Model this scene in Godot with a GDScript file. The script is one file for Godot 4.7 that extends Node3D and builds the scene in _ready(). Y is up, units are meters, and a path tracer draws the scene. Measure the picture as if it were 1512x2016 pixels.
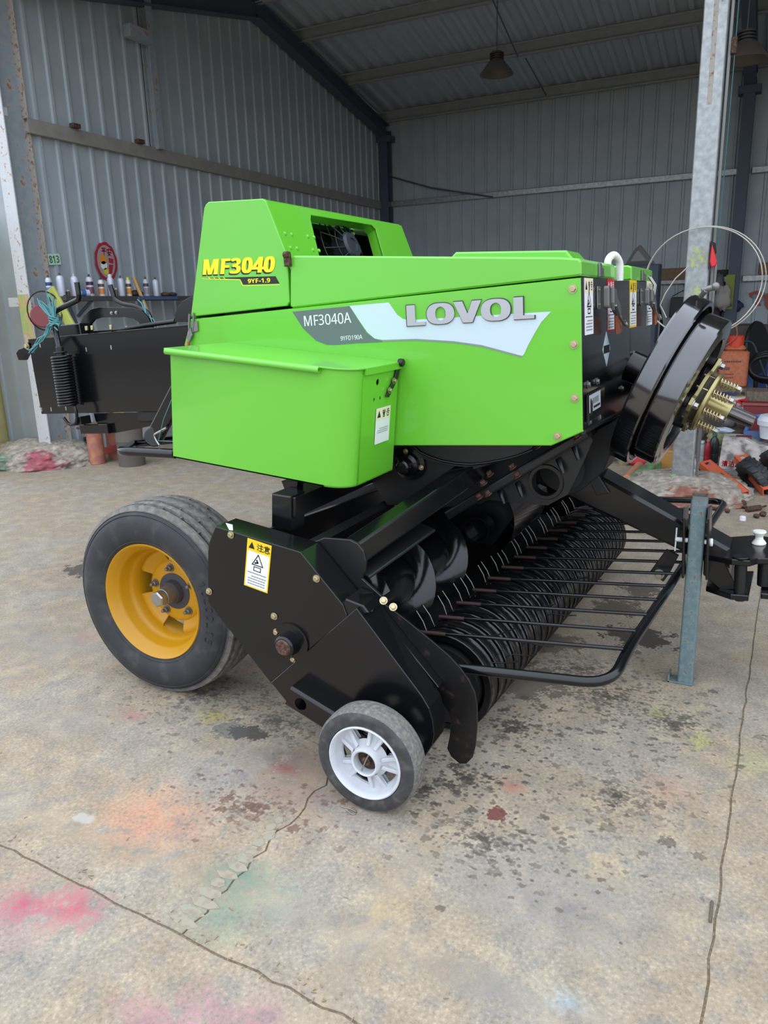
extends Node3D
# A green and black square baler standing on a concrete yard before an open steel shed under an overcast sky.


# Collects shapes for one mesh. Faces are given counter-clockwise as seen from outside.
class MB:
	var st := SurfaceTool.new()
	var g := 1
	var n := 0

	func _init():
		st.begin(Mesh.PRIMITIVE_TRIANGLES)

	func tri(a: Vector3, b: Vector3, c: Vector3):
		st.add_vertex(a)
		st.add_vertex(c)
		st.add_vertex(b)
		n += 1

	func quad(a, b, c, d):
		tri(a, b, c)
		tri(a, c, d)

	func flat():
		st.set_smooth_group(-1)

	func smooth():
		g += 1
		st.set_smooth_group(g)

	static func ccw(p: Array) -> Array:
		var a := 0.0
		for i in p.size():
			var q: Vector2 = p[(i + 1) % p.size()]
			a += p[i].x * q.y - q.x * p[i].y
		if a < 0:
			p = p.duplicate()
			p.reverse()
		return p

	static func inset(p: Array, d: float) -> Array:
		var o := []
		var k := p.size()
		for i in k:
			var e1: Vector2 = (p[i] - p[(i + k - 1) % k]).normalized()
			var e2: Vector2 = (p[(i + 1) % k] - p[i]).normalized()
			var n1 := Vector2(-e1.y, e1.x)
			var n2 := Vector2(-e2.y, e2.x)
			o.append(p[i] + (n1 + n2) / maxf(1.0 + n1.dot(n2), 0.35) * d)
		return o

	# A polygon in x and y pushed out from z0 to z1, its rims chamfered by bev.
	func prism(poly: Array, z0: float, z1: float, bev := 0.0, t := Transform3D.IDENTITY, round_sides := false):
		var p := ccw(poly)
		var k := p.size()
		var q := inset(p, bev) if bev > 0 else p
		var idx := Geometry2D.triangulate_polygon(PackedVector2Array(q))
		flat()
		for i in range(0, idx.size(), 3):
			var a: Vector2 = q[idx[i]]
			var b: Vector2 = q[idx[i + 1]]
			var c: Vector2 = q[idx[i + 2]]
			if (b - a).cross(c - a) < 0:
				var w := b
				b = c
				c = w
			tri(t * Vector3(a.x, a.y, z1), t * Vector3(b.x, b.y, z1), t * Vector3(c.x, c.y, z1))
			tri(t * Vector3(a.x, a.y, z0), t * Vector3(c.x, c.y, z0), t * Vector3(b.x, b.y, z0))
		if round_sides:
			smooth()
		for i in k:
			var j := (i + 1) % k
			var a: Vector2 = p[i]
			var b: Vector2 = p[j]
			quad(t * Vector3(a.x, a.y, z0 + bev), t * Vector3(b.x, b.y, z0 + bev), t * Vector3(b.x, b.y, z1 - bev), t * Vector3(a.x, a.y, z1 - bev))
		if bev > 0:
			flat()
			for i in k:
				var j := (i + 1) % k
				var a: Vector2 = p[i]
				var b: Vector2 = p[j]
				var c: Vector2 = q[i]
				var d: Vector2 = q[j]
				quad(t * Vector3(a.x, a.y, z1 - bev), t * Vector3(b.x, b.y, z1 - bev), t * Vector3(d.x, d.y, z1), t * Vector3(c.x, c.y, z1))
				quad(t * Vector3(b.x, b.y, z0 + bev), t * Vector3(a.x, a.y, z0 + bev), t * Vector3(c.x, c.y, z0), t * Vector3(d.x, d.y, z0))

	# A plate with a hole: outer and inner outlines of the same number of points.
	func ring_plate(outer: Array, inner: Array, z0: float, z1: float, t := Transform3D.IDENTITY):
		var k := outer.size()
		flat()
		for i in k:
			var j := (i + 1) % k
			var a: Vector2 = outer[i]
			var b: Vector2 = outer[j]
			var c: Vector2 = inner[j]
			var d: Vector2 = inner[i]
			quad(t * Vector3(a.x, a.y, z1), t * Vector3(b.x, b.y, z1), t * Vector3(c.x, c.y, z1), t * Vector3(d.x, d.y, z1))
			quad(t * Vector3(b.x, b.y, z0), t * Vector3(a.x, a.y, z0), t * Vector3(d.x, d.y, z0), t * Vector3(c.x, c.y, z0))
			quad(t * Vector3(a.x, a.y, z0), t * Vector3(b.x, b.y, z0), t * Vector3(b.x, b.y, z1), t * Vector3(a.x, a.y, z1))
			quad(t * Vector3(c.x, c.y, z0), t * Vector3(d.x, d.y, z0), t * Vector3(d.x, d.y, z1), t * Vector3(c.x, c.y, z1))

	# A box with chamfered edges.
	func box(c: Vector3, s: Vector3, bev := 0.003, t := Transform3D.IDENTITY):
		var h := s / 2
		bev = minf(bev, minf(h.x, minf(h.y, h.z)) * 0.49)
		prism([Vector2(-h.x, -h.y), Vector2(h.x, -h.y), Vector2(h.x, h.y), Vector2(-h.x, h.y)], -h.z, h.z, bev, t * Transform3D(Basis.IDENTITY, c))

	# A box beam between two points; w across, h along the direction nearest to up.
	func beam(a: Vector3, b: Vector3, w: float, h: float, up := Vector3.UP, bev := 0.004):
		var z := (b - a).normalized()
		var x := up.cross(z).normalized()
		var y := z.cross(x)
		var r := minf(bev * 2.0, minf(w, h) * 0.45)
		prism(MB.rrect(w, h, r, 2), 0, a.distance_to(b), 0.0, Transform3D(Basis(x, y, z), a))

	static func rrect(w: float, h: float, r: float, k := 4) -> Array:
		var o := []
		for c in [[1, 1, 0.0], [-1, 1, 0.5], [-1, -1, 1.0], [1, -1, 1.5]]:
			for i in k + 1:
				var a: float = PI * (c[2] + 0.5 * i / k)
				o.append(Vector2(c[0] * (w / 2 - r) + r * cos(a), c[1] * (h / 2 - r) + r * sin(a)))
		return o

	static func ngon(r: float, k: int, a0 := 0.0, c := Vector2.ZERO) -> Array:
		var o := []
		for i in k:
			o.append(c + Vector2.from_angle(a0 + TAU * i / k) * r)
		return o

	static func frame(at: Vector3, z: Vector3, up := Vector3.UP) -> Transform3D:
		z = z.normalized()
		if absf(z.dot(up)) > 0.98:
			up = Vector3.RIGHT
		var x := up.cross(z).normalized()
		return Transform3D(Basis(x, z.cross(x), z), at)

	# Turns a profile of (radius, height) points round the z axis of t.
	func lathe(prof: Array, segs: int, t := Transform3D.IDENTITY, a0 := 0.0, a1 := TAU, sharp := 0.5):
		smooth()
		for i in prof.size() - 1:
			if i > 0:
				var d1: Vector2 = (prof[i] - prof[i - 1]).normalized()
				var d2: Vector2 = (prof[i + 1] - prof[i]).normalized()
				if absf(d1.angle_to(d2)) > sharp:
					smooth()
			for j in segs:
				var u := a0 + (a1 - a0) * j / segs
				var v := a0 + (a1 - a0) * (j + 1) / segs
				var p: Vector2 = prof[i]
				var q: Vector2 = prof[i + 1]
				var a := t * Vector3(p.x * cos(u), p.x * sin(u), p.y)
				var b := t * Vector3(p.x * cos(v), p.x * sin(v), p.y)
				var c := t * Vector3(q.x * cos(v), q.x * sin(v), q.y)
				var d := t * Vector3(q.x * cos(u), q.x * sin(u), q.y)
				if p.x > 1e-5:
					tri(a, b, c)
				if q.x > 1e-5:
					tri(a, c, d)

	func cyl(a: Vector3, b: Vector3, r: float, segs := 16, bev := 0.0):
		var h := a.distance_to(b)
		var t := MB.frame(a, b - a)
		if bev > 0:
			lathe([Vector2(0, 0), Vector2(r - bev, 0), Vector2(r, bev), Vector2(r, h - bev), Vector2(r - bev, h), Vector2(0, h)], segs, t)
		else:
			lathe([Vector2(0, 0), Vector2(r, 0), Vector2(r, h), Vector2(0, h)], segs, t)

	func tube(path: Array, r, segs := 10, closed := false):
		var k := path.size()
		var rings := []
		var up := Vector3.UP
		for i in k:
			var d: Vector3
			if closed:
				d = path[(i + 1) % k] - path[(i + k - 1) % k]
			else:
				d = path[mini(i + 1, k - 1)] - path[maxi(i - 1, 0)]
			d = d.normalized()
			if i == 0:
				if absf(d.dot(up)) > 0.9:
					up = Vector3.RIGHT
			var x := up.cross(d).normalized()
			up = d.cross(x)
			var rr: float = r[i] if r is Array else r
			var ring := []
			for j in segs:
				var a := TAU * j / segs
				ring.append(path[i] + (x * cos(a) + up * sin(a)) * rr)
			rings.append(ring)
		smooth()
		for i in (k if closed else k - 1):
			var p: Array = rings[i]
			var q: Array = rings[(i + 1) % k]
			for j in segs:
				var m := (j + 1) % segs
				quad(p[j], p[m], q[m], q[j])
		if not closed:
			flat()
			for j in range(1, segs - 1):
				tri(rings[0][0], rings[0][j + 1], rings[0][j])
				tri(rings[-1][0], rings[-1][j], rings[-1][j + 1])

	# A hexagon bolt head with its washer, standing out along dir.
	func bolt(at: Vector3, dir: Vector3, r := 0.009, h := 0.008):
		var t := MB.frame(at, dir)
		lathe([Vector2(r * 1.45, 0), Vector2(r * 1.45, h * 0.25), Vector2(0, h * 0.25)], 14, t)
		prism(MB.ngon(r, 6), h * 0.25, h * 1.25, r * 0.12, t)

	func lump(at: Vector3, s: Vector3, seed_: int, rough := 0.25, segs := 10, t := Transform3D.IDENTITY):
		var f := FastNoiseLite.new()
		f.seed = seed_
		f.frequency = 0.9
		smooth()
		var pt := func(i: int, j: int) -> Vector3:
			var th := PI * i / segs
			var ph := TAU * (j % (segs * 2)) / (segs * 2)
			var d := Vector3(sin(th) * cos(ph), cos(th), sin(th) * sin(ph))
			return t * (at + d * s * (1.0 + rough * f.get_noise_3dv(d * 1.6)))
		for i in segs:
			for j in segs * 2:
				var a: Vector3 = pt.call(i, j)
				var b: Vector3 = pt.call(i, j + 1)
				var c: Vector3 = pt.call(i + 1, j + 1)
				var d: Vector3 = pt.call(i + 1, j)
				if i > 0:
					tri(a, b, c)
				if i < segs - 1:
					tri(a, c, d)

	# Lettering: fitted into a box w by h whose lower left corner is the origin of t; slant leans it over.
	func letters(s: String, w: float, h: float, t: Transform3D, bold := true, depth := 0.001, slant := 0.0, face := "Droid Sans"):
		var f := SystemFont.new()
		f.font_names = PackedStringArray([face])
		f.font_weight = 700 if bold else 400
		var m := TextMesh.new()
		m.font = f
		m.text = s
		m.font_size = 48
		m.pixel_size = 0.01
		m.depth = 0.1
		m.curve_step = 1.0
		var arr := m.get_mesh_arrays()
		var v: PackedVector3Array = arr[Mesh.ARRAY_VERTEX]
		var ix: PackedInt32Array = arr[Mesh.ARRAY_INDEX]
		if v.is_empty():
			return
		var lo := v[0]
		var hi := v[0]
		for p in v:
			lo = lo.min(p)
			hi = hi.max(p)
		flat()
		var fit := func(p: Vector3) -> Vector3:
			var q := (p - lo) / (hi - lo).max(Vector3.ONE * 1e-6)
			return t * Vector3(q.x * w + slant * q.y * h, q.y * h, q.z * depth)
		if ix.is_empty():
			for i in range(0, v.size(), 3):
				tri(fit.call(v[i]), fit.call(v[i + 2]), fit.call(v[i + 1]))
		else:
			for i in range(0, ix.size(), 3):
				tri(fit.call(v[ix[i]]), fit.call(v[ix[i + 2]]), fit.call(v[ix[i + 1]]))

	# Brush strokes given as polylines in a unit square, drawn as flat bars.
	func strokes(lines: Array, w: float, h: float, t: Transform3D, thick := 0.09, depth := 0.0008):
		for l in lines:
			for i in range(0, l.size() - 2, 2):
				var a := Vector2(l[i] * w, l[i + 1] * h)
				var b := Vector2(l[i + 2] * w, l[i + 3] * h)
				var d := (b - a).normalized() * thick * w * 0.5
				var m := Vector2(-d.y, d.x)
				prism([a - d - m, b + d - m, b + d + m, a - d + m], 0, depth, 0, t)


static func fillet(p: Array, r: float, k := 6) -> Array:
	var o := [p[0]]
	for i in range(1, p.size() - 1):
		var a: Vector3 = p[i - 1]
		var b: Vector3 = p[i]
		var c: Vector3 = p[i + 1]
		var d: float = minf(r, minf(a.distance_to(b), b.distance_to(c)) * 0.49)
		var s := b + (a - b).normalized() * d
		var e := b + (c - b).normalized() * d
		for j in k + 1:
			var u := float(j) / k
			o.append(s.lerp(b, u).lerp(b.lerp(e, u), u))
	o.append(p[-1])
	return o


static func helix(a: Vector3, b: Vector3, r: float, turns: float, per := 14) -> Array:
	var t := MB.frame(a, b - a)
	var h := a.distance_to(b)
	var o := []
	var k := int(turns * per)
	for i in k + 1:
		var u := TAU * turns * i / k
		o.append(t * Vector3(r * cos(u), r * sin(u), h * i / k))
	return o


var used := {}
var M := {}


func numbered(n: String) -> String:
	if not used.has(n):
		used[n] = 0
		return n
	used[n] += 1
	return "%s_%03d" % [n, used[n]]


func put(mb: MB, called: String, m: Material, parent: Node = null, label := "") -> MeshInstance3D:
	mb.st.generate_normals()
	var o := MeshInstance3D.new()
	o.mesh = mb.st.commit()
	o.material_override = null
	o.mesh.surface_set_material(0, m)
	if parent == null:
		o.name = numbered(called)
		add_child(o)
	else:
		o.name = called
		parent.add_child(o, true)
	if label != "":
		o.set_meta("label", label)
	return o


func tag(o: Node, label: String, category: String, group := "") -> Node:
	o.set_meta("label", label)
	o.set_meta("category", category)
	if group != "":
		o.set_meta("group", group)
	return o


func thing(called: String, label: String, category: String, at := Vector3.ZERO, basis_ := Basis.IDENTITY, group := "") -> Node3D:
	var o := Node3D.new()
	o.name = numbered(called)
	add_child(o)
	o.transform = Transform3D(basis_, at)
	tag(o, label, category, group)
	return o


func structure(o: Node) -> Node:
	o.set_meta("kind", "structure")
	return o


func mat(c: Color, rough := 0.5, metal := 0.0, coat := 0.0) -> StandardMaterial3D:
	var m := StandardMaterial3D.new()
	m.albedo_color = c
	m.roughness = rough
	m.metallic = metal
	if coat > 0:
		m.clearcoat_enabled = true
		m.clearcoat = coat
		m.clearcoat_roughness = 0.06
	return m


func noise_tex(stops: Array, freq: float, seed_: int, size := 512, oct := 4, kind := FastNoiseLite.TYPE_SIMPLEX_SMOOTH) -> NoiseTexture2D:
	var f := FastNoiseLite.new()
	f.noise_type = kind
	f.frequency = freq
	f.seed = seed_
	f.fractal_octaves = oct
	var g := Gradient.new()
	g.offsets = PackedFloat32Array(stops.map(func(s): return s[0]))
	g.colors = PackedColorArray(stops.map(func(s): return s[1]))
	var t := NoiseTexture2D.new()
	t.width = size
	t.height = size
	t.seamless = true
	t.noise = f
	t.color_ramp = g
	return t


func worn(m: StandardMaterial3D, stops: Array, freq: float, seed_: int, scale_ := 1.0, world := false, oct := 4) -> StandardMaterial3D:
	m.albedo_color = Color.WHITE
	m.albedo_texture = noise_tex(stops, freq, seed_, 512, oct)
	m.uv1_triplanar = true
	m.uv1_world_triplanar = world
	m.uv1_scale = Vector3.ONE * scale_
	return m


func C(r: float, g: float, b: float) -> Color:
	return Color(r / 255.0, g / 255.0, b / 255.0)


func _ready():
	var cam := Camera3D.new()
	cam.name = "camera"
	cam.position = Vector3(0, 1.45, 0)
	cam.basis = Basis(Vector3.UP, deg_to_rad(26.84)) * Basis(Vector3.RIGHT, deg_to_rad(-15.0)) * Basis(Vector3.BACK, deg_to_rad(-1.7))
	cam.fov = 67.63
	cam.near = 0.05
	cam.far = 200.0
	add_child(cam)
	cam.current = true
	var sky := ProceduralSkyMaterial.new()
	sky.sky_top_color = Color(0.86, 0.9, 0.96)
	sky.sky_horizon_color = Color(0.74, 0.775, 0.82)
	sky.sky_curve = 0.35
	sky.ground_horizon_color = Color(0.35, 0.335, 0.315)
	sky.ground_bottom_color = Color(0.3, 0.285, 0.265)
	sky.sun_angle_max = 0.0
	var env := Environment.new()
	env.background_mode = Environment.BG_SKY
	env.sky = Sky.new()
	env.sky.sky_material = sky
	env.background_energy_multiplier = 1.0
	env.tonemap_mode = Environment.TONE_MAPPER_LINEAR
	env.tonemap_exposure = 3.0
	env.sdfgi_enabled = true
	env.ssao_enabled = true
	env.ssil_enabled = true
	var we := WorldEnvironment.new()
	we.name = "environment"
	we.environment = env
	add_child(we)
	materials()
	build_floor()
	build_shed()
	build_baler()
	build_left_side()
	build_right_side()
	build_yard()


func materials():
	M.green = mat(C(103, 190, 48), 0.34, 0.0, 0.5)
	M.black = mat(C(15, 15, 17), 0.17)
	M.satin = mat(C(19, 19, 20), 0.36)
	M.under = mat(C(19, 19, 20), 0.5)
	M.gloss = mat(C(14, 14, 17), 0.14, 0.0, 1.0)
	M.gloss.metallic_specular = 1.0
	M.scratched = worn(mat(Color.WHITE, 0.3), [[0.0, C(15, 15, 16)], [0.66, C(20, 19, 19)], [0.8, C(34, 29, 26)], [0.9, C(62, 46, 38)]], 0.018, 4, 1.6)
	M.rubber = worn(mat(Color.WHITE, 0.7), [[0.0, C(38, 39, 42)], [0.6, C(47, 48, 51)], [0.85, C(70, 69, 66)]], 0.012, 7, 1.3)
	M.tread = worn(mat(Color.WHITE, 0.85), [[0.2, C(92, 90, 86)], [0.5, C(112, 108, 102)], [0.8, C(134, 129, 120)]], 0.03, 17, 2.0, false, 5)
	M.grey_tread = worn(mat(Color.WHITE, 0.8), [[0.2, C(88, 88, 87)], [0.45, C(104, 103, 100)], [0.62, C(118, 113, 104)], [0.8, C(138, 130, 116)]], 0.03, 21, 4.0, false, 5)
	M.rubber_dark = worn(mat(Color.WHITE, 0.6), [[0.2, C(50, 50, 52)], [0.6, C(62, 62, 63)], [0.85, C(84, 82, 79)]], 0.02, 9, 2.0)
	M.yellow = mat(C(192, 138, 8), 0.4)
	M.white_paint = worn(mat(Color.WHITE, 0.45), [[0.0, C(176, 178, 184)], [0.35, C(198, 200, 204)], [1.0, C(206, 208, 212)]], 0.01, 5, 3.0)
	M.steel = mat(C(170, 168, 160), 0.32, 0.9)
	M.zinc = mat(C(190, 176, 140), 0.34, 0.85)
	M.brass = mat(C(172, 160, 112), 0.36, 0.85)
	M.grey_steel = mat(C(128, 128, 125), 0.42, 0.7)
	M.rusty = worn(mat(Color.WHITE, 0.75, 0.2), [[0.2, C(52, 38, 32)], [0.5, C(82, 57, 44)], [0.75, C(110, 80, 64)]], 0.02, 31, 6.0)
	M.copper = mat(C(190, 120, 90), 0.4, 0.6)
	M.decal_grey = mat(C(96, 108, 108), 0.35)
	M.decal_pale = mat(C(196, 212, 220), 0.35)
	M.decal_edge = mat(C(128, 138, 138), 0.35)
	M.badge = mat(C(186, 186, 190), 0.3, 0.6)
	M.badge_edge = mat(C(52, 54, 58), 0.4)
	M.ink_white = mat(C(232, 236, 238), 0.5)
	M.ink_black = mat(C(22, 22, 22), 0.5)
	M.ink_grey = mat(C(140, 142, 146), 0.6)
	M.ink_yellow = mat(C(246, 226, 20), 0.45)
	M.ink_red = mat(C(190, 26, 32), 0.45)
	M.paper = mat(C(232, 234, 236), 0.5)
	M.cream = mat(C(236, 228, 196), 0.5)
	M.sticker_yellow = mat(C(240, 200, 24), 0.45)
	M.twine = mat(C(88, 146, 150), 0.75)
	M.stand = worn(mat(Color.WHITE, 0.5), [[0.0, C(92, 112, 116)], [0.55, C(104, 123, 126)], [0.72, C(118, 134, 134)], [0.84, C(112, 92, 74)]], 0.02, 41, 3.0)
	M.rope = worn(mat(Color.WHITE, 0.7), [[0.0, C(222, 220, 206)], [0.8, C(238, 237, 228)], [1.0, C(200, 190, 160)]], 0.03, 3, 8.0)
	M.screen = mat(C(132, 138, 136), 0.25)
	M.plastic_grey = mat(C(170, 174, 182), 0.4)
	# shed
	M.sheet = worn(mat(Color.WHITE, 0.5), [[0.0, C(158, 167, 173)], [0.5, C(165, 173, 178)], [1.0, C(171, 178, 182)]], 0.01, 51, 0.5, true)
	M.roof = worn(mat(Color.WHITE, 0.5), [[0.0, C(160, 171, 177)], [1.0, C(170, 180, 185)]], 0.01, 52, 0.5, true)
	M.purlin = worn(mat(Color.WHITE, 0.6), [[0.0, C(134, 130, 126)], [0.6, C(144, 140, 134)], [1.0, C(152, 147, 140)]], 0.01, 53, 1.0, true)
	M.purlin_grey = worn(mat(Color.WHITE, 0.55), [[0.0, C(138, 142, 143)], [1.0, C(152, 155, 155)]], 0.01, 54, 1.0, true)
	M.dark_beam = mat(C(74, 83, 99), 0.55)
	M.galv = worn(mat(Color.WHITE, 0.38, 0.55), [[0.0, C(140, 144, 146)], [0.5, C(160, 163, 163)], [1.0, C(184, 185, 182)]], 0.03, 55, 1.0, true)
	M.col_grey = worn(mat(Color.WHITE, 0.5), [[0.0, C(138, 148, 156)], [0.65, C(150, 159, 165)], [0.78, C(164, 158, 150)], [0.9, C(150, 112, 84)]], 0.012, 56, 1.2, true)
	M.col_rust = worn(mat(Color.WHITE, 0.65), [[0.0, C(160, 157, 150)], [0.55, C(168, 162, 153)], [0.7, C(158, 136, 118)], [0.86, C(132, 94, 70)]], 0.03, 57, 1.0, true)
	M.col_white = worn(mat(Color.WHITE, 0.55), [[0.0, C(196, 199, 204)], [0.66, C(204, 206, 209)], [0.78, C(192, 182, 168)], [0.92, C(160, 124, 98)]], 0.03, 58, 1.0, true)
	M.mound = worn(mat(Color.WHITE, 0.9), [[0.1, C(122, 112, 100)], [0.4, C(150, 140, 126)], [0.66, C(168, 158, 144)], [0.85, C(196, 188, 176)]], 0.025, 59, 0.9, true, 5)
	M.mound.vertex_color_use_as_albedo = true
	M.yellow_sheet = worn(mat(Color.WHITE, 0.55), [[0.0, C(206, 190, 128)], [0.5, C(222, 206, 142)], [0.8, C(214, 200, 150)], [1.0, C(190, 172, 118)]], 0.012, 60, 0.7, true)
	M.cardboard = worn(mat(Color.WHITE, 0.85), [[0.0, C(120, 96, 72)], [1.0, C(138, 112, 86)]], 0.02, 61, 2.0)
	M.grime_card = worn(mat(Color.WHITE, 0.8), [[0.2, C(120, 116, 112)], [0.45, C(186, 178, 170)], [0.7, C(208, 200, 192)]], 0.008, 62, 1.6)
	M.wood = worn(mat(Color.WHITE, 0.8), [[0.0, C(92, 78, 66)], [0.5, C(118, 102, 88)], [1.0, C(136, 120, 104)]], 0.02, 63, 3.0)
	M.bamboo = worn(mat(Color.WHITE, 0.55), [[0.0, C(168, 132, 78)], [1.0, C(196, 160, 104)]], 0.02, 64, 3.0)


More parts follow.
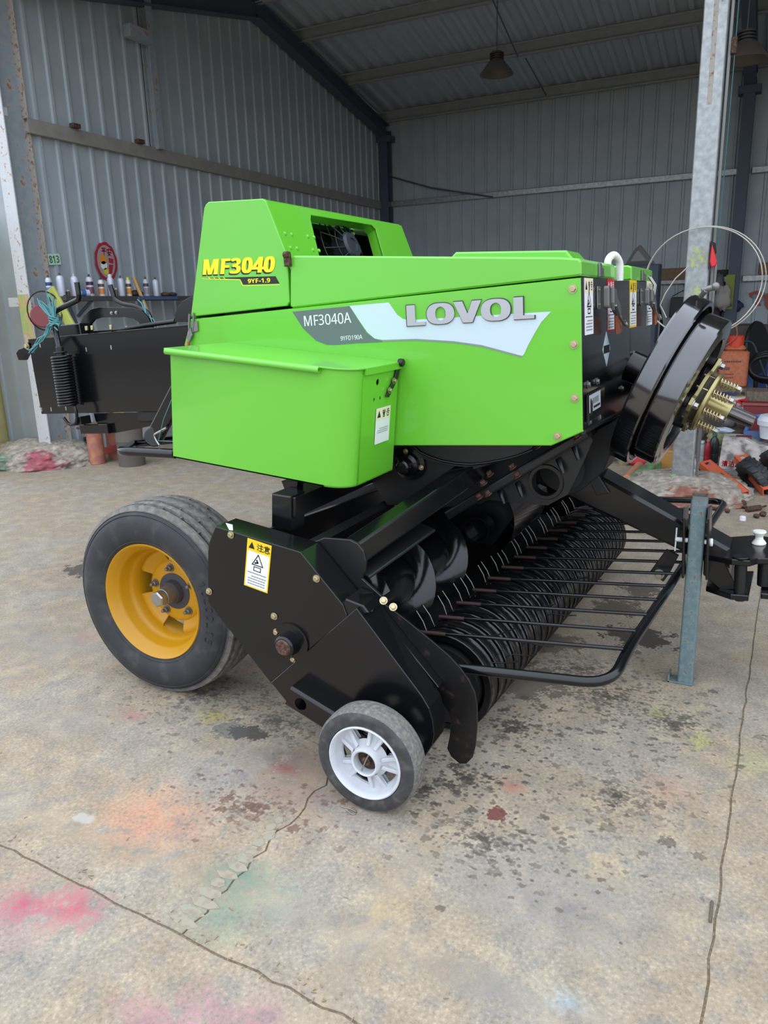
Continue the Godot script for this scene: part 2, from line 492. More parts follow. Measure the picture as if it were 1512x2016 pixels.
# Concrete: a mottled ground with dust, oil drops and oversprayed paint, painted for a square of four metres.
# Gives the plain tile (repeated over the far yard) and the stained one (the square before the camera).
func floor_images() -> Array:
	var S := 2048
	var N := 1024
	var noise := func(freq: float, seed_: int, oct: int, kind: int) -> PackedByteArray:
		var f := FastNoiseLite.new()
		f.noise_type = kind
		f.frequency = freq
		f.seed = seed_
		f.fractal_octaves = oct
		return f.get_seamless_image(N, N).get_data()
	var big: PackedByteArray = noise.call(0.006, 1, 3, FastNoiseLite.TYPE_SIMPLEX_SMOOTH)
	var mid: PackedByteArray = noise.call(0.022, 2, 4, FastNoiseLite.TYPE_SIMPLEX)
	var fine: PackedByteArray = noise.call(0.11, 3, 4, FastNoiseLite.TYPE_SIMPLEX)
	var scuff: PackedByteArray = noise.call(0.04, 5, 5, FastNoiseLite.TYPE_SIMPLEX)
	var rng := RandomNumberGenerator.new()
	rng.seed = 21
	var px := PackedFloat32Array()
	px.resize(S * S * 3)
	var warm := Vector3(168, 151, 128)
	var cool := Vector3(166, 154, 137)
	var blue := Vector3(142, 136, 129)
	var sand := Vector3(182, 165, 136)
	for y in S:
		for x in S:
			var h := (y >> 1) * N + (x >> 1)
			var k := (y & 1023) * N + (x & 1023)
			var m := mid[h] / 255.0
			var fi := fine[k] / 255.0
			var c := warm.lerp(cool, smoothstep(0.35, 0.65, big[h] / 255.0))
			c = c.lerp(sand, smoothstep(0.55, 0.85, m) * 0.25)
			c = c.lerp(blue, smoothstep(0.52, 0.8, scuff[h] / 255.0) * 0.45)
			c *= 0.92 + 0.15 * fi + 0.09 * rng.randf() - 0.045 + 0.12 * (m - 0.5)
			if fi > 0.76 or fi < 0.2:
				c *= 1.06 if fi > 0.5 else 0.92
			var i := (y * S + x) * 3
			px[i] = c.x
			px[i + 1] = c.y
			px[i + 2] = c.z
	var plain := to_image(px, S)
	# [x, z, radius x, radius z, colour, strength, 0 cloud of overspray | 1 crisp oil drops | 2 puddle stain]
	var st := [
		[-1.57, -1.45, 0.16, 0.16, Vector3(236, 160, 118), 0.75, 0], [-1.48, -1.42, 0.2, 0.14, Vector3(214, 130, 104), 0.5, 0],
		[-1.59, -1.03, 0.07, 0.06, Vector3(206, 62, 92), 0.9, 0], [-1.47, -1.08, 0.1, 0.07, Vector3(206, 66, 92), 0.95, 0], [-1.62, -0.98, 0.2, 0.14, Vector3(190, 110, 130), 0.4, 0],
		[-1.15, -1.35, 0.09, 0.08, Vector3(74, 136, 118), 0.75, 0], [-1.11, -1.22, 0.14, 0.1, Vector3(96, 146, 124), 0.6, 0], [-1.02, -1.34, 0.12, 0.1, Vector3(110, 150, 130), 0.35, 0],
		[-1.74, -1.98, 0.07, 0.05, Vector3(188, 170, 52), 0.8, 0], [-1.8, -2.05, 0.08, 0.07, Vector3(120, 126, 80), 0.5, 0],
		[-0.1, -2.52, 0.04, 0.07, Vector3(190, 206, 84), 0.8, 0], [-0.25, -2.66, 0.05, 0.05, Vector3(160, 172, 76), 0.7, 0], [0.07, -2.45, 0.08, 0.1, Vector3(180, 196, 110), 0.5, 0],
		[-1.31, -1.81, 0.06, 0.035, Vector3(170, 52, 56), 0.9, 0], [-1.3, -1.85, 0.16, 0.1, Vector3(126, 96, 86), 0.6, 0], [-1.2, -1.72, 0.24, 0.12, Vector3(140, 92, 78), 0.45, 0],
		[-0.6, -2.02, 0.04, 0.04, Vector3(206, 86, 70), 0.7, 0], [-0.6, -1.87, 0.035, 0.03, Vector3(110, 52, 50), 0.8, 2], [-0.16, -2.2, 0.1, 0.1, Vector3(212, 140, 112), 0.4, 0],
		[-0.27, -1.78, 0.08, 0.08, Vector3(206, 176, 120), 0.7, 0], [-0.75, -1.4, 0.08, 0.06, Vector3(206, 176, 120), 0.6, 0], [-0.46, -1.3, 0.12, 0.05, Vector3(92, 104, 124), 0.45, 0],
		[-0.27, -1.33, 0.05, 0.035, Vector3(166, 188, 200), 0.8, 0], [-0.96, -0.98, 0.12, 0.07, Vector3(186, 104, 140), 0.6, 0], [-1.08, -0.92, 0.1, 0.05, Vector3(186, 104, 140), 0.55, 0], [-0.84, -1.03, 0.06, 0.05, Vector3(180, 104, 136), 0.5, 0],
		[-1.85, -2.35, 0.07, 0.06, Vector3(204, 106, 116), 0.4, 0], [-2.02, -1.86, 0.06, 0.04, Vector3(200, 96, 110), 0.55, 0], [-2.75, -2.3, 0.08, 0.08, Vector3(206, 130, 120), 0.4, 0], [-2.2, -1.75, 0.2, 0.15, Vector3(130, 132, 140), 0.4, 0],
		[-1.72, -1.35, 0.035, 0.025, Vector3(188, 182, 170), 0.8, 2], [-1.45, -1.75, 0.2, 0.2, Vector3(150, 156, 168), 0.45, 0], [-0.35, -1.6, 0.3, 0.16, Vector3(118, 118, 124), 0.5, 0],
		[-1.55, -1.94, 0.075, 0.045, Vector3(74, 68, 62), 0.85, 2], [-1.62, -1.93, 0.08, 0.05, Vector3(96, 100, 98), 0.5, 2], [-1.36, -1.86, 0.1, 0.07, Vector3(80, 76, 74), 0.6, 0], [-1.5, -2.05, 0.5, 0.25, Vector3(96, 90, 80), 0.5, 1],
		[-0.85, -1.9, 0.16, 0.12, Vector3(72, 66, 58), 0.75, 1], [-0.75, -2.0, 0.26, 0.2, Vector3(70, 62, 54), 0.75, 1], [-0.7, -2.35, 0.3, 0.24, Vector3(74, 66, 58), 0.75, 1], [-0.6, -1.75, 0.4, 0.2, Vector3(86, 76, 66), 0.6, 1], [-0.3, -2.1, 0.35, 0.3, Vector3(80, 72, 64), 0.4, 1],
		[-1.3, -1.6, 0.35, 0.18, Vector3(110, 84, 72), 0.65, 1], [-1.9, -2.1, 0.5, 0.3, Vector3(92, 84, 76), 0.5, 1], [-0.2, -2.6, 0.3, 0.25, Vector3(80, 76, 66), 0.6, 1], [-0.45, -2.7, 0.3, 0.3, Vector3(78, 70, 60), 0.6, 1],
		[-0.41, -3.3, 0.15, 0.12, Vector3(66, 58, 52), 0.85, 2], [-0.56, -3.62, 0.12, 0.1, Vector3(78, 70, 60), 0.7, 2], [-0.5, -3.9, 0.1, 0.1, Vector3(78, 70, 60), 0.7, 2], [-0.75, -3.1, 0.12, 0.1, Vector3(84, 74, 64), 0.6, 2], [-0.8, -2.7, 0.2, 0.16, Vector3(82, 72, 62), 0.6, 2], [-0.6, -2.9, 0.4, 0.3, Vector3(90, 80, 70), 0.5, 1],
		[-3.52, -3.05, 0.15, 0.14, Vector3(80, 70, 64), 0.8, 2], [-3.55, -3.25, 0.16, 0.2, Vector3(96, 74, 68), 0.55, 0], [-3.0, -2.2, 0.4, 0.2, Vector3(128, 122, 116), 0.4, 0], [-2.9, -4.2, 0.5, 0.1, Vector3(130, 126, 118), 0.4, 0], [-4.3, -3.9, 0.35, 0.1, Vector3(130, 124, 118), 0.4, 0], [-4.2, -2.6, 0.2, 0.16, Vector3(190, 200, 120), 0.3, 0],
		[-0.02, -5.75, 0.16, 0.12, Vector3(190, 128, 116), 0.5, 0], [-2.6, -1.6, 0.12, 0.1, Vector3(120, 124, 128), 0.45, 0], [-2.15, -2.6, 0.5, 0.4, Vector3(112, 106, 98), 0.35, 1],
	]
	var k := S / 4.0
	for q in st:
		var cx: float = (q[0] + 3.85) * k
		var cy: float = (q[1] + 4.4) * k
		var rx: float = q[2] * k
		var ry: float = q[3] * k
		var col: Vector3 = q[4]
		if q[6] == 1:
			# a shower of separate drops, thinning outwards
			for d in int(rx * ry * 0.018):
				var an := rng.randf() * TAU
				var dd := absf(rng.randfn(0.0, 0.55))
				var r := minf(1.0 + absf(rng.randfn(0.0, 1.7)) + (6.0 * rng.randf() if rng.randf() < 0.05 else 0.0), 9.0)
				var ox := cx + cos(an) * dd * rx
				var oy := cy + sin(an) * dd * ry
				var st_a: float = q[5] * rng.randf_range(0.45, 1.0)
				for y in range(maxi(0, int(oy - r - 2)), mini(S, int(oy + r + 3))):
					for x in range(maxi(0, int(ox - r - 2)), mini(S, int(ox + r + 3))):
						var e := Vector2((x - ox) * (0.75 + 0.25 * sin(an * 3.0)), y - oy).length() + (fine[(y & 1023) * N + (x & 1023)] / 255.0 - 0.5) * r * 1.2
						var a := clampf(r + 0.6 - e, 0, 1) * st_a
						if a > 0:
							var i := (y * S + x) * 3
							px[i] = lerpf(px[i], col.x, a)
							px[i + 1] = lerpf(px[i + 1], col.y, a)
							px[i + 2] = lerpf(px[i + 2], col.z, a)
			continue
		for y in range(maxi(0, int(cy - ry * 1.7)), mini(S, int(cy + ry * 1.7))):
			for x in range(maxi(0, int(cx - rx * 1.7)), mini(S, int(cx + rx * 1.7))):
				var sc := scuff[(y >> 1) * N + (x >> 1)] / 255.0 - 0.5
				var fi := fine[(y & 1023) * N + (x & 1023)] / 255.0 - 0.5
				var d := Vector2((x - cx) / rx, (y - cy) / ry).length()
				var a := 0.0
				if q[6] == 0:
					a = smoothstep(1.25, 0.2, d + sc * 1.5) * (0.6 + 0.9 * fi + 1.2 * sc)
				else:
					a = smoothstep(1.0, 0.86, d + sc * 1.1 + fi * 0.5)
				a = clampf(a, 0, 1) * q[5] * (0.8 if q[6] == 0 else 1.0)
				var i := (y * S + x) * 3
				px[i] = lerpf(px[i], col.x, a)
				px[i + 1] = lerpf(px[i + 1], col.y, a)
				px[i + 2] = lerpf(px[i + 2], col.z, a)
	return [plain, to_image(px, S)]


func to_image(px: PackedFloat32Array, s: int) -> Image:
	var by := PackedByteArray()
	by.resize(s * s * 3)
	for i in s * s * 3:
		by[i] = clampi(int(px[i] * 0.94), 0, 255)
	return Image.create_from_data(s, s, false, Image.FORMAT_RGB8, by)


func build_floor():
	var rng := RandomNumberGenerator.new()
	rng.seed = 11
	var fl := Node3D.new()
	fl.name = "floor"
	add_child(fl)
	structure(fl)
	var m := mat(Color.WHITE, 0.88)
	var im := floor_images()
	m.albedo_texture = ImageTexture.create_from_image(im[1])
	var m_far := mat(Color.WHITE, 0.88)
	m_far.albedo_texture = ImageTexture.create_from_image(im[0])
	var dirt := worn(mat(Color.WHITE, 1.0), [[0.2, C(116, 101, 82)], [0.6, C(142, 125, 101)], [0.9, C(160, 143, 117)]], 0.05, 12, 3.0, true)
	# joints: along x near the camera, along z at the right, the broken one between, the far one before the shed
	var wav := func(a: Vector2, b: Vector2, amp: float, k: int) -> Array:
		var o := []
		for i in k + 1:
			var u := float(i) / k
			var p := a.lerp(b, u)
			var nn := (b - a).orthogonal().normalized()
			if i > 0 and i < k:
				p += nn * rng.randf_range(-amp, amp)
			o.append(p)
		return o
	var A: Array = [Vector2(-14, -1.55)] + wav.call(Vector2(-3.2, -1.24), Vector2(-0.01, -1.06), 0.005, 70)
	var B1: Array = wav.call(Vector2(-0.015, -1.06), Vector2(0.075, -4.93), 0.004, 60)
	var B0: Array = wav.call(Vector2(-0.15, 9.0), Vector2(-0.015, -1.06), 0.002, 6)
	var Cc: Array = wav.call(Vector2(-1.15, -1.125), Vector2(-1.14, -2.2), 0.012, 26)
	var D: Array = wav.call(Vector2(-14, -4.85), Vector2(14, -4.98), 0.006, 60)
	var rev := func(a: Array) -> Array:
		var o := a.duplicate()
		o.reverse()
		return o
	var rect := PackedVector2Array([Vector2(-3.85, -4.4), Vector2(0.15, -4.4), Vector2(0.15, -0.4), Vector2(-3.85, -0.4)])
	var slab := func(poly: Array, called: String, gap: float):
		var p := PackedVector2Array(MB.inset(MB.ccw(poly), gap))
		var near := Geometry2D.intersect_polygons(p, rect)
		var far := Geometry2D.clip_polygons(p, rect)
		# a slab that rings the square is cut in two so that no outline has a hole
		var main: MeshInstance3D = null
		for part in [[near, m], [far, m_far]]:
			for piece in part[0]:
				if Geometry2D.is_polygon_clockwise(piece) and part[0].size() > 1 and piece.size() == 4:
					continue
				var mb := MB.new()
				var idx := Geometry2D.triangulate_polygon(piece)
				mb.flat()
				for i in range(0, idx.size(), 3):
					var t := [piece[idx[i]], piece[idx[i + 1]], piece[idx[i + 2]]]
					if (t[1] - t[0]).cross(t[2] - t[0]) > 0:
						t = [t[0], t[2], t[1]]
					for w in [t[0], t[2], t[1]]:
						mb.st.set_uv(Vector2((w.x + 3.85) / 4.0, (w.y + 4.4) / 4.0))
						mb.st.add_vertex(Vector3(w.x, 0, w.y))
				for i in piece.size():
					var a: Vector2 = piece[i]
					var b: Vector2 = piece[(i + 1) % piece.size()]
					var vs := [Vector3(a.x, 0, a.y), Vector3(b.x, 0, b.y), Vector3(b.x, -0.12, b.y), Vector3(a.x, 0, a.y), Vector3(b.x, -0.12, b.y), Vector3(a.x, -0.12, a.y)]
					for w in [0, 2, 1, 3, 5, 4]:
						mb.st.set_uv(Vector2((vs[w].x + 3.85) / 4.0, (vs[w].z + 4.4) / 4.0))
						mb.st.add_vertex(vs[w])
				var o := put(mb, called if main == null else "slab_margin", part[1], fl if main == null else main)
				if main == null:
					main = o
	var a_left: Array = A.filter(func(p): return p.x < -1.15)
	var a_right: Array = A.filter(func(p): return p.x >= -1.12)
	slab.call([Vector2(-14, 9)] + A + rev.call(B0).slice(1), "slab", 0.004)
	slab.call(a_left + Cc + [Vector2(-1.14, -2.4), Vector2(-1.16, -4.9)] + rev.call(D.filter(func(p): return p.x < -1.16)), "slab", 0.003)
	slab.call(rev.call(Cc) + a_right.slice(0, -1) + B1 + [Vector2(-1.16, -4.9), Vector2(-1.14, -2.4)], "slab", 0.003)
	slab.call(B0 + B1.slice(1) + [Vector2(14, -4.98), Vector2(14, 9)], "slab", 0.003)
	slab.call(D + [Vector2(14, -15), Vector2(-14, -15)], "slab", 0.003)
	var mb := MB.new()
	mb.box(Vector3(0, -0.0845, -3), Vector3(30, 0.16, 26), 0.0)
	put(mb, "joint_filling", dirt, fl)
	# broken pieces along the cracked joint, lying a little proud of the slab
	var frag := worn(mat(Color.WHITE, 0.9), [[0.2, C(146, 134, 116)], [0.5, C(160, 148, 128)], [0.8, C(150, 150, 132)]], 0.03, 15, 2.0, true)
	for i in 13:
		var z := -1.16 - i * 0.035
		var w := lerpf(0.05, 0.016, i / 13.0)
		mb = MB.new()
		var pl := []
		for j in 6:
			var an := TAU * j / 6
			pl.append(Vector2(cos(an) * w * rng.randf_range(0.55, 1.1), sin(an) * 0.021 * rng.randf_range(0.6, 1.0)))
		mb.prism(pl, -0.01, rng.randf_range(0.0008, 0.0025), 0.0005, Transform3D(Basis(Vector3.RIGHT, -PI / 2), Vector3(-1.172 + rng.randf_range(-0.012, 0.012), 0.0, z)))
		put(mb, "concrete_fragment", frag, fl)


# One trapezoid-ribbed steel sheet: width along x, height along y (top may slope), ribs standing out towards +z.
func sheet(w: float, h0: float, h1: float, pitch: float, rib: float, rise: float) -> MB:
	var mb := MB.new()
	mb.flat()
	var xs := [Vector2(0, 0)]
	var x := pitch * 0.5
	while x < w:
		for p in [[-rib * 0.5, 0.0], [-rib * 0.3, rise], [rib * 0.3, rise], [rib * 0.5, 0.0]]:
			xs.append(Vector2(x + p[0], p[1]))
		x += pitch
	xs.append(Vector2(w, 0))
	for i in xs.size() - 1:
		var a: Vector2 = xs[i]
		var b: Vector2 = xs[i + 1]
		var ya := lerpf(h0, h1, a.x / w)
		var yb := lerpf(h0, h1, b.x / w)
		mb.quad(Vector3(a.x, 0, a.y), Vector3(b.x, 0, b.y), Vector3(b.x, yb, b.y), Vector3(a.x, ya, a.y))
		mb.quad(Vector3(b.x, 0, -0.03), Vector3(a.x, 0, -0.03), Vector3(a.x, ya, -0.03), Vector3(b.x, yb, -0.03))
	mb.quad(Vector3(0, h0, 0), Vector3(w, h1, 0), Vector3(w, h1, -0.03), Vector3(0, h0, -0.03))
	return mb


func roof_y(z: float) -> float:
	return 5.485 - 0.212 * absf(z + 9.4)


func h_beam(mb: MB, a: Vector3, b: Vector3, flange: float, depth: float, up: Vector3):
	var z := (b - a).normalized()
	var x := up.cross(z).normalized()
	var y := z.cross(x)
	var t := Transform3D(Basis(x, y, z), a)
	var l := a.distance_to(b)
	mb.box(Vector3(0, depth / 2, l / 2), Vector3(flange, 0.012, l), 0.002, t)
	mb.box(Vector3(0, -depth / 2, l / 2), Vector3(flange, 0.012, l), 0.002, t)
	mb.box(Vector3(0, 0, l / 2), Vector3(0.009, depth, l), 0.001, t)


# C purlin along a line: web facing the viewer's side.
func c_beam(mb: MB, a: Vector3, b: Vector3, h: float, d: float, up := Vector3.UP):
	var z := (b - a).normalized()
	var x := up.cross(z).normalized()
	var t := Transform3D(Basis(x, z.cross(x), z), a)
	var l := a.distance_to(b)
	mb.box(Vector3(0, 0, l / 2), Vector3(0.004, h, l), 0.001, t)
	for s in [-1, 1]:
		mb.box(Vector3(d / 2, s * (h / 2 - 0.002), l / 2), Vector3(d, 0.004, l), 0.001, t)
		mb.box(Vector3(d, s * (h / 2 - 0.012), l / 2), Vector3(0.004, 0.02, l), 0.001, t)


func build_shed():
	var X0 := -6.5
	var ZB := -13.25
	var ZF := -5.6
	# left gable wall: sheets of four ribs
	var wl := Node3D.new()
	wl.name = "wall_left"
	add_child(wl)
	structure(wl)
	var turn := Basis(Vector3.UP, PI / 2)
	var z := ZF - 0.05
	while z > ZB + 0.05:
		var w := minf(0.86, z - ZB)
		var mb := sheet(w, roof_y(z), roof_y(z - w), 0.215, 0.05, 0.022)
		var o := put(mb, "sheet", M.sheet, wl)
		o.transform = Transform3D(turn, Vector3(X0 - 0.03, 0, z))
		z -= 0.86
	var wb := Node3D.new()
	wb.name = "wall_back"
	add_child(wb)
	structure(wb)
	var x := X0
	var sh: Mesh = null
	while x < 7.5:
		if sh == null:
			var o := put(sheet(0.9, 4.7, 4.7, 0.225, 0.05, 0.022), "sheet", M.sheet, wb)
			sh = o.mesh
			o.position = Vector3(x, 0, ZB)
		else:
			var o := MeshInstance3D.new()
			o.mesh = sh
			o.name = "sheet"
			wb.add_child(o, true)
			o.position = Vector3(x, 0, ZB)
		x += 0.9
	var wr := Node3D.new()
	wr.name = "wall_right"
	add_child(wr)
	structure(wr)
	z = ZF
	while z > ZB:
		var w := minf(0.86, z - ZB)
		var o := put(sheet(w, roof_y(z - w), roof_y(z), 0.215, 0.05, 0.022), "sheet", M.sheet, wr)
		o.transform = Transform3D(Basis(Vector3.UP, -PI / 2), Vector3(7.4, 0, z - w))
		z -= 0.86
	# roof: ribbed sheets over both slopes
	var rf := Node3D.new()
	rf.name = "ceiling"
	add_child(rf)
	structure(rf)
	var slope := atan(0.212)
	var rsh := []
	for side in 2:
		x = X0 - 0.1
		var mesh: Mesh = null
		while x < 7.4:
			var o: MeshInstance3D
			var l := (4.1 if side == 0 else 4.4) / cos(slope)
			if mesh == null:
				o = put(sheet(0.9, l, l, 0.225, 0.1, 0.04), "roof_sheet", M.roof, rf)
				mesh = o.mesh
			else:
				o = MeshInstance3D.new()
				o.mesh = mesh
				o.name = "roof_sheet"
				rf.add_child(o, true)
			# the sheet's y runs down the slope, its ribs look down
			var d := Vector3(0, -sin(slope), -cos(slope)) if side == 0 else Vector3(0, -sin(slope), cos(slope))
			var nrm := Vector3(0, -cos(slope), sin(slope)) if side == 0 else Vector3(0, -cos(slope), -sin(slope))
			var xx := d.cross(nrm)
			o.transform = Transform3D(Basis(xx, d, nrm), Vector3(x + (0.9 if xx.x < 0 else 0.0), 5.53, -9.4))
			x += 0.9
	# purlins along x
	for zz in [-13.1, -11.75, -10.45, -9.5, -8.4, -7.1, -5.8]:
		var mb := MB.new()
		var yy := roof_y(zz) - 0.085
		c_beam(mb, Vector3(7.3, yy, zz), Vector3(X0, yy, zz), 0.17, 0.06)
		structure(put(mb, "trim_1", M.purlin_grey))
	# rafters along the gable and at the next bay, with their posts at the back wall
	for xx in [X0 + 0.1, -0.62, 5.2]:
		var mb := MB.new()
		h_beam(mb, Vector3(xx, roof_y(ZB) - 0.27, ZB + 0.12), Vector3(xx, roof_y(-9.4) - 0.27, -9.4), 0.16, 0.2, Vector3.UP)
		h_beam(mb, Vector3(xx, roof_y(-9.4) - 0.27, -9.4), Vector3(xx, roof_y(ZF) - 0.27, ZF), 0.16, 0.2, Vector3.UP)
		structure(put(mb, "trim_2", M.dark_beam))
		mb = MB.new()
		h_beam(mb, Vector3(xx, 0, ZB + 0.14), Vector3(xx, roof_y(ZB) - 0.25, ZB + 0.14), 0.16, 0.18, Vector3.BACK)
		mb.box(Vector3(xx, roof_y(ZB) - 0.4, ZB + 0.15), Vector3(0.3, 0.1, 0.2), 0.004)
		structure(put(mb, "trim_3", M.dark_beam))
	# side rails
	var mb := MB.new()
	c_beam(mb, Vector3(X0 + 0.035, 3.2, ZF), Vector3(X0 + 0.035, 3.2, ZB + 0.1), 0.13, 0.055)
	structure(put(mb, "trim_4", M.purlin))
	for yy in [3.22, 1.71]:
		mb = MB.new()
		mb.beam(Vector3(X0 + 0.1, yy, ZB + 0.06), Vector3(-0.68, yy, ZB + 0.06), 0.05, 0.09)
		structure(put(mb, "trim_5", M.galv))
		mb = MB.new()
		mb.beam(Vector3(-0.5, yy, ZB + 0.06), Vector3(7.3, yy, ZB + 0.06), 0.05, 0.09)
		structure(put(mb, "trim_5", M.galv))
	# short post and bracket high on the gable wall
	mb = MB.new()
	h_beam(mb, Vector3(X0 + 0.06, 3.25, -7.33), Vector3(X0 + 0.06, 5.3, -7.33), 0.1, 0.1, Vector3.RIGHT)
	structure(put(mb, "trim_6", M.col_grey))
	mb = MB.new()
	mb.box(Vector3(X0 + 0.12, 4.34, -7.12), Vector3(0.1, 0.12, 0.34), 0.004)
	structure(put(mb, "trim_6", M.col_grey))
	for e in [-6.15, -7.05]:
		mb = MB.new()
		mb.box(Vector3(X0 + 0.06, 3.285, e), Vector3(0.06, 0.04, 0.1), 0.004)
		put(mb, "rail_clip", M.rusty, get_node("trim_4"))
	# front columns: an H post at the left, a box post at the right
	var cl := thing("steel_column", "white and grey rusty steel column at the left front corner of the shed", "column", Vector3(X0 - 0.05, 0, -5.5))
	mb = MB.new()
	mb.box(Vector3(-0.02, 2.35, 0.135), Vector3(0.16, 4.5, 0.014), 0.002)
	put(mb, "front_flange", M.col_white, cl)
	mb = MB.new()
	mb.box(Vector3(-0.02, 2.35, 0.0), Vector3(0.012, 4.5, 0.256), 0.001)
	put(mb, "web", M.col_grey, cl)
	mb = MB.new()
	mb.box(Vector3(-0.02, 2.35, -0.135), Vector3(0.16, 4.5, 0.014), 0.002)
	put(mb, "rear_flange", M.col_rust, cl)
	mb = MB.new()
	mb.box(Vector3(-0.02, 1.42, 0.144), Vector3(0.15, 0.5, 0.004), 0.0)
	put(mb, "paint_patch", worn(mat(Color.WHITE, 0.6), [[0.2, C(190, 182, 168)], [0.4, C(192, 156, 120)], [0.55, C(188, 178, 112)], [0.7, C(160, 180, 112)]], 0.006, 71, 1.3, true), cl, "oversprayed orange, yellow and green paint")
	mb = MB.new()
	mb.box(Vector3(-0.16, 1.6, 0.06), Vector3(0.3, 0.09, 0.06), 0.003)
	mb.box(Vector3(-0.16, 3.3, 0.06), Vector3(0.3, 0.07, 0.06), 0.003)
	put(mb, "side_bracket", M.col_white, cl)
	var cr := thing("steel_column", "grey galvanised square steel column behind the black flywheel", "column", Vector3(-0.53, 0.1, -6.12))
	mb = MB.new()
	mb.prism(MB.rrect(0.155, 0.14, 0.014, 3), 0, 4.5, 0.0, Transform3D(Basis(Vector3.RIGHT, -PI / 2), Vector3.ZERO))
	put(mb, "post", M.galv, cr)
	mb = MB.new()
	mb.box(Vector3(0.095, 2.2, -0.03), Vector3(0.02, 4.3, 0.05), 0.002)
	put(mb, "conduit", M.grey_steel, cr)
	mb = MB.new()
	mb.tube([Vector3(0.125, 4.3, -0.01), Vector3(0.128, 2.9, -0.01), Vector3(0.118, 1.7, -0.01)], 0.004, 8)
	put(mb, "cable", mat(C(62, 108, 118), 0.6), cr, "thin blue green cable")
	mb = MB.new()
	mb.box(Vector3(0.12, 2.95, -0.01), Vector3(0.035, 0.1, 0.05), 0.004)
	put(mb, "cable_clamp", M.rusty, cr)
	var pat := worn(mat(Color.WHITE, 0.5), [[0.3, C(150, 154, 153)], [0.5, C(160, 166, 142)], [0.75, C(178, 186, 108)]], 0.02, 72, 2.0, true)
	for q in [[1.62, 0.09], [1.4, 0.05]]:
		mb = MB.new()
		mb.prism(range(18).map(func(i): return Vector2.from_angle(TAU * i / 18) * q[1] * (0.8 + 0.25 * sin(i * 2.3))), 0, 0.001, 0, Transform3D(Basis.from_scale(Vector3(0.75, 1, 1)), Vector3(0, q[0], 0.0705)))
		put(mb, "paint_patch", pat, cr, "oversprayed yellow green paint")
	mb = MB.new()
	for q in [[0.0, 3.3, 0.03, 1.4], [0.04, 3.7, 0.02, 1.0]]:
		mb.box(Vector3(q[0], q[1], 0.071), Vector3(q[2], q[3], 0.002), 0)
	put(mb, "rust_streak", M.col_rust, cr)
	# concrete collars round both column feet
	for q in [[Vector3(-6.72, 0, -5.42), Vector3(0.66, 0.24, 0.52), 81, "whitish concrete mound splashed with pink and green paint at the left column foot"], [Vector3(-0.53, 0, -6.15), Vector3(0.5, 0.16, 0.58), 82, "low brownish concrete mound at the foot of the square steel column"]]:
		var md := thing("concrete_mound", q[3], "mound", q[0])
		var spl := [[Vector2(0.42, 0.38), 0.2, C(176, 92, 108)], [Vector2(0.62, 0.3), 0.12, C(176, 92, 108)], [Vector2(0.0, 0.52), 0.13, C(108, 136, 124)]] if q[2] == 81 else [[Vector2(0.12, 0.48), 0.2, C(140, 100, 92)], [Vector2(0.5, 0.4), 0.16, C(158, 116, 106)]]
		put(mound(q[1], q[2], spl), "concrete", M.mound, md)
	# high bay lamps hung from the roof, switched off
	for q in [[Vector3(-3.201, 4.133, -9.6), "dark bell shaped lamp hanging below the middle of the roof"], [Vector3(-0.4508, 3.535, -8.2), "dark bell shaped lamp hanging at the top right beside the column"]]:
		var p: Vector3 = q[0]
		var l := thing("hanging_lamp", q[1], "lamp", p)
		mb = MB.new()
		mb.lathe([Vector2(0.06, 0.08), Vector2(0.1, 0.05), Vector2(0.19, -0.06), Vector2(0.2, -0.08), Vector2(0.185, -0.075), Vector2(0.09, 0.03)], 28, Transform3D(Basis(Vector3.RIGHT, -PI / 2), Vector3.ZERO))
		put(mb, "shade", mat(C(104, 96, 90), 0.45, 0.4), l)
		mb = MB.new()
		for k in 4:
			mb.cyl(Vector3(0, 0.06 + k * 0.025, 0), Vector3(0, 0.072 + k * 0.025, 0), 0.085, 20, 0.003)
		mb.cyl(Vector3(0, 0.06, 0), Vector3(0, 0.16, 0), 0.06, 16)
		put(mb, "heat_sink", mat(C(70, 68, 66), 0.5, 0.5), l)
		mb = MB.new()
		mb.tube([Vector3(0, 0.15, 0), Vector3(0, roof_y(p.z) - p.y - 0.05, 0)], 0.006, 6)
		put(mb, "hanger_wire", M.dark_beam, l)
	# tie rod across the roof
	mb = MB.new()
	mb.tube([Vector3(-3.257, 4.834, -9.6), Vector3(-3.604, 4.817, -11.75)], 0.009, 6)
	structure(put(mb, "trim_7", M.dark_beam))
	mb = MB.new()
	mb.tube([Vector3(-3.493, 4.781, -11.75), Vector3(-3.555, 4.598, -13.1)], 0.009, 6)
	structure(put(mb, "trim_7", M.dark_beam))
	mb = MB.new()
	mb.tube([Vector3(-6.44, 3.713, -13.2), Vector3(-5.541, 3.419, -13.15), Vector3(-4.436, 3.179, -13.15)], 0.014, 6)
	structure(put(mb, "trim_7", M.dark_beam))


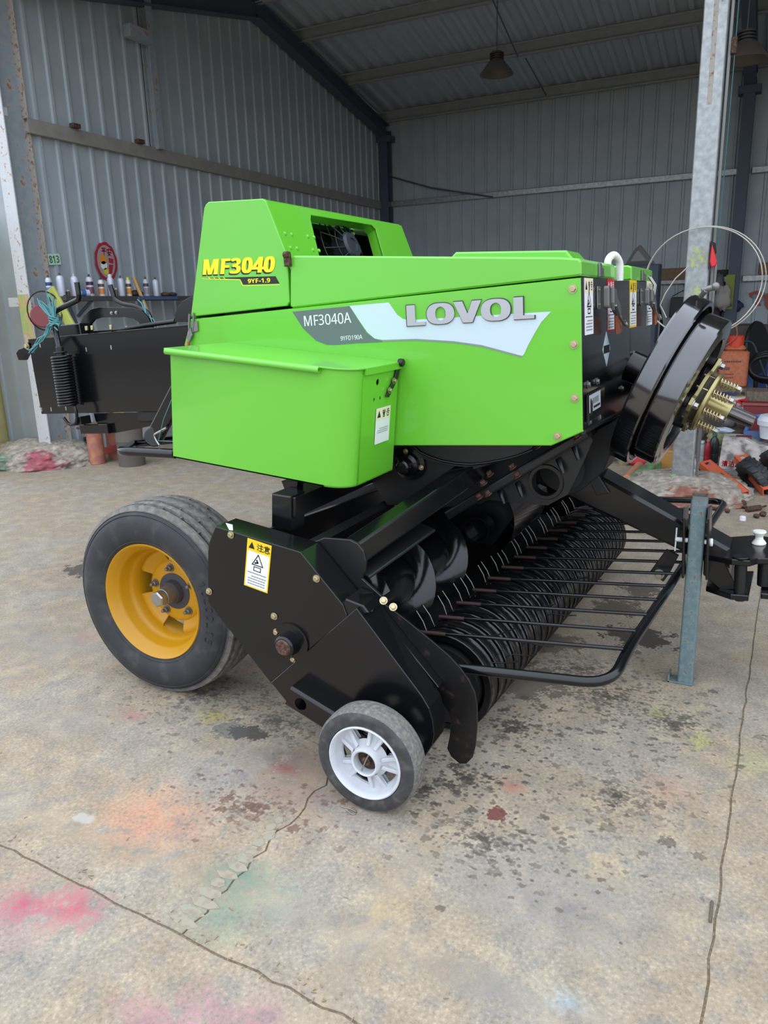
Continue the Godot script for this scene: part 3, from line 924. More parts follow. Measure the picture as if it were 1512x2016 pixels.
# A low dome of rough concrete; spl lists paint splashes as [place, radius, colour].
func mound(s: Vector3, seed_: int, spl: Array) -> MB:
	var f := FastNoiseLite.new()
	f.seed = seed_
	f.frequency = 2.2
	var g := FastNoiseLite.new()
	g.seed = seed_ + 7
	g.frequency = 9.0
	g.fractal_octaves = 4
	var mb := MB.new()
	mb.smooth()
	var rings := 44
	var segs := 120
	var pt := func(i: int, j: int) -> Array:
		var th := PI * 0.5 * i / rings
		var ph := TAU * (j % segs) / segs
		var d := Vector3(sin(th) * cos(ph), cos(th), sin(th) * sin(ph))
		var p := d * s * (1.0 + 0.16 * f.get_noise_3dv(d) + 0.05 * g.get_noise_3dv(d))
		p.y = maxf(p.y - 0.01, -0.02)
		var c := Color.WHITE
		for q in spl:
			var e: float = Vector2(p.x, p.z).distance_to(q[0]) / q[1] + 0.9 * g.get_noise_2d(p.x * 1.6, p.z * 1.6)
			if e < 0.8:
				c = (q[2] as Color).srgb_to_linear() * 3.0
		return [p, c]
	for i in rings:
		for j in segs:
			var a: Array = pt.call(i, j)
			var b: Array = pt.call(i, j + 1)
			var c: Array = pt.call(i + 1, j + 1)
			var d: Array = pt.call(i + 1, j)
			var ts := [[a, b, c], [a, c, d]]
			for k in 2:
				if k == 0 and i == 0:
					continue
				for v in [ts[k][0], ts[k][2], ts[k][1]]:
					mb.st.set_color(v[1])
					mb.st.add_vertex(v[0])
	return mb


const HAN := {
	"warn": [[0.1, 0.8, 0.9, 0.8], [0.3, 0.95, 0.3, 0.66], [0.7, 0.95, 0.7, 0.66], [0.12, 0.6, 0.88, 0.6], [0.28, 0.48, 0.72, 0.48], [0.28, 0.36, 0.72, 0.36], [0.28, 0.22, 0.72, 0.22, 0.72, 0.04, 0.28, 0.04, 0.28, 0.22]],
	"tell": [[0.22, 0.86, 0.8, 0.86], [0.5, 0.98, 0.5, 0.6], [0.06, 0.6, 0.94, 0.6], [0.24, 0.4, 0.76, 0.4, 0.76, 0.06, 0.24, 0.06, 0.24, 0.4]],
	"heed": [[0.1, 0.9, 0.24, 0.78], [0.04, 0.62, 0.18, 0.52], [0.08, 0.1, 0.26, 0.4], [0.6, 0.98, 0.66, 0.86], [0.36, 0.76, 0.94, 0.76], [0.42, 0.44, 0.9, 0.44], [0.34, 0.06, 0.98, 0.06], [0.65, 0.76, 0.65, 0.06]],
	"mind": [[0.5, 1.0, 0.5, 0.88], [0.16, 0.88, 0.84, 0.88], [0.06, 0.74, 0.94, 0.74], [0.28, 0.62, 0.72, 0.62, 0.72, 0.34, 0.28, 0.34, 0.28, 0.62], [0.28, 0.48, 0.72, 0.48], [0.1, 0.22, 0.06, 0.06], [0.3, 0.26, 0.34, 0.06, 0.7, 0.04, 0.74, 0.16], [0.86, 0.26, 0.95, 0.1]],
	"clear": [[0.08, 0.9, 0.2, 0.8], [0.02, 0.64, 0.14, 0.54], [0.06, 0.06, 0.2, 0.4], [0.32, 0.86, 0.94, 0.86], [0.38, 0.72, 0.88, 0.72], [0.28, 0.58, 0.98, 0.58], [0.63, 0.98, 0.63, 0.58], [0.42, 0.46, 0.42, 0.04], [0.42, 0.46, 0.84, 0.46, 0.84, 0.04], [0.42, 0.32, 0.84, 0.32], [0.42, 0.18, 0.84, 0.18]],
	"pure": [[0.08, 0.9, 0.2, 0.8], [0.02, 0.64, 0.14, 0.54], [0.06, 0.06, 0.2, 0.4], [0.32, 0.82, 0.96, 0.82], [0.64, 0.98, 0.64, 0.6], [0.38, 0.6, 0.9, 0.6], [0.42, 0.42, 0.86, 0.42, 0.86, 0.08, 0.42, 0.08, 0.42, 0.42]],
	"dose": [[0.3, 0.98, 0.3, 0.86], [0.04, 0.84, 0.58, 0.84], [0.14, 0.8, 0.5, 0.54], [0.48, 0.8, 0.1, 0.54], [0.2, 0.5, 0.18, 0.2, 0.08, 0.04], [0.42, 0.5, 0.42, 0.04], [0.72, 0.86, 0.72, 0.3], [0.92, 0.96, 0.92, 0.06, 0.8, 0.1]],
	"king": [[0.12, 0.88, 0.88, 0.88], [0.18, 0.5, 0.82, 0.5], [0.06, 0.08, 0.94, 0.08], [0.5, 0.88, 0.5, 0.08]],
	"flat": [[0.14, 0.88, 0.86, 0.88], [0.28, 0.74, 0.36, 0.56], [0.74, 0.74, 0.64, 0.56], [0.06, 0.46, 0.94, 0.46], [0.5, 0.88, 0.5, 0.0]],
	"calm": [[0.5, 1.0, 0.5, 0.88], [0.1, 0.7, 0.1, 0.84, 0.9, 0.84, 0.9, 0.7], [0.08, 0.46, 0.92, 0.46], [0.44, 0.74, 0.26, 0.3, 0.8, 0.02], [0.66, 0.46, 0.5, 0.18, 0.14, 0.02]],
}


# A place for flat print: p is lower left, lower right and upper left corner.
func print_frame(p: Array, nrm: Vector3) -> Array:
	var x: Vector3 = (p[1] - p[0]).normalized()
	var y := nrm.cross(x).normalized()
	return [Transform3D(Basis(x, y, nrm), p[0]), p[0].distance_to(p[1]), absf((p[2] - p[0]).dot(y))]


# A warning sticker w by h at t: plate, coloured head, a triangle and two signs, a picture box and lines of small print.
func sticker(parent: Node, t: Transform3D, w: float, h: float, head: Material, frac: float, ink: Material, signs: Array, label: String, rim: Material = null, picture := true):
	var mb := MB.new()
	mb.prism([Vector2.ZERO, Vector2(w, 0), Vector2(w, h), Vector2(0, h)], 0, 0.0008, 0, t)
	var o := put(mb, "warning_sticker", rim if rim else M.paper, parent, label)
	if rim:
		mb = MB.new()
		var e := w * 0.05
		mb.prism([Vector2(e, e), Vector2(w - e, e), Vector2(w - e, h * (1 - frac)), Vector2(e, h * (1 - frac))], 0.0008, 0.0011, 0, t)
		put(mb, "white_field", M.paper, o)
	mb = MB.new()
	mb.prism([Vector2(0, h * (1 - frac)), Vector2(w, h * (1 - frac)), Vector2(w, h), Vector2(0, h)], 0.0008, 0.0012, 0, t)
	put(mb, "heading", head, o)
	mb = MB.new()
	var f := h * frac
	var s := minf(w * 0.26, f * 0.62)
	var cy := h - f * 0.5
	var up := t.translated_local(Vector3(0, 0, 0.0012))
	mb.prism([Vector2(w * 0.2 - s * 0.5, cy - s * 0.45), Vector2(w * 0.2 + s * 0.5, cy - s * 0.45), Vector2(w * 0.2, cy + s * 0.5)], 0, 0.0004, 0, up)
	for i in signs.size():
		mb.strokes(HAN[signs[i]], s, s, up.translated_local(Vector3(w * (0.42 + 0.28 * i), cy - s * 0.5, 0)), 0.11, 0.0004)
	put(mb, "signs", ink, o)
	mb = MB.new()
	if picture:
		var b := [Vector2(w * 0.28, h * 0.5), Vector2(w * 0.72, h * 0.5), Vector2(w * 0.5, h * 0.5 + w * 0.4)]
		for i in 3:
			var a: Vector2 = b[i]
			var c: Vector2 = b[(i + 1) % 3]
			mb.strokes([[a.x, a.y, c.x, c.y]], 1, 1, up, w * 0.035, 0.0004)
		mb.strokes([[w * 0.4, h * 0.54, w * 0.5, h * 0.56, w * 0.46, h * 0.6]], 1, 1, up, w * 0.06, 0.0004)
		mb.strokes([[w * 0.12, h * 0.32, w * 0.88, h * 0.32]], 1, 1, up, w * 0.02, 0.0004)
		mb.strokes([[w * 0.36, h * 0.38, w * 0.64, h * 0.38, w * 0.64, h * 0.46, w * 0.36, h * 0.46, w * 0.36, h * 0.38]], 1, 1, up, w * 0.03, 0.0004)
	if picture:
		put(mb, "pictogram", M.ink_black, o)
	mb = MB.new()
	for r in (4 if picture else 3):
		var yy := h * (0.25 if picture else 0.42) - r * h * 0.055
		var x := w * (0.3 if r == 0 else 0.16)
		while x < w * 0.84:
			mb.strokes([[x, yy, x + w * 0.05, yy]], 1, 1, up, h * 0.022, 0.0004)
			x += w * 0.105
	put(mb, "small_print", M.ink_grey, o)


# A plate outline with a round hole.
func holed(mb: MB, poly: Array, c: Vector2, r: float, z0: float, z1: float, k := 32, t := Transform3D.IDENTITY):
	var outer := []
	var inner := []
	var p := MB.ccw(poly)
	var angles := range(k).map(func(i): return TAU * i / k)
	for v in p:
		angles.append(fposmod((v - c).angle(), TAU))
	angles.sort()
	for an in angles:
		var d := Vector2.from_angle(an)
		var best := 0.0
		for j in p.size():
			var hit = Geometry2D.segment_intersects_segment(c, c + d * 9.0, p[j], p[(j + 1) % p.size()])
			if hit != null:
				best = maxf(best, c.distance_to(hit))
			elif absf(wrapf((p[j] - c).angle() - an, -PI, PI)) < 1e-5:
				best = maxf(best, c.distance_to(p[j]))
		outer.append(c + d * best)
		inner.append(c + d * r)
	mb.ring_plate(outer, inner, z0, z1, t)


func build_baler():
	var bl := thing("square_baler", "green and black square baler with yellow wheel and front pickup reel", "baler", Vector3(-2.05, 0.38, -2.04), Basis(Vector3.BACK, deg_to_rad(3.0)))
	hood(bl)
	decals(bl)
	twine_box(bl)
	front_end(bl)
	bale_chamber(bl)
	underside(bl)
	wheels(bl)
	pickup(bl)
	tongue(bl)
	flywheel(bl)


func hood(bl: Node):
	var mb := MB.new()
	mb.prism([Vector2(0, 1.046), Vector2(1.555, 1.061), Vector2(1.555, 0.58), Vector2(1.449, 0.534), Vector2(-0.06, 0.534), Vector2(-0.05, 0.95)], -0.47, -0.45, 0.003)
	put(mb, "side_panel", M.green, bl)
	mb = MB.new()
	mb.prism([Vector2(0, 1.046), Vector2(1.555, 1.061), Vector2(1.555, 0.58), Vector2(1.449, 0.534), Vector2(-0.06, 0.534), Vector2(-0.05, 0.95)], -1.95, -1.93, 0.003)
	put(mb, "side_panel", M.green, bl)
	# long front lid, its raised ridge, and the second lid beyond it
	mb = MB.new()
	mb.prism([Vector2(0.478, 1.06), Vector2(0.49, 1.052), Vector2(1.553, 1.066), Vector2(1.557, 1.072), Vector2(1.557, 1.108), Vector2(1.55, 1.118), Vector2(1.49, 1.128), Vector2(0.516, 1.236), Vector2(0.503, 1.232), Vector2(0.498, 1.22)], -1.02, -0.449, 0.006)
	var lid := put(mb, "hood_lid", M.green, bl)
	mb = MB.new()
	mb.prism([Vector2(1.03, 1.17), Vector2(1.066, 1.199), Vector2(1.461, 1.162), Vector2(1.49, 1.125), Vector2(1.3, 1.12)], -0.86, -0.66, 0.006)
	put(mb, "lid_ridge", M.green, lid)
	mb = MB.new()
	mb.prism([Vector2(1.02, 1.064), Vector2(1.556, 1.07), Vector2(1.556, 1.122), Vector2(1.54, 1.13), Vector2(1.02, 1.16)], -2.0, -1.4, 0.006)
	var lid2 := put(mb, "hood_lid", M.green, bl)
	# latch eyes on the lids' front edges
	mb = MB.new()
	mb.prism([Vector2(0, 0), Vector2(0.07, 0.0), Vector2(0.07, 0.03), Vector2(0.04, 0.032), Vector2(0.03, 0.045), Vector2(0.0, 0.045)], 0, 0.008, 0.002, Transform3D(Basis(Vector3(0, 0, -1), Vector3.UP, Vector3.RIGHT), Vector3(1.557, 1.068, -0.7)))
	put(mb, "latch_eye", M.grey_steel, lid)
	mb = MB.new()
	mb.prism([Vector2(0, 0), Vector2(0.1, 0.0), Vector2(0.1, 0.03), Vector2(0.04, 0.032), Vector2(0.03, 0.045), Vector2(0.0, 0.045)], 0, 0.008, 0.002, Transform3D(Basis(Vector3(0, 0, -1), Vector3.UP, Vector3.RIGHT), Vector3(1.557, 1.07, -1.64)))
	put(mb, "latch_eye", M.grey_steel, lid2)
	# rear shroud over the knotters
	mb = MB.new()
	mb.prism([Vector2(0.002, 1.056), Vector2(0.465, 1.062), Vector2(0.478, 1.075), Vector2(0.487, 1.241), Vector2(0.42, 1.436), Vector2(0.408, 1.446), Vector2(0.16, 1.468), Vector2(0.145, 1.46), Vector2(0.136, 1.45)], -0.47, -0.449, 0.003)
	var shr := put(mb, "rear_shroud", M.green, bl)
	mb = MB.new()
	mb.prism([Vector2(0.002, 1.056), Vector2(0.47, 1.062), Vector2(0.487, 1.241), Vector2(0.42, 1.436), Vector2(0.16, 1.468), Vector2(0.136, 1.45)], -1.62, -1.6, 0.003)
	mb.prism([Vector2(0.15, 1.467), Vector2(0.41, 1.444), Vector2(0.41, 1.436), Vector2(0.15, 1.459)], -1.61, -0.465, 0.0)
	mb.prism([Vector2(0.002, 1.056), Vector2(0.138, 1.455), Vector2(0.152, 1.45), Vector2(0.016, 1.05)], -1.61, -0.465, 0.0)
	put(mb, "shroud_cover", M.green, shr)
	var n := Vector3(0.947, 0.322, 0)
	var o := Vector3(0.487, 1.241, -0.455)
	var t := Transform3D(Basis(Vector3(0, 0, -1), Vector3(-0.322, 0.947, 0), n), o)
	var at := func(p: Vector3) -> Vector2:
		return Vector2((p - o).dot(t.basis.x), (p - o).dot(t.basis.y))
	var w := []
	for p in [Vector3(0.4898, 1.242, -0.6858), Vector3(0.4276, 1.424, -0.7251), Vector3(0.4228, 1.438, -1.295), Vector3(0.4814, 1.266, -1.274)]:
		w.append(at.call(p))
	var r := 0.02
	w[1].y -= 0.012
	w[2].y -= 0.024
	mb = MB.new()
	mb.prism([Vector2(0, -0.08), Vector2(w[0].x + 0.012, -0.08), w[0], w[1] + Vector2(0.004, -r), w[1] + Vector2(r, 0), w[2] + Vector2(-r, 0), w[2] + Vector2(0.008, -r), w[3], Vector2(w[3].x + 0.02, -0.08), Vector2(1.16, -0.08), Vector2(1.16, 0.21), Vector2(0, 0.21)], -0.012, 0.0, 0.002, t)
	put(mb, "fan_bulkhead", M.green, shr)
	# returned rim of the opening
	mb = MB.new()
	var rim := [w[0], w[1] + Vector2(0.004, -r), w[1] + Vector2(r, 0), w[2] + Vector2(-r, 0), w[2] + Vector2(0.008, -r), w[3]]
	for i in rim.size() - 1:
		var a: Vector2 = rim[i]
		var b: Vector2 = rim[i + 1]
		mb.flat()
		mb.quad(t * Vector3(a.x, a.y, -0.001), t * Vector3(b.x, b.y, -0.001), t * Vector3(b.x, b.y, -0.05), t * Vector3(a.x, a.y, -0.05))
	put(mb, "opening_rim", M.green, shr)
	for u in [0.04, 0.085, 0.2, 0.245, 0.93, 0.98, 1.08, 1.12]:
		for v in [0.03, 0.085]:
			if u < 0.3 or v < 0.05:
				mb = MB.new()
				mb.lathe([Vector2(0.008, 0), Vector2(0.007, 0.003), Vector2(0.004, 0.005), Vector2(0, 0.006)], 10, t.translated_local(Vector3(u, v, 0)))
				put(mb, "rivet", M.green, shr)
	# fan behind the opening
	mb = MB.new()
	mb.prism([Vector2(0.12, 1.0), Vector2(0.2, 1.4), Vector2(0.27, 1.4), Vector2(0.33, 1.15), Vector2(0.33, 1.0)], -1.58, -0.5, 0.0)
	put(mb, "added_dark_liner", M.satin, shr)  # black box added behind the fan to darken the recess
	var fc: Vector3 = Vector3(0.3855, 1.3, -1.065)
	var ft := Transform3D(Basis(Vector3(0, 0, -1), Vector3(-0.322, 0.947, 0), n), fc)
	mb = MB.new()
	for q in [0.165, 0.1]:
		mb.tube(range(36).map(func(i): return ft * Vector3(q * cos(TAU * i / 36), q * sin(TAU * i / 36), 0.03 if q < 0.12 else 0.0)), 0.0035, 6, true)
	for i in 14:
		var an := TAU * i / 14
		mb.tube([ft * Vector3(0.055 * cos(an + 0.2), 0.055 * sin(an + 0.2), 0.045), ft * Vector3(0.11 * cos(an + 0.08), 0.11 * sin(an + 0.08), 0.03), ft * Vector3(0.165 * cos(an), 0.165 * sin(an), 0)], 0.0032, 6)
	var fan := put(mb, "cooling_fan", M.satin, bl)
	mb = MB.new()
	mb.lathe([Vector2(0.062, -0.02), Vector2(0.062, 0.045), Vector2(0.052, 0.056), Vector2(0.03, 0.058), Vector2(0.028, 0.052), Vector2(0, 0.052)], 28, ft)
	put(mb, "motor", mat(C(44, 48, 56), 0.45), fan)
	for i in 7:
		var an := TAU * i / 7
		mb = MB.new()
		var bt := ft * Transform3D(Basis(Vector3.BACK, an) * Basis(Vector3.RIGHT, 0.5), Vector3.ZERO)
		mb.prism([Vector2(0.05, -0.02), Vector2(0.155, -0.035), Vector2(0.16, 0.03), Vector2(0.05, 0.02)], -0.025, -0.022, 0.0, bt)
		put(mb, "blade", M.satin, fan)
	for e in [[0.07, 0.06], [0.09, -0.05], [-0.07, -0.06]]:
		mb = MB.new()
		mb.bolt(ft * Vector3(e[0], e[1], 0.035), n, 0.007, 0.008)
		put(mb, "bolt", M.zinc, fan)
	# hinge between lid and shroud, panel bolts
	mb = MB.new()
	mb.box(Vector3(0.495, 1.225, -0.44), Vector3(0.024, 0.05, 0.024), 0.004)
	mb.cyl(Vector3(0.487, 1.24, -0.43), Vector3(0.51, 1.24, -0.43), 0.012, 12, 0.003)
	put(mb, "lid_hinge", M.rusty, bl)
	for p in [Vector3(1.53, 1.029, -0.45), Vector3(1.531, 0.859, -0.45), Vector3(1.53, 0.689, -0.45), Vector3(1.472, 0.566, -0.45)]:
		mb = MB.new()
		mb.bolt(p, Vector3.BACK, 0.0095, 0.009)
		put(mb, "bolt", M.zinc, bl)
	# spring catch at the shroud's rear corner
	mb = MB.new()
	for p in [[Vector3(0.003, 1.067, -0.444), Vector3(-0.007, 1.024, -0.444), Vector3(-0.009, 0.985, -0.444)], [Vector3(0.024, 1.07, -0.444), Vector3(0.016, 1.023, -0.444), Vector3(0.006, 0.994, -0.444)]]:
		mb.tube(p, 0.004, 8)
	mb.prism([Vector2(0.007, 1.035), Vector2(0.039, 1.037), Vector2(0.035, 0.998), Vector2(0.003, 0.994)], -0.448, -0.443, 0.001)
	mb.prism([Vector2(-0.022, 0.978), Vector2(0.005, 1.014), Vector2(0.01, 0.984), Vector2(-0.01, 0.957)], -0.445, -0.435, 0.001)
	var lt := put(mb, "spring_catch", M.grey_steel, bl)
	mb = MB.new()
	mb.cyl(Vector3(-0.013, 0.961, -0.435), Vector3(-0.018, 0.945, -0.435), 0.008, 8)
	put(mb, "grip", M.copper, lt)
	# lifting eye between the two lids, wrapped in white
	mb = MB.new()
	mb.tube(fillet([Vector3(1.535, 1.06, -1.0), Vector3(1.533, 1.138, -1.0), Vector3(1.552, 1.157, -1.02), Vector3(1.568, 1.13, -1.06), Vector3(1.566, 1.06, -1.06)], 0.03, 6), 0.0135, 12)
	put(mb, "lifting_eye", M.rope, bl)
	# dark body added inside the hollow hood to block light
	mb = MB.new()
	mb.prism([Vector2(0.0, 0.6), Vector2(1.52, 0.6), Vector2(1.52, 1.05), Vector2(0.02, 1.04)], -1.92, -0.48, 0.0)
	put(mb, "hood_light_block", M.under, bl)


func flat_poly(parent: Node, called: String, m: Material, pts: Array, z0: float, z1: float, label := "") -> MeshInstance3D:
	var mb := MB.new()
	mb.prism(pts, z0, z1, 0.0)
	return put(mb, called, m, parent, label)


func mtext(parent: Node, called: String, m: Material, s: String, p: Array, bold: bool, depth: float, slant := 0.0, heavy := 0.0):
	var f := print_frame(p, Vector3.BACK)
	var mb := MB.new()
	for d in ([-1.0, 1.0] if heavy > 0 else [0.0]):
		mb.letters(s, f[1] - heavy * 2, f[2], Transform3D(f[0].basis, f[0].origin + f[0].basis.x * (heavy + d * heavy)), bold, depth + 0.0001 * d, slant)
	return put(mb, called, m, parent)


func decals(bl: Node):
	var grey := flat_poly(bl, "side_decal", M.decal_grey, [Vector2(0.487, 1.039), Vector2(0.731, 1.04), Vector2(0.767, 0.982), Vector2(0.794, 0.941), Vector2(0.823, 0.919), Vector2(0.853, 0.911), Vector2(0.853, 0.906), Vector2(0.743, 0.908), Vector2(0.658, 0.907), Vector2(0.622, 0.91), Vector2(0.579, 0.927), Vector2(0.527, 0.975)], -0.45, -0.4494, "grey and pale blue model decal")
	flat_poly(grey, "pale_field", M.decal_pale, [Vector2(0.732, 1.041), Vector2(0.889, 1.04), Vector2(0.918, 0.997), Vector2(0.937, 0.982), Vector2(0.957, 0.975), Vector2(1.46, 0.966), Vector2(1.428, 0.936), Vector2(1.405, 0.902), Vector2(1.382, 0.865), Vector2(1.368, 0.838), Vector2(1.362, 0.832), Vector2(1.224, 0.875), Vector2(1.123, 0.894), Vector2(0.984, 0.91), Vector2(0.853, 0.914), Vector2(0.823, 0.921), Vector2(0.795, 0.945), Vector2(0.768, 0.985)], -0.4494, -0.4488)
	flat_poly(grey, "edge_line", M.decal_edge, [Vector2(0.853, 0.914), Vector2(0.984, 0.91), Vector2(1.123, 0.894), Vector2(1.224, 0.875), Vector2(1.362, 0.832), Vector2(1.361, 0.827), Vector2(1.224, 0.869), Vector2(1.123, 0.888), Vector2(0.983, 0.904), Vector2(0.852, 0.908)], -0.45, -0.4488)
	mtext(grey, "model_lettering", M.ink_white, "MF3040A", [Vector3(0.535, 0.982, -0.449), Vector3(0.734, 0.981, -0.449), Vector3(0.537, 1.02, -0.449)], false, 0.0006)
	mtext(grey, "type_lettering", M.ink_white, "9YFD190A", [Vector3(0.684, 0.921, -0.449), Vector3(0.774, 0.922, -0.449), Vector3(0.685, 0.937, -0.449)], false, 0.0006)
	mtext(grey, "maker_badge", M.badge_edge, "LOVOL", [Vector3(0.953, 0.953, -0.449), Vector3(1.41, 0.947, -0.449), Vector3(0.96, 1.027, -0.449)], true, 0.004, 0.0, 0.006)
	mtext(grey, "maker_badge", M.badge, "LOVOL", [Vector3(0.957, 0.955, -0.449), Vector3(1.407, 0.949, -0.449), Vector3(0.964, 1.024, -0.449)], true, 0.0065, 0.0, 0.005)
	var rib := flat_poly(bl, "shroud_decal", M.ink_black, [Vector2(0.088, 1.197), Vector2(0.267, 1.177), Vector2(0.278, 1.155), Vector2(0.444, 1.144), Vector2(0.429, 1.172), Vector2(0.225, 1.187)], -0.449, -0.4486, "black ribbon decal under yellow lettering")
	flat_poly(rib, "ribbon_line", M.ink_yellow, [Vector2(0.085, 1.196), Vector2(0.267, 1.175), Vector2(0.277, 1.152), Vector2(0.445, 1.141), Vector2(0.444, 1.139), Vector2(0.275, 1.15), Vector2(0.265, 1.173), Vector2(0.085, 1.194)], -0.449, -0.4484)
	mtext(rib, "model_shadow", M.ink_black, "MF3040", [Vector3(0.087, 1.204, -0.449), Vector3(0.42, 1.182, -0.449), Vector3(0.096, 1.26, -0.449)], true, 0.0008, 0.2, 0.004)
	mtext(rib, "model_lettering", M.ink_yellow, "MF3040", [Vector3(0.091, 1.209, -0.448), Vector3(0.426, 1.187, -0.448), Vector3(0.1, 1.265, -0.448)], true, 0.0009, 0.2, 0.003)
	mtext(rib, "type_lettering", M.ink_yellow, "9YF-1.9", [Vector3(0.301, 1.158, -0.449), Vector3(0.403, 1.152, -0.449), Vector3(0.303, 1.174, -0.449)], true, 0.0006)
	var mb := MB.new()
	for q in [Vector3(0.123, 1.193, -0.448), Vector3(0.148, 1.19, -0.448), Vector3(0.172, 1.187, -0.448), Vector3(0.196, 1.184, -0.448)]:
		mb.prism([Vector2(-0.008, 0.006), Vector2(-0.004, 0.006), Vector2(0.008, -0.006), Vector2(0.004, -0.006)], 0, 0.0006, 0.0, Transform3D(Basis.IDENTITY, q))
	put(mb, "ribbon_slashes", M.ink_yellow, rib)


func twine_box(bl: Node):
	var u := Vector3(0.989, -0.146, 0)
	var t := Transform3D(Basis(u, Vector3(0, 0, -1), u.cross(Vector3(0, 0, -1))), Vector3(0.185, 0.942, -0.09))
	# plan outline: x along, y inwards
	var pl := [Vector2(0, 0.35), Vector2(0, 0.012), Vector2(0.012, 0.0)]
	for i in 9:
		var a := -PI / 2 + PI / 2 * i / 8
		pl.append(Vector2(0.655 + 0.085 * cos(a), 0.085 + 0.085 * sin(a)))
	pl.append(Vector2(0.74, 0.35))
	var mb := MB.new()
	var wall := pl.slice(0, -1)
	var inner := MB.inset(MB.ccw(pl), 0.003)
	var back := []
	for p in wall:
		var best: Vector2 = inner[0]
		for q in inner:
			if q.distance_to(p) < best.distance_to(p):
				best = q
		back.append(best)
	back.reverse()
	mb.prism(wall + back, -0.393, -0.004, 0.0, t, true)
	mb.prism(pl, -0.393, -0.388, 0.0, t)
	var side_t := t * Transform3D(Basis(Vector3(0, 1, 0), Vector3(0, 0, 1), Vector3(1, 0, 0)), Vector3(0.737, 0, 0))
	for q in [[0.084, 0.28, -0.09, -0.005, 0.19, -0.055, 0.011], [0.28, 0.35, -0.09, -0.005, 0.31, -0.06, 0.004], [0.084, 0.19, -0.393, -0.09, 0.17, -0.112, 0.006], [0.19, 0.35, -0.393, -0.09, 0.215, -0.112, 0.006]]:
		holed(mb, [Vector2(q[0], q[2]), Vector2(q[1], q[2]), Vector2(q[1], q[3]), Vector2(q[0], q[3])], Vector2(q[4], q[5]), q[6], 0.0, 0.003, 48, side_t)
	var bx := put(mb, "twine_box", M.green, bl, "bright green twine box with a hinged lid")
	mb = MB.new()
	var lp := [Vector2(-0.012, 0.36), Vector2(-0.012, -0.008), Vector2(0.645, -0.008)]
	for i in range(1, 9):
		var a := -PI / 2 + PI / 2 * i / 8
		lp.append(Vector2(0.655 + 0.093 * cos(a), 0.085 + 0.093 * sin(a)))
	lp.append(Vector2(0.748, 0.36))
	mb.prism(lp, -0.004, 0.002, 0.0015, t)
	mb.prism([Vector2(0.742, 0.085), Vector2(0.75, 0.085), Vector2(0.75, 0.36), Vector2(0.742, 0.36)], -0.022, 0.0, 0.0, t)
	var lid := put(mb, "box_lid", M.green, bx)
	mb = MB.new()
	mb.lathe([Vector2(0.0105, 0), Vector2(0.0105, 0.63), Vector2(0.0065, 0.63), Vector2(0.0065, 0.6), Vector2(0, 0.6)], 16, t * MB.frame(Vector3(0.0, -0.012, -0.009), Vector3.RIGHT))
	put(mb, "rolled_lip", M.green, lid)
	# strap at the lid's hinge end
	var rt := t * Transform3D(Basis(Vector3(0, 1, 0), Vector3(0, 0, 1), Vector3(1, 0, 0)), Vector3(0.742, 0, 0))
	mb = MB.new()
	mb.prism([Vector2(0.245, -0.11), Vector2(0.27, -0.115), Vector2(0.335, -0.055), Vector2(0.355, 0.005), Vector2(0.332, 0.012), Vector2(0.308, -0.045)], 0.001, 0.006, 0.001, rt)
	mb.cyl(rt * Vector3(0.342, 0.0, 0.0), rt * Vector3(0.342, 0.0, 0.02), 0.014, 14, 0.003)
	var sp := put(mb, "lid_strap", M.satin, bx)
	for q in [Vector2(0.268, -0.09), Vector2(0.298, -0.06)]:
		mb = MB.new()
		mb.bolt(rt * Vector3(q.x, q.y, 0.006), u, 0.008, 0.008)
		put(mb, "bolt", M.zinc, sp)
	var sw := 0.11
	sticker(bx, rt * Transform3D(Basis.IDENTITY, Vector3(0.185, -0.27, 0.0005)), sw, 0.125, M.cream, 0.34, M.ink_black, ["warn", "tell"], "cream and white warning sticker", null, false)
	# bracket showing below the box
	mb = MB.new()
	mb.prism(MB.rrect(0.2, 0.026, 0.01, 4), -0.03, 0.06, 0.002, Transform3D(t.basis * Basis(Vector3.RIGHT, -PI / 2), t * Vector3(0.16, 0.14, -0.407)))
	put(mb, "box_bracket", M.black, bx)


func latch(bl: Node, z: float, y: float):
	var t := Transform3D(Basis(Vector3(0, 0, -1), Vector3.UP, Vector3.RIGHT), Vector3(1.557, y, z))
	var mb := MB.new()
	mb.prism(MB.rrect(0.06, 0.075, 0.008, 3), 0, 0.004, 0.001, t)
	mb.prism(MB.rrect(0.05, 0.075, 0.01, 3), 0.012, 0.03, 0.002, t.translated_local(Vector3(0.05, 0.0, 0)))
	for q in [Vector2(-0.015, 0.024), Vector2(-0.015, -0.024)]:
		mb.bolt(t * Vector3(q.x, q.y, 0.004), Vector3.RIGHT, 0.005, 0.005)
	var o := put(mb, "toggle_latch", M.grey_steel, bl)
	mb = MB.new()
	mb.prism([Vector2(0.06, 0.03), Vector2(0.11, 0.025), Vector2(0.125, 0.0), Vector2(0.19, -0.03), Vector2(0.2, -0.065), Vector2(0.13, -0.065), Vector2(0.07, -0.045), Vector2(0.06, -0.02)], 0.03, 0.042, 0.002, t)
	put(mb, "lever", M.grey_steel, o)
	mb = MB.new()
	mb.prism([Vector2(0.132, -0.065), Vector2(0.2, -0.065), Vector2(0.205, -0.125), Vector2(0.155, -0.13)], 0.028, 0.044, 0.003, t)
	put(mb, "grip", M.copper, o)
	mb = MB.new()
	mb.tube([t * Vector3(0.07, -0.03, 0.046), t * Vector3(0.11, -0.07, 0.05), t * Vector3(0.18, -0.1, 0.056), t * Vector3(0.24, -0.105, 0.056), t * Vector3(0.23, -0.085, 0.05)], 0.0045, 8)
	put(mb, "hook", M.steel, o)


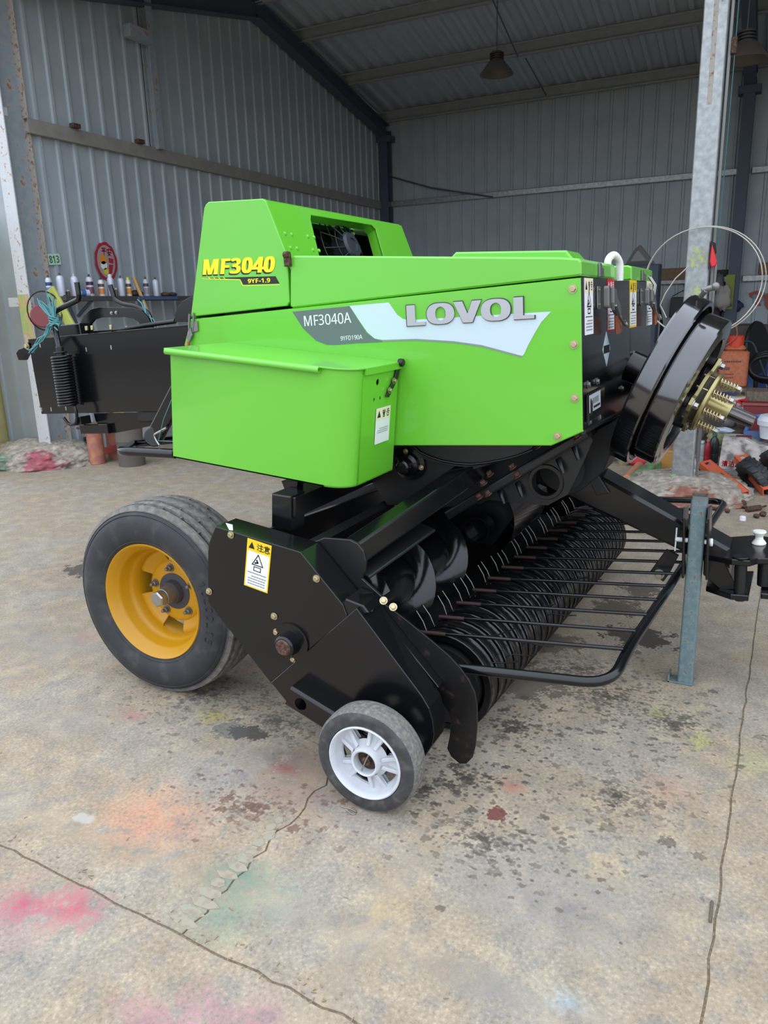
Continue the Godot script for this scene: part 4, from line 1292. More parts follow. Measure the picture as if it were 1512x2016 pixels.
func front_end(bl: Node):
	var mb := MB.new()
	var t := Transform3D(Basis(Vector3(0, 0, -1), Vector3.UP, Vector3.RIGHT), Vector3(1.545, 0, 0))
	mb.prism([Vector2(0.452, 0.585), Vector2(0.452, 1.062), Vector2(1.36, 1.068), Vector2(1.36, 0.55)], 0, 0.011, 0.002, t)
	put(mb, "front_panel", M.black, bl)
	mb = MB.new()
	mb.prism([Vector2(1.366, 0.55), Vector2(1.366, 1.068), Vector2(1.96, 1.07), Vector2(1.96, 0.53)], 0, 0.011, 0.002, t)
	put(mb, "front_panel", M.black, bl)
	var ft := t.translated_local(Vector3(0, 0, 0.0112))
	for q in [[[Vector2(-0.491, 1.061), Vector2(-0.62, 0.884)], M.cream, 0.26, M.ink_black, "white warning sticker with cream heading", null], [[Vector2(-0.864, 1.065), Vector2(-1.001, 0.879)], M.ink_red, 0.25, M.paper, "white warning sticker with red heading", M.ink_red], [[Vector2(-1.345, 1.069), Vector2(-1.517, 0.876)], M.sticker_yellow, 0.25, M.ink_black, "white warning sticker with yellow heading", M.sticker_yellow], [[Vector2(-1.815, 1.072), Vector2(-1.999, 0.87)], M.cream, 0.25, M.ink_black, "white warning sticker with cream heading behind the far latch", null]]:
		var a: Vector2 = q[0][0]
		var b: Vector2 = q[0][1]
		sticker(bl, ft.translated_local(Vector3(-a.x, b.y, 0)), absf(b.x - a.x), absf(a.y - b.y), q[1], q[2], q[3], ["warn", "tell"], q[4], q[5])
	latch(bl, Vector2(-0.703, 1.04).x, 1.0)
	latch(bl, Vector2(-1.648, 1.046).x, 1.0)
	mb = MB.new()
	mb.tube([Vector3(1.575, 1.09, -1.74), Vector3(1.6, 1.05, -1.74), Vector3(1.59, 0.98, -1.74)], 0.005, 8)
	mb.tube([Vector3(1.575, 1.09, -1.79), Vector3(1.6, 1.05, -1.79), Vector3(1.59, 0.98, -1.79)], 0.005, 8)
	mb.tube([Vector3(1.575, 1.09, -1.735), Vector3(1.575, 1.09, -1.795)], 0.005, 8)
	put(mb, "latch_bail", M.steel, bl)
	# diamond badge
	var dc: Vector2 = Vector2(-0.844, 0.82)
	mb = MB.new()
	mb.prism([Vector2(-0.07, 0), Vector2(0, -0.062), Vector2(0.07, 0), Vector2(0, 0.062)], 0, 0.0008, 0, ft.translated_local(Vector3(-dc.x, dc.y, 0)))
	var dia := put(mb, "diamond_sticker", M.decal_pale, bl)
	mb = MB.new()
	mb.prism([Vector2(-0.055, -0.014), Vector2(0.055, -0.014), Vector2(0.055, 0.014), Vector2(-0.055, 0.014)], 0.0008, 0.0012, 0, ft.translated_local(Vector3(-dc.x, dc.y, 0)))
	put(mb, "dark_band", M.ink_black, dia)
	# counter with its small display
	var b0: Vector2 = Vector2(-0.484, 0.605)
	var b1: Vector2 = Vector2(-0.747, 0.694)
	mb = MB.new()
	var bw := b0.x - b1.x
	var bh := b1.y - b0.y
	mb.prism([Vector2(0, 0), Vector2(bw, 0), Vector2(bw, bh), Vector2(0, bh)], 0, 0.012, 0.003, ft.translated_local(Vector3(-b0.x, b0.y, 0)))
	mb.tube(fillet([ft * Vector3(-b0.x + 0.012, b0.y + 0.02, 0.008), ft * Vector3(-b0.x + 0.012, b0.y + 0.03, 0.018), ft * Vector3(-b0.x + 0.012, b0.y + bh - 0.02, 0.018), ft * Vector3(-b0.x + 0.012, b0.y + bh - 0.01, 0.008)], 0.008, 4), 0.004, 8)
	var cnt := put(mb, "counter_box", M.black, bl)
	var q0: Vector2 = Vector2(-0.484, 0.635)
	var q1: Vector2 = Vector2(-0.66, 0.692)
	var dt := ft.translated_local(Vector3(-q0.x, q0.y, 0.0125))
	var dw := q0.x - q1.x
	var dh := q1.y - q0.y
	mb = MB.new()
	mb.prism([Vector2(0, 0), Vector2(dw, 0), Vector2(dw, dh), Vector2(0, dh)], 0, 0.002, 0.0005, dt)
	put(mb, "face_plate", M.plastic_grey, cnt)
	mb = MB.new()
	mb.prism([Vector2(dw * 0.24, dh * 0.45), Vector2(dw * 0.78, dh * 0.45), Vector2(dw * 0.78, dh * 0.78), Vector2(dw * 0.24, dh * 0.78)], 0.002, 0.003, 0.0, dt)
	put(mb, "display_glass", M.screen, cnt)
	for i in 4:
		mb = MB.new()
		mb.prism([Vector2(dw * (0.1 + 0.21 * i), dh * 0.17), Vector2(dw * (0.26 + 0.21 * i), dh * 0.17), Vector2(dw * (0.26 + 0.21 * i), dh * 0.3), Vector2(dw * (0.1 + 0.21 * i), dh * 0.3)], 0.002, 0.004, 0.0004, dt)
		put(mb, "key", M.paper if i == 0 else M.ink_black, cnt)
	for p in [Vector3(1.557, 0.725, -0.52), Vector3(1.557, 0.721, -0.666), Vector3(1.557, 0.602, -0.528), Vector3(1.557, 0.595, -0.686), Vector3(1.557, 0.646, -1.152), Vector3(1.557, 0.769, -1.425)]:
		mb = MB.new()
		mb.bolt(p, Vector3.RIGHT, 0.009, 0.007)
		put(mb, "bolt", M.grey_steel, bl)
	# drive shaft housing and oil fittings leaving the front towards the flywheel
	var c: Vector3 = Vector3(1.797, 0.648, -1.06)
	var ax := Vector3(0.9, -0.428, 0.07).normalized()
	mb = MB.new()
	mb.lathe([Vector2(0.0, -0.22), Vector2(0.06, -0.22), Vector2(0.06, -0.1), Vector2(0, -0.1)], 28, MB.frame(c, ax))
	put(mb, "gearbox_neck", M.black, bl)
	mb = MB.new()
	for p in [[Vector3(1.556, 0.71, -1.431), 0.05], [Vector3(1.556, 0.665, -1.432), 0.06]]:
		mb.cyl(p[0], p[0] + ax * 0.16, p[1], 18, 0.006)
	put(mb, "shaft_guard", M.satin, bl)
	mb = MB.new()
	for p in [Vector3(1.62, 0.66, -1.002), Vector3(1.62, 0.658, -1.074), Vector3(1.62, 0.642, -1.038)]:
		mb.cyl(p, p + Vector3(0.05, -0.01, 0.01), 0.014, 6, 0.003)
	put(mb, "oil_fitting", M.zinc, bl)
	# gearbox support below the panel
	mb = MB.new()
	mb.prism([Vector2(1.387, 0.435), Vector2(1.438, 0.48), Vector2(1.598, 0.565), Vector2(1.565, 0.455), Vector2(1.52, 0.343), Vector2(1.435, 0.269), Vector2(1.352, 0.235)], -1.15, -0.95, 0.004)
	put(mb, "gearbox_support", M.under, bl)
	mb = MB.new()
	mb.beam(Vector3(1.552, 0.578, -0.46), Vector3(1.552, 0.545, -1.36), 0.02, 0.016)
	put(mb, "panel_edge_rail", M.satin, bl)


func bale_chamber(bl: Node):
	var mb := MB.new()
	mb.prism([Vector2(-1.43, 0.64), Vector2(0.1, 0.636), Vector2(0.1, 1.036), Vector2(-1.43, 1.036)], -0.84, -0.83, 0.002)
	mb.box(Vector3(-0.66, 1.033, -0.845), Vector3(1.53, 0.008, 0.04), 0.003)
	put(mb, "chamber_side", M.black, bl)
	mb = MB.new()
	mb.prism([Vector2(-1.43, 0.64), Vector2(0.1, 0.636), Vector2(0.1, 1.036), Vector2(-1.43, 1.036)], -1.3, -1.29, 0.002)
	put(mb, "chamber_side", M.black, bl)
	mb = MB.new()
	mb.box(Vector3(-0.66, 0.655, -1.065), Vector3(1.5, 0.01, 0.44), 0.002)
	mb.box(Vector3(-0.3, 0.99, -1.065), Vector3(0.8, 0.01, 0.44), 0.002)
	put(mb, "chamber_floor", M.under, bl)
	mb = MB.new()
	mb.beam(Vector3(-0.75, 0.615, -0.87), Vector3(0.05, 0.6, -0.87), 0.05, 0.06)
	put(mb, "lower_rail", M.satin, bl)
	mb = MB.new()
	mb.tube([Vector3(-0.839, 1.041, -0.9), Vector3(-0.654, 1.054, -0.9), Vector3(-0.475, 1.06, -0.9)], 0.012, 10)
	put(mb, "upper_rail", M.satin, bl)
	# density beam ends across the chamber
	mb = MB.new()
	mb.box(Vector3(-1.165, 1.064, -0.9), Vector3(0.2, 0.056, 0.09), 0.004)
	mb.box(Vector3(-1.165, 1.043, -1.1), Vector3(0.16, 0.016, 0.36), 0.003)
	put(mb, "density_beam", M.black, bl)
	mb = MB.new()
	mb.box(Vector3(-1.06, 0.555, -1.06), Vector3(0.2, 0.05, 0.46), 0.004)
	put(mb, "density_beam", M.black, bl)
	# arched hoops above, rounded plate below
	var arch := [Vector2(-1.136, 1.025), Vector2(-1.124, 1.06), Vector2(-1.105, 1.095), Vector2(-1.066, 1.133), Vector2(-1.018, 1.157), Vector2(-0.959, 1.162), Vector2(-0.729, 1.142), Vector2(-0.679, 1.126), Vector2(-0.646, 1.092), Vector2(-0.623, 1.042), Vector2(-0.603, 0.992), Vector2(-0.668, 0.996), Vector2(-0.689, 1.041), Vector2(-0.71, 1.072), Vector2(-0.74, 1.091), Vector2(-0.792, 1.102), Vector2(-0.956, 1.112), Vector2(-1.001, 1.105), Vector2(-1.039, 1.08), Vector2(-1.06, 1.051), Vector2(-1.071, 1.021)]
	mb = MB.new()
	mb.prism(arch, -0.912, -0.9, 0.001)
	var hp := put(mb, "arched_bracket", M.black, bl)
	for p in [Vector3(-0.875, 1.128, -0.899), Vector3(-0.843, 1.128, -0.899), Vector3(-0.788, 1.051, -0.899)]:
		mb = MB.new()
		mb.bolt(p, Vector3.BACK, 0.006, 0.006)
		put(mb, "bolt", M.steel, hp)
	mb = MB.new()
	mb.prism([Vector2(-0.443, 1.055), Vector2(-0.438, 1.087), Vector2(-0.416, 1.118), Vector2(-0.381, 1.145), Vector2(-0.329, 1.161), Vector2(-0.279, 1.157), Vector2(-0.298, 1.044), Vector2(-0.358, 1.049)], -0.875, -0.86, 0.001)
	put(mb, "arched_bracket", M.black, bl)
	mb = MB.new()
	mb.prism([Vector2(-1.073, 0.633), Vector2(-1.067, 0.595), Vector2(-1.046, 0.558), Vector2(-1.007, 0.536), Vector2(-0.951, 0.527), Vector2(-0.576, 0.578), Vector2(-0.567, 0.629)], -0.872, -0.86, 0.001)
	put(mb, "lower_bracket", M.black, bl)
	for p in [Vector3(-0.991, 1.052, -0.83), Vector3(-0.952, 1.052, -0.83), Vector3(-0.825, 1.046, -0.83)]:
		mb = MB.new()
		mb.cyl(p, p + Vector3(0, 0.022, 0), 0.009, 6, 0.002)
		put(mb, "bolt", M.zinc, bl)
	# tension springs with cranks
	var a: Vector3 = Vector3(-1.124, 0.94, -0.76)
	var b: Vector3 = Vector3(-1.131, 0.686, -0.76)
	mb = MB.new()
	mb.tube(helix(a, b, 0.046, 18, 14), 0.0068, 7)
	var sp := put(mb, "tension_spring", M.black, bl)
	mb = MB.new()
	mb.cyl(a + Vector3(0, 0.045, 0), a + Vector3(0, -0.02, 0), 0.02, 12, 0.003)
	mb.cyl(a + Vector3(0, 0.02, 0), a + Vector3(0, 0.012, 0), 0.034, 14, 0.002)
	put(mb, "spring_seat", M.satin, sp)
	mb = MB.new()
	mb.tube(fillet([b + Vector3(0.03, 0.01, 0.0), b + Vector3(0.05, -0.02, 0), b + Vector3(0.04, -0.09, 0), b + Vector3(-0.02, -0.1, 0), b + Vector3(-0.05, -0.06, 0)], 0.03, 5), 0.008, 8)
	put(mb, "spring_hook", M.satin, sp)
	mb = MB.new()
	mb.prism([Vector2(-1.113, 0.623), Vector2(-1.076, 0.628), Vector2(-1.075, 0.586), Vector2(-1.131, 0.581)], -0.84, -0.77, 0.002)
	put(mb, "hook_anchor", M.satin, sp)
	mb = MB.new()
	mb.tube(fillet([a + Vector3(0, 0.02, 0)] + [Vector3(-1.154, 1.042, -0.78), Vector3(-1.156, 1.092, -0.78), Vector3(-1.156, 1.152, -0.78), Vector3(-1.086, 1.171, -0.78), Vector3(-0.961, 1.2, -0.78), Vector3(-0.953, 1.219, -0.78), Vector3(-0.953, 1.281, -0.78)], 0.022, 6), 0.0135, 12)
	put(mb, "crank_handle", M.black, sp)
	mb = MB.new()
	mb.tube(fillet([Vector3(-0.993, 1.058, -1.3), Vector3(-1.008, 1.133, -1.3), Vector3(-1.091, 1.173, -1.3), Vector3(-1.193, 1.194, -1.3), Vector3(-1.242, 1.221, -1.3), Vector3(-1.25, 1.255, -1.3), Vector3(-1.26, 1.302, -1.3)], 0.03, 6), 0.0135, 12)
	put(mb, "crank_handle", M.black, bl)
	# swinging latch at the tail
	mb = MB.new()
	mb.prism([Vector2(-1.407, 1.013), Vector2(-1.432, 1.023), Vector2(-1.475, 0.996), Vector2(-1.517, 0.988), Vector2(-1.542, 0.97), Vector2(-1.533, 0.932), Vector2(-1.493, 0.93), Vector2(-1.461, 0.961), Vector2(-1.425, 0.977)], -0.86, -0.83, 0.002)
	var tl := put(mb, "tail_latch", M.black, bl)
	mb = MB.new()
	mb.bolt(Vector3(-1.441, 1, -0.829), Vector3.BACK, 0.012, 0.012)
	put(mb, "bolt", M.zinc, tl)
	for p in [Vector3(-1.345, 0.999, -0.83), Vector3(-1.421, 0.665, -0.83), Vector3(-1.347, 0.664, -0.83), Vector3(-1.016, 0.96, -0.83), Vector3(-0.844, 0.961, -0.83), Vector3(-1.234, 0.667, -0.83)]:
		mb = MB.new()
		mb.prism(MB.rrect(0.008, 0.022, 0.003, 2), 0.0, 0.0012, 0, Transform3D(Basis.IDENTITY, p))
		put(mb, "slot_mark", M.steel, bl)
	# needle frame with its bent tube under the chamber
	mb = MB.new()
	mb.tube(fillet([Vector3(-0.271, 0.48, -0.55), Vector3(-0.597, 0.49, -0.55), Vector3(-1.171, 0.414, -1.2), Vector3(-0.853, 0.437, -1.2)], 0.05, 6), 0.022, 12)
	put(mb, "needle_yoke", M.black, bl)
	mb = MB.new()
	mb.beam(Vector3(-0.447, 0.54, -0.62), Vector3(-0.263, 0.75, -0.62), 0.03, 0.085, Vector3(-1, 0.5, 0))
	mb.cyl(Vector3(-0.478, 0.54, -0.65), Vector3(-0.43, 0.548, -0.6), 0.045, 18, 0.004)
	var arm := put(mb, "needle_arm", M.black, bl)
	mb = MB.new()
	mb.tube(fillet([Vector3(-0.318, 0.594, -0.57), Vector3(-0.399, 0.562, -0.57), Vector3(-0.389, 0.534, -0.57), Vector3(-0.375, 0.516, -0.57)], 0.012, 4), 0.006, 8)
	put(mb, "retaining_clip", M.steel, arm)
	mb = MB.new()
	mb.tube([Vector3(-0.256, 0.72, -0.56), Vector3(-0.32, 0.632, -0.56), Vector3(-0.368, 0.536, -0.56)], 0.0016, 6)
	mb.tube([Vector3(-0.368, 0.536, -0.56), Vector3(-0.27, 0.533, -0.56)], 0.0016, 6)
	put(mb, "twine_strand", M.twine, arm)
	# turquoise twine tied round the crank
	mb = MB.new()
	var rng := RandomNumberGenerator.new()
	rng.seed = 3
	var k0: Vector3 = Vector3(-1.124, 1.113, -0.76)
	for i in 7:
		var w := []
		for p in [Vector3(-1.107, 1.109, -0.745), Vector3(-1.141, 1.092, -0.745), Vector3(-1.179, 1.057, -0.745), Vector3(-1.231, 1.028, -0.745), Vector3(-1.284, 0.998, -0.745), Vector3(-1.314, 0.971, -0.745)]:
			w.append(p + Vector3(rng.randf_range(-0.012, 0.012), rng.randf_range(-0.008, 0.008), rng.randf_range(-0.01, 0.01)))
		mb.tube(w, 0.003, 6)
	for i in 9:
		var e := k0 + Vector3(rng.randf_range(-0.11, 0.02), rng.randf_range(0.07, 0.15), rng.randf_range(-0.02, 0.02))
		mb.tube([k0, k0.lerp(e, 0.5) + Vector3(rng.randf_range(-0.03, 0.03), 0, 0), e, e + Vector3(0.02, -0.02, 0.01), k0 + Vector3(0.01, -0.01, 0.01)], 0.0028, 6)
	for i in 5:
		var y := k0.y - 0.02 + i * 0.009
		mb.tube(range(13).map(func(j): return Vector3(k0.x + 0.026 * cos(TAU * j / 12), y + 0.006 * sin(j * 1.3 + i), k0.z + 0.026 * sin(TAU * j / 12))), 0.0038, 6, false)
	mb.tube([Vector3(-1.11, 1.1, -0.745), Vector3(-1.084, 1.088, -0.745), Vector3(-1.097, 1.064, -0.745), Vector3(-1.118, 1.081, -0.745)], 0.0045, 6)
	put(mb, "twine_tie", M.twine, bl, "turquoise twine knotted round the crank")
	mb = MB.new()
	k0 = Vector3(-0.742, 1.101, -1)
	for i in 7:
		var e := k0 + Vector3(rng.randf_range(-0.06, 0.14), rng.randf_range(-0.16, 0.1), rng.randf_range(-0.03, 0.03))
		mb.tube([k0, k0.lerp(e, 0.5) + Vector3(0, rng.randf_range(0.02, 0.06), 0), e], 0.0028, 6)
	put(mb, "twine_tie", M.twine, bl, "frayed turquoise twine on the far bracket")


func underside(bl: Node):
	var mb := MB.new()
	mb.prism([Vector2(0.66, 0.2), Vector2(1.1, 0.26), Vector2(1.5, 0.5), Vector2(1.5, 0.62), Vector2(0.1, 0.62), Vector2(0.1, 0.56), Vector2(0.62, 0.52)], -1.55, -0.72, 0.0)
	put(mb, "main_frame", M.under, bl)
	mb = MB.new()
	mb.prism([Vector2(0.679, 0.502), Vector2(0.707, 0.364), Vector2(0.766, 0.276), Vector2(0.871, 0.292), Vector2(1.035, 0.399), Vector2(1.196, 0.445), Vector2(1.376, 0.511)], -0.575, -0.56, 0.002)
	var bp := put(mb, "bearing_plate", M.satin, bl)
	mb = MB.new()
	var bc: Vector3 = Vector3(0.882, 0.447, -0.55)
	mb.lathe([Vector2(0.062, 0), Vector2(0.062, 0.008), Vector2(0.045, 0.01), Vector2(0.042, 0.03), Vector2(0.028, 0.034), Vector2(0.026, 0.075), Vector2(0.02, 0.08), Vector2(0, 0.08)], 24, Transform3D(Basis.IDENTITY, bc))
	var br := put(mb, "flange_bearing", M.black, bp)
	for q in [Vector2(0.048, -0.012), Vector2(-0.012, 0.05), Vector2(-0.04, -0.03)]:
		mb = MB.new()
		mb.bolt(bc + Vector3(q.x, q.y, 0.008), Vector3.BACK, 0.007, 0.008)
		put(mb, "bolt", M.zinc, br)
	mb = MB.new()
	mb.tube([Vector3(0.907, 0.514, -0.54), Vector3(0.93, 0.494, -0.54), Vector3(0.968, 0.477, -0.54), Vector3(1.016, 0.462, -0.54), Vector3(1.072, 0.453, -0.54), Vector3(1.131, 0.45, -0.54), Vector3(1.194, 0.457, -0.54), Vector3(1.251, 0.468, -0.54), Vector3(1.307, 0.483, -0.54), Vector3(1.361, 0.505, -0.54)], 0.005, 8)
	put(mb, "arc_edge", M.black, bp)
	mb = MB.new()
	mb.prism([Vector2(0.88, 0.523), Vector2(0.903, 0.483), Vector2(0.942, 0.466), Vector2(0.991, 0.451), Vector2(1.048, 0.442), Vector2(1.109, 0.438), Vector2(1.172, 0.445), Vector2(1.231, 0.457), Vector2(1.289, 0.472), Vector2(1.344, 0.495), Vector2(1.365, 0.522)], -0.62, -0.545, 0.001)
	put(mb, "arc_shield", M.satin, bp)
	# lift arm down to the pickup
	mb = MB.new()
	mb.beam(Vector3(0.925, 0.27, 0.02), Vector3(1.12, 0.425, -0.66), 0.075, 0.075)
	put(mb, "lift_arm", M.black, bl)
	mb = MB.new()
	mb.beam(Vector3(0.95, 0.2, 0.02), Vector3(1.03, 0.262, -0.34), 0.07, 0.012, Vector3(0.3, 1, 0))
	put(mb, "arm_flange", M.satin, bl)
	# sloping frame rail with bolts
	mb = MB.new()
	mb.beam(Vector3(0.997, 0.235, -0.63), Vector3(1.533, 0.552, -0.63), 0.06, 0.035, Vector3(-0.5, 1, 0))
	var rail := put(mb, "frame_rail", M.satin, bl)
	for p in [Vector3(1.155, 0.364, -0.6), Vector3(1.182, 0.399, -0.6), Vector3(1.268, 0.427, -0.6), Vector3(1.364, 0.504, -0.6), Vector3(1.171, 0.324, -0.6), Vector3(1.136, 0.311, -0.6), Vector3(1.286, 0.396, -0.6), Vector3(1.505, 0.536, -0.6)]:
		mb = MB.new()
		mb.bolt(p, Vector3(-0.45, 0.85, 0.3), 0.011, 0.014)
		put(mb, "bolt", M.rusty, rail)
	# side plate with a round hole
	mb = MB.new()
	var poly := [Vector2(1.542, 0.519), Vector2(1.53, 0.533), Vector2(1.152, 0.315), Vector2(1.151, 0.29), Vector2(1.252, 0.281), Vector2(1.376, 0.276), Vector2(1.448, 0.318), Vector2(1.478, 0.372)]
	var hc: Vector2 = Vector2(1.372, 0.364)
	holed(mb, poly, hc, 0.052, -0.672, -0.66, 40)
	var hp := put(mb, "holed_plate", M.satin, bl)
	mb = MB.new()
	mb.lathe([Vector2(0.052, -0.05), Vector2(0.052, 0.006), Vector2(0.064, 0.006), Vector2(0.067, 0.0)], 32, Transform3D(Basis.IDENTITY, Vector3(hc.x, hc.y, -0.66)))
	put(mb, "hole_collar", M.black, hp)
	mb = MB.new()
	mb.lathe([Vector2(0.09, 0), Vector2(0.0, 0.0)], 20, Transform3D(Basis.IDENTITY, Vector3(hc.x, hc.y, -0.9)))
	put(mb, "dark_backing_disc", M.under, hp)  # black disc added behind the hole so the opening looks dark
	for p in [Vector3(1.198, 0.328, -0.655), Vector3(1.268, 0.357, -0.655), Vector3(1.422, 0.448, -0.655), Vector3(1.477, 0.498, -0.655)]:
		mb = MB.new()
		mb.tube([p, p + Vector3(0.012, -0.02, 0.02), p + Vector3(0.02, -0.045, 0.02)], [0.012, 0.009, 0.007], 8)
		put(mb, "weld_stud", M.satin, hp)
	# packer shield: curved plates round the inlet
	mb = MB.new()
	var cc: Vector3 = Vector3(1.023, 0.11, -0.9)
	mb.lathe([Vector2(0.0, -0.02), Vector2(0.056, -0.02), Vector2(0.056, 0.05), Vector2(0.049, 0.05), Vector2(0.049, 0.0), Vector2(0, 0.0)], 32, Transform3D(Basis.IDENTITY, cc))
	put(mb, "auger_stub", M.black, bl)
	mb = MB.new()
	mb.lathe([Vector2(0.16, -0.4), Vector2(0.16, 0.1)], 24, Transform3D(Basis.IDENTITY, cc + Vector3(0.02, 0.06, 0)), -1.9, 0.5)
	put(mb, "scroll_plate", M.black, bl)
	mb = MB.new()
	mb.prism([Vector2(0.6, -0.1), Vector2(0.64, -0.12), Vector2(0.69, 0.2), Vector2(0.76, 0.27), Vector2(0.74, 0.29), Vector2(0.64, 0.22)], -2.05, 0.03, 0.0)
	put(mb, "feed_trough", M.under, bl)
	mb = MB.new()
	mb.prism([Vector2(0.6, -0.12), Vector2(1.13, -0.135), Vector2(1.13, -0.16), Vector2(0.6, -0.15)], -2.05, 0.03, 0.0)
	put(mb, "feed_floor", M.under, bl)
	mb = MB.new()
	mb.prism([Vector2(0.7, 0.0), Vector2(1.0, -0.05), Vector2(1.25, 0.28), Vector2(0.75, 0.36)], -1.02, -0.98, 0.0)
	put(mb, "inlet_plate", M.satin, bl)
	# feed auger: tube and flights wound from both ends
	mb = MB.new()
	mb.cyl(Vector3(0.87, 0.025, 0.02), Vector3(0.87, 0.025, -2.03), 0.075, 24)
	var au := put(mb, "feed_auger", M.black, bl)
	for s in 2:
		mb = MB.new()
		mb.smooth()
		var k := 90
		var turns := 2.4
		for i in k:
			var f := func(j: int, r: float) -> Vector3:
				var an := TAU * turns * j / k + 0.6
				var z := -0.06 - 0.8 * j / k
				if s == 1:
					z = -1.95 + 0.8 * j / k
				return Vector3(0.87 + r * cos(an), 0.025 + r * sin(an), z)
			var a: Vector3 = f.call(i, 0.075)
			var b: Vector3 = f.call(i, 0.168)
			var c: Vector3 = f.call(i + 1, 0.168)
			var d: Vector3 = f.call(i + 1, 0.075)
			mb.quad(a, b, c, d)
			mb.quad(a + Vector3(0, 0, -0.005), d + Vector3(0, 0, -0.005), c + Vector3(0, 0, -0.005), b + Vector3(0, 0, -0.005))
			mb.quad(b, b + Vector3(0, 0, -0.005), c + Vector3(0, 0, -0.005), c)
		put(mb, "flighting", M.black, au)
	# transverse axle beam with its near end showing
	mb = MB.new()
	mb.prism([Vector2(0.624, 0.449), Vector2(0.7, 0.441), Vector2(0.685, 0.323), Vector2(0.608, 0.333)], -0.09, 0.0, 0.004)
	mb.prism([Vector2(0.615, 0.375), Vector2(0.7, 0.365), Vector2(0.71, 0.435), Vector2(0.625, 0.448)], -0.6, -0.01, 0.004)
	put(mb, "hanger_bracket", M.black, bl)
	mb = MB.new()
	mb.prism([Vector2(0.599, 0.47), Vector2(0.666, 0.471), Vector2(0.655, 0.417), Vector2(0.608, 0.443)], -0.14, -0.1, 0.001)
	put(mb, "box_strut", M.black, bl)
	mb = MB.new()
	mb.box(Vector3(0, 0, -1.08), Vector3(0.1, 0.1, 1.7), 0.006)
	put(mb, "axle", M.black, bl)
	mb = MB.new()
	mb.prism([Vector2(-0.12, -0.05), Vector2(0.12, -0.05), Vector2(0.75, 0.22), Vector2(0.75, 0.34), Vector2(-0.02, 0.08)], -0.72, -0.66, 0.004)
	put(mb, "axle_bracket", M.black, bl)
	mb = MB.new()
	mb.prism([Vector2(-0.12, -0.05), Vector2(0.12, -0.05), Vector2(0.75, 0.22), Vector2(0.75, 0.34), Vector2(-0.02, 0.08)], -1.5, -1.44, 0.004)
	put(mb, "axle_bracket", M.black, bl)


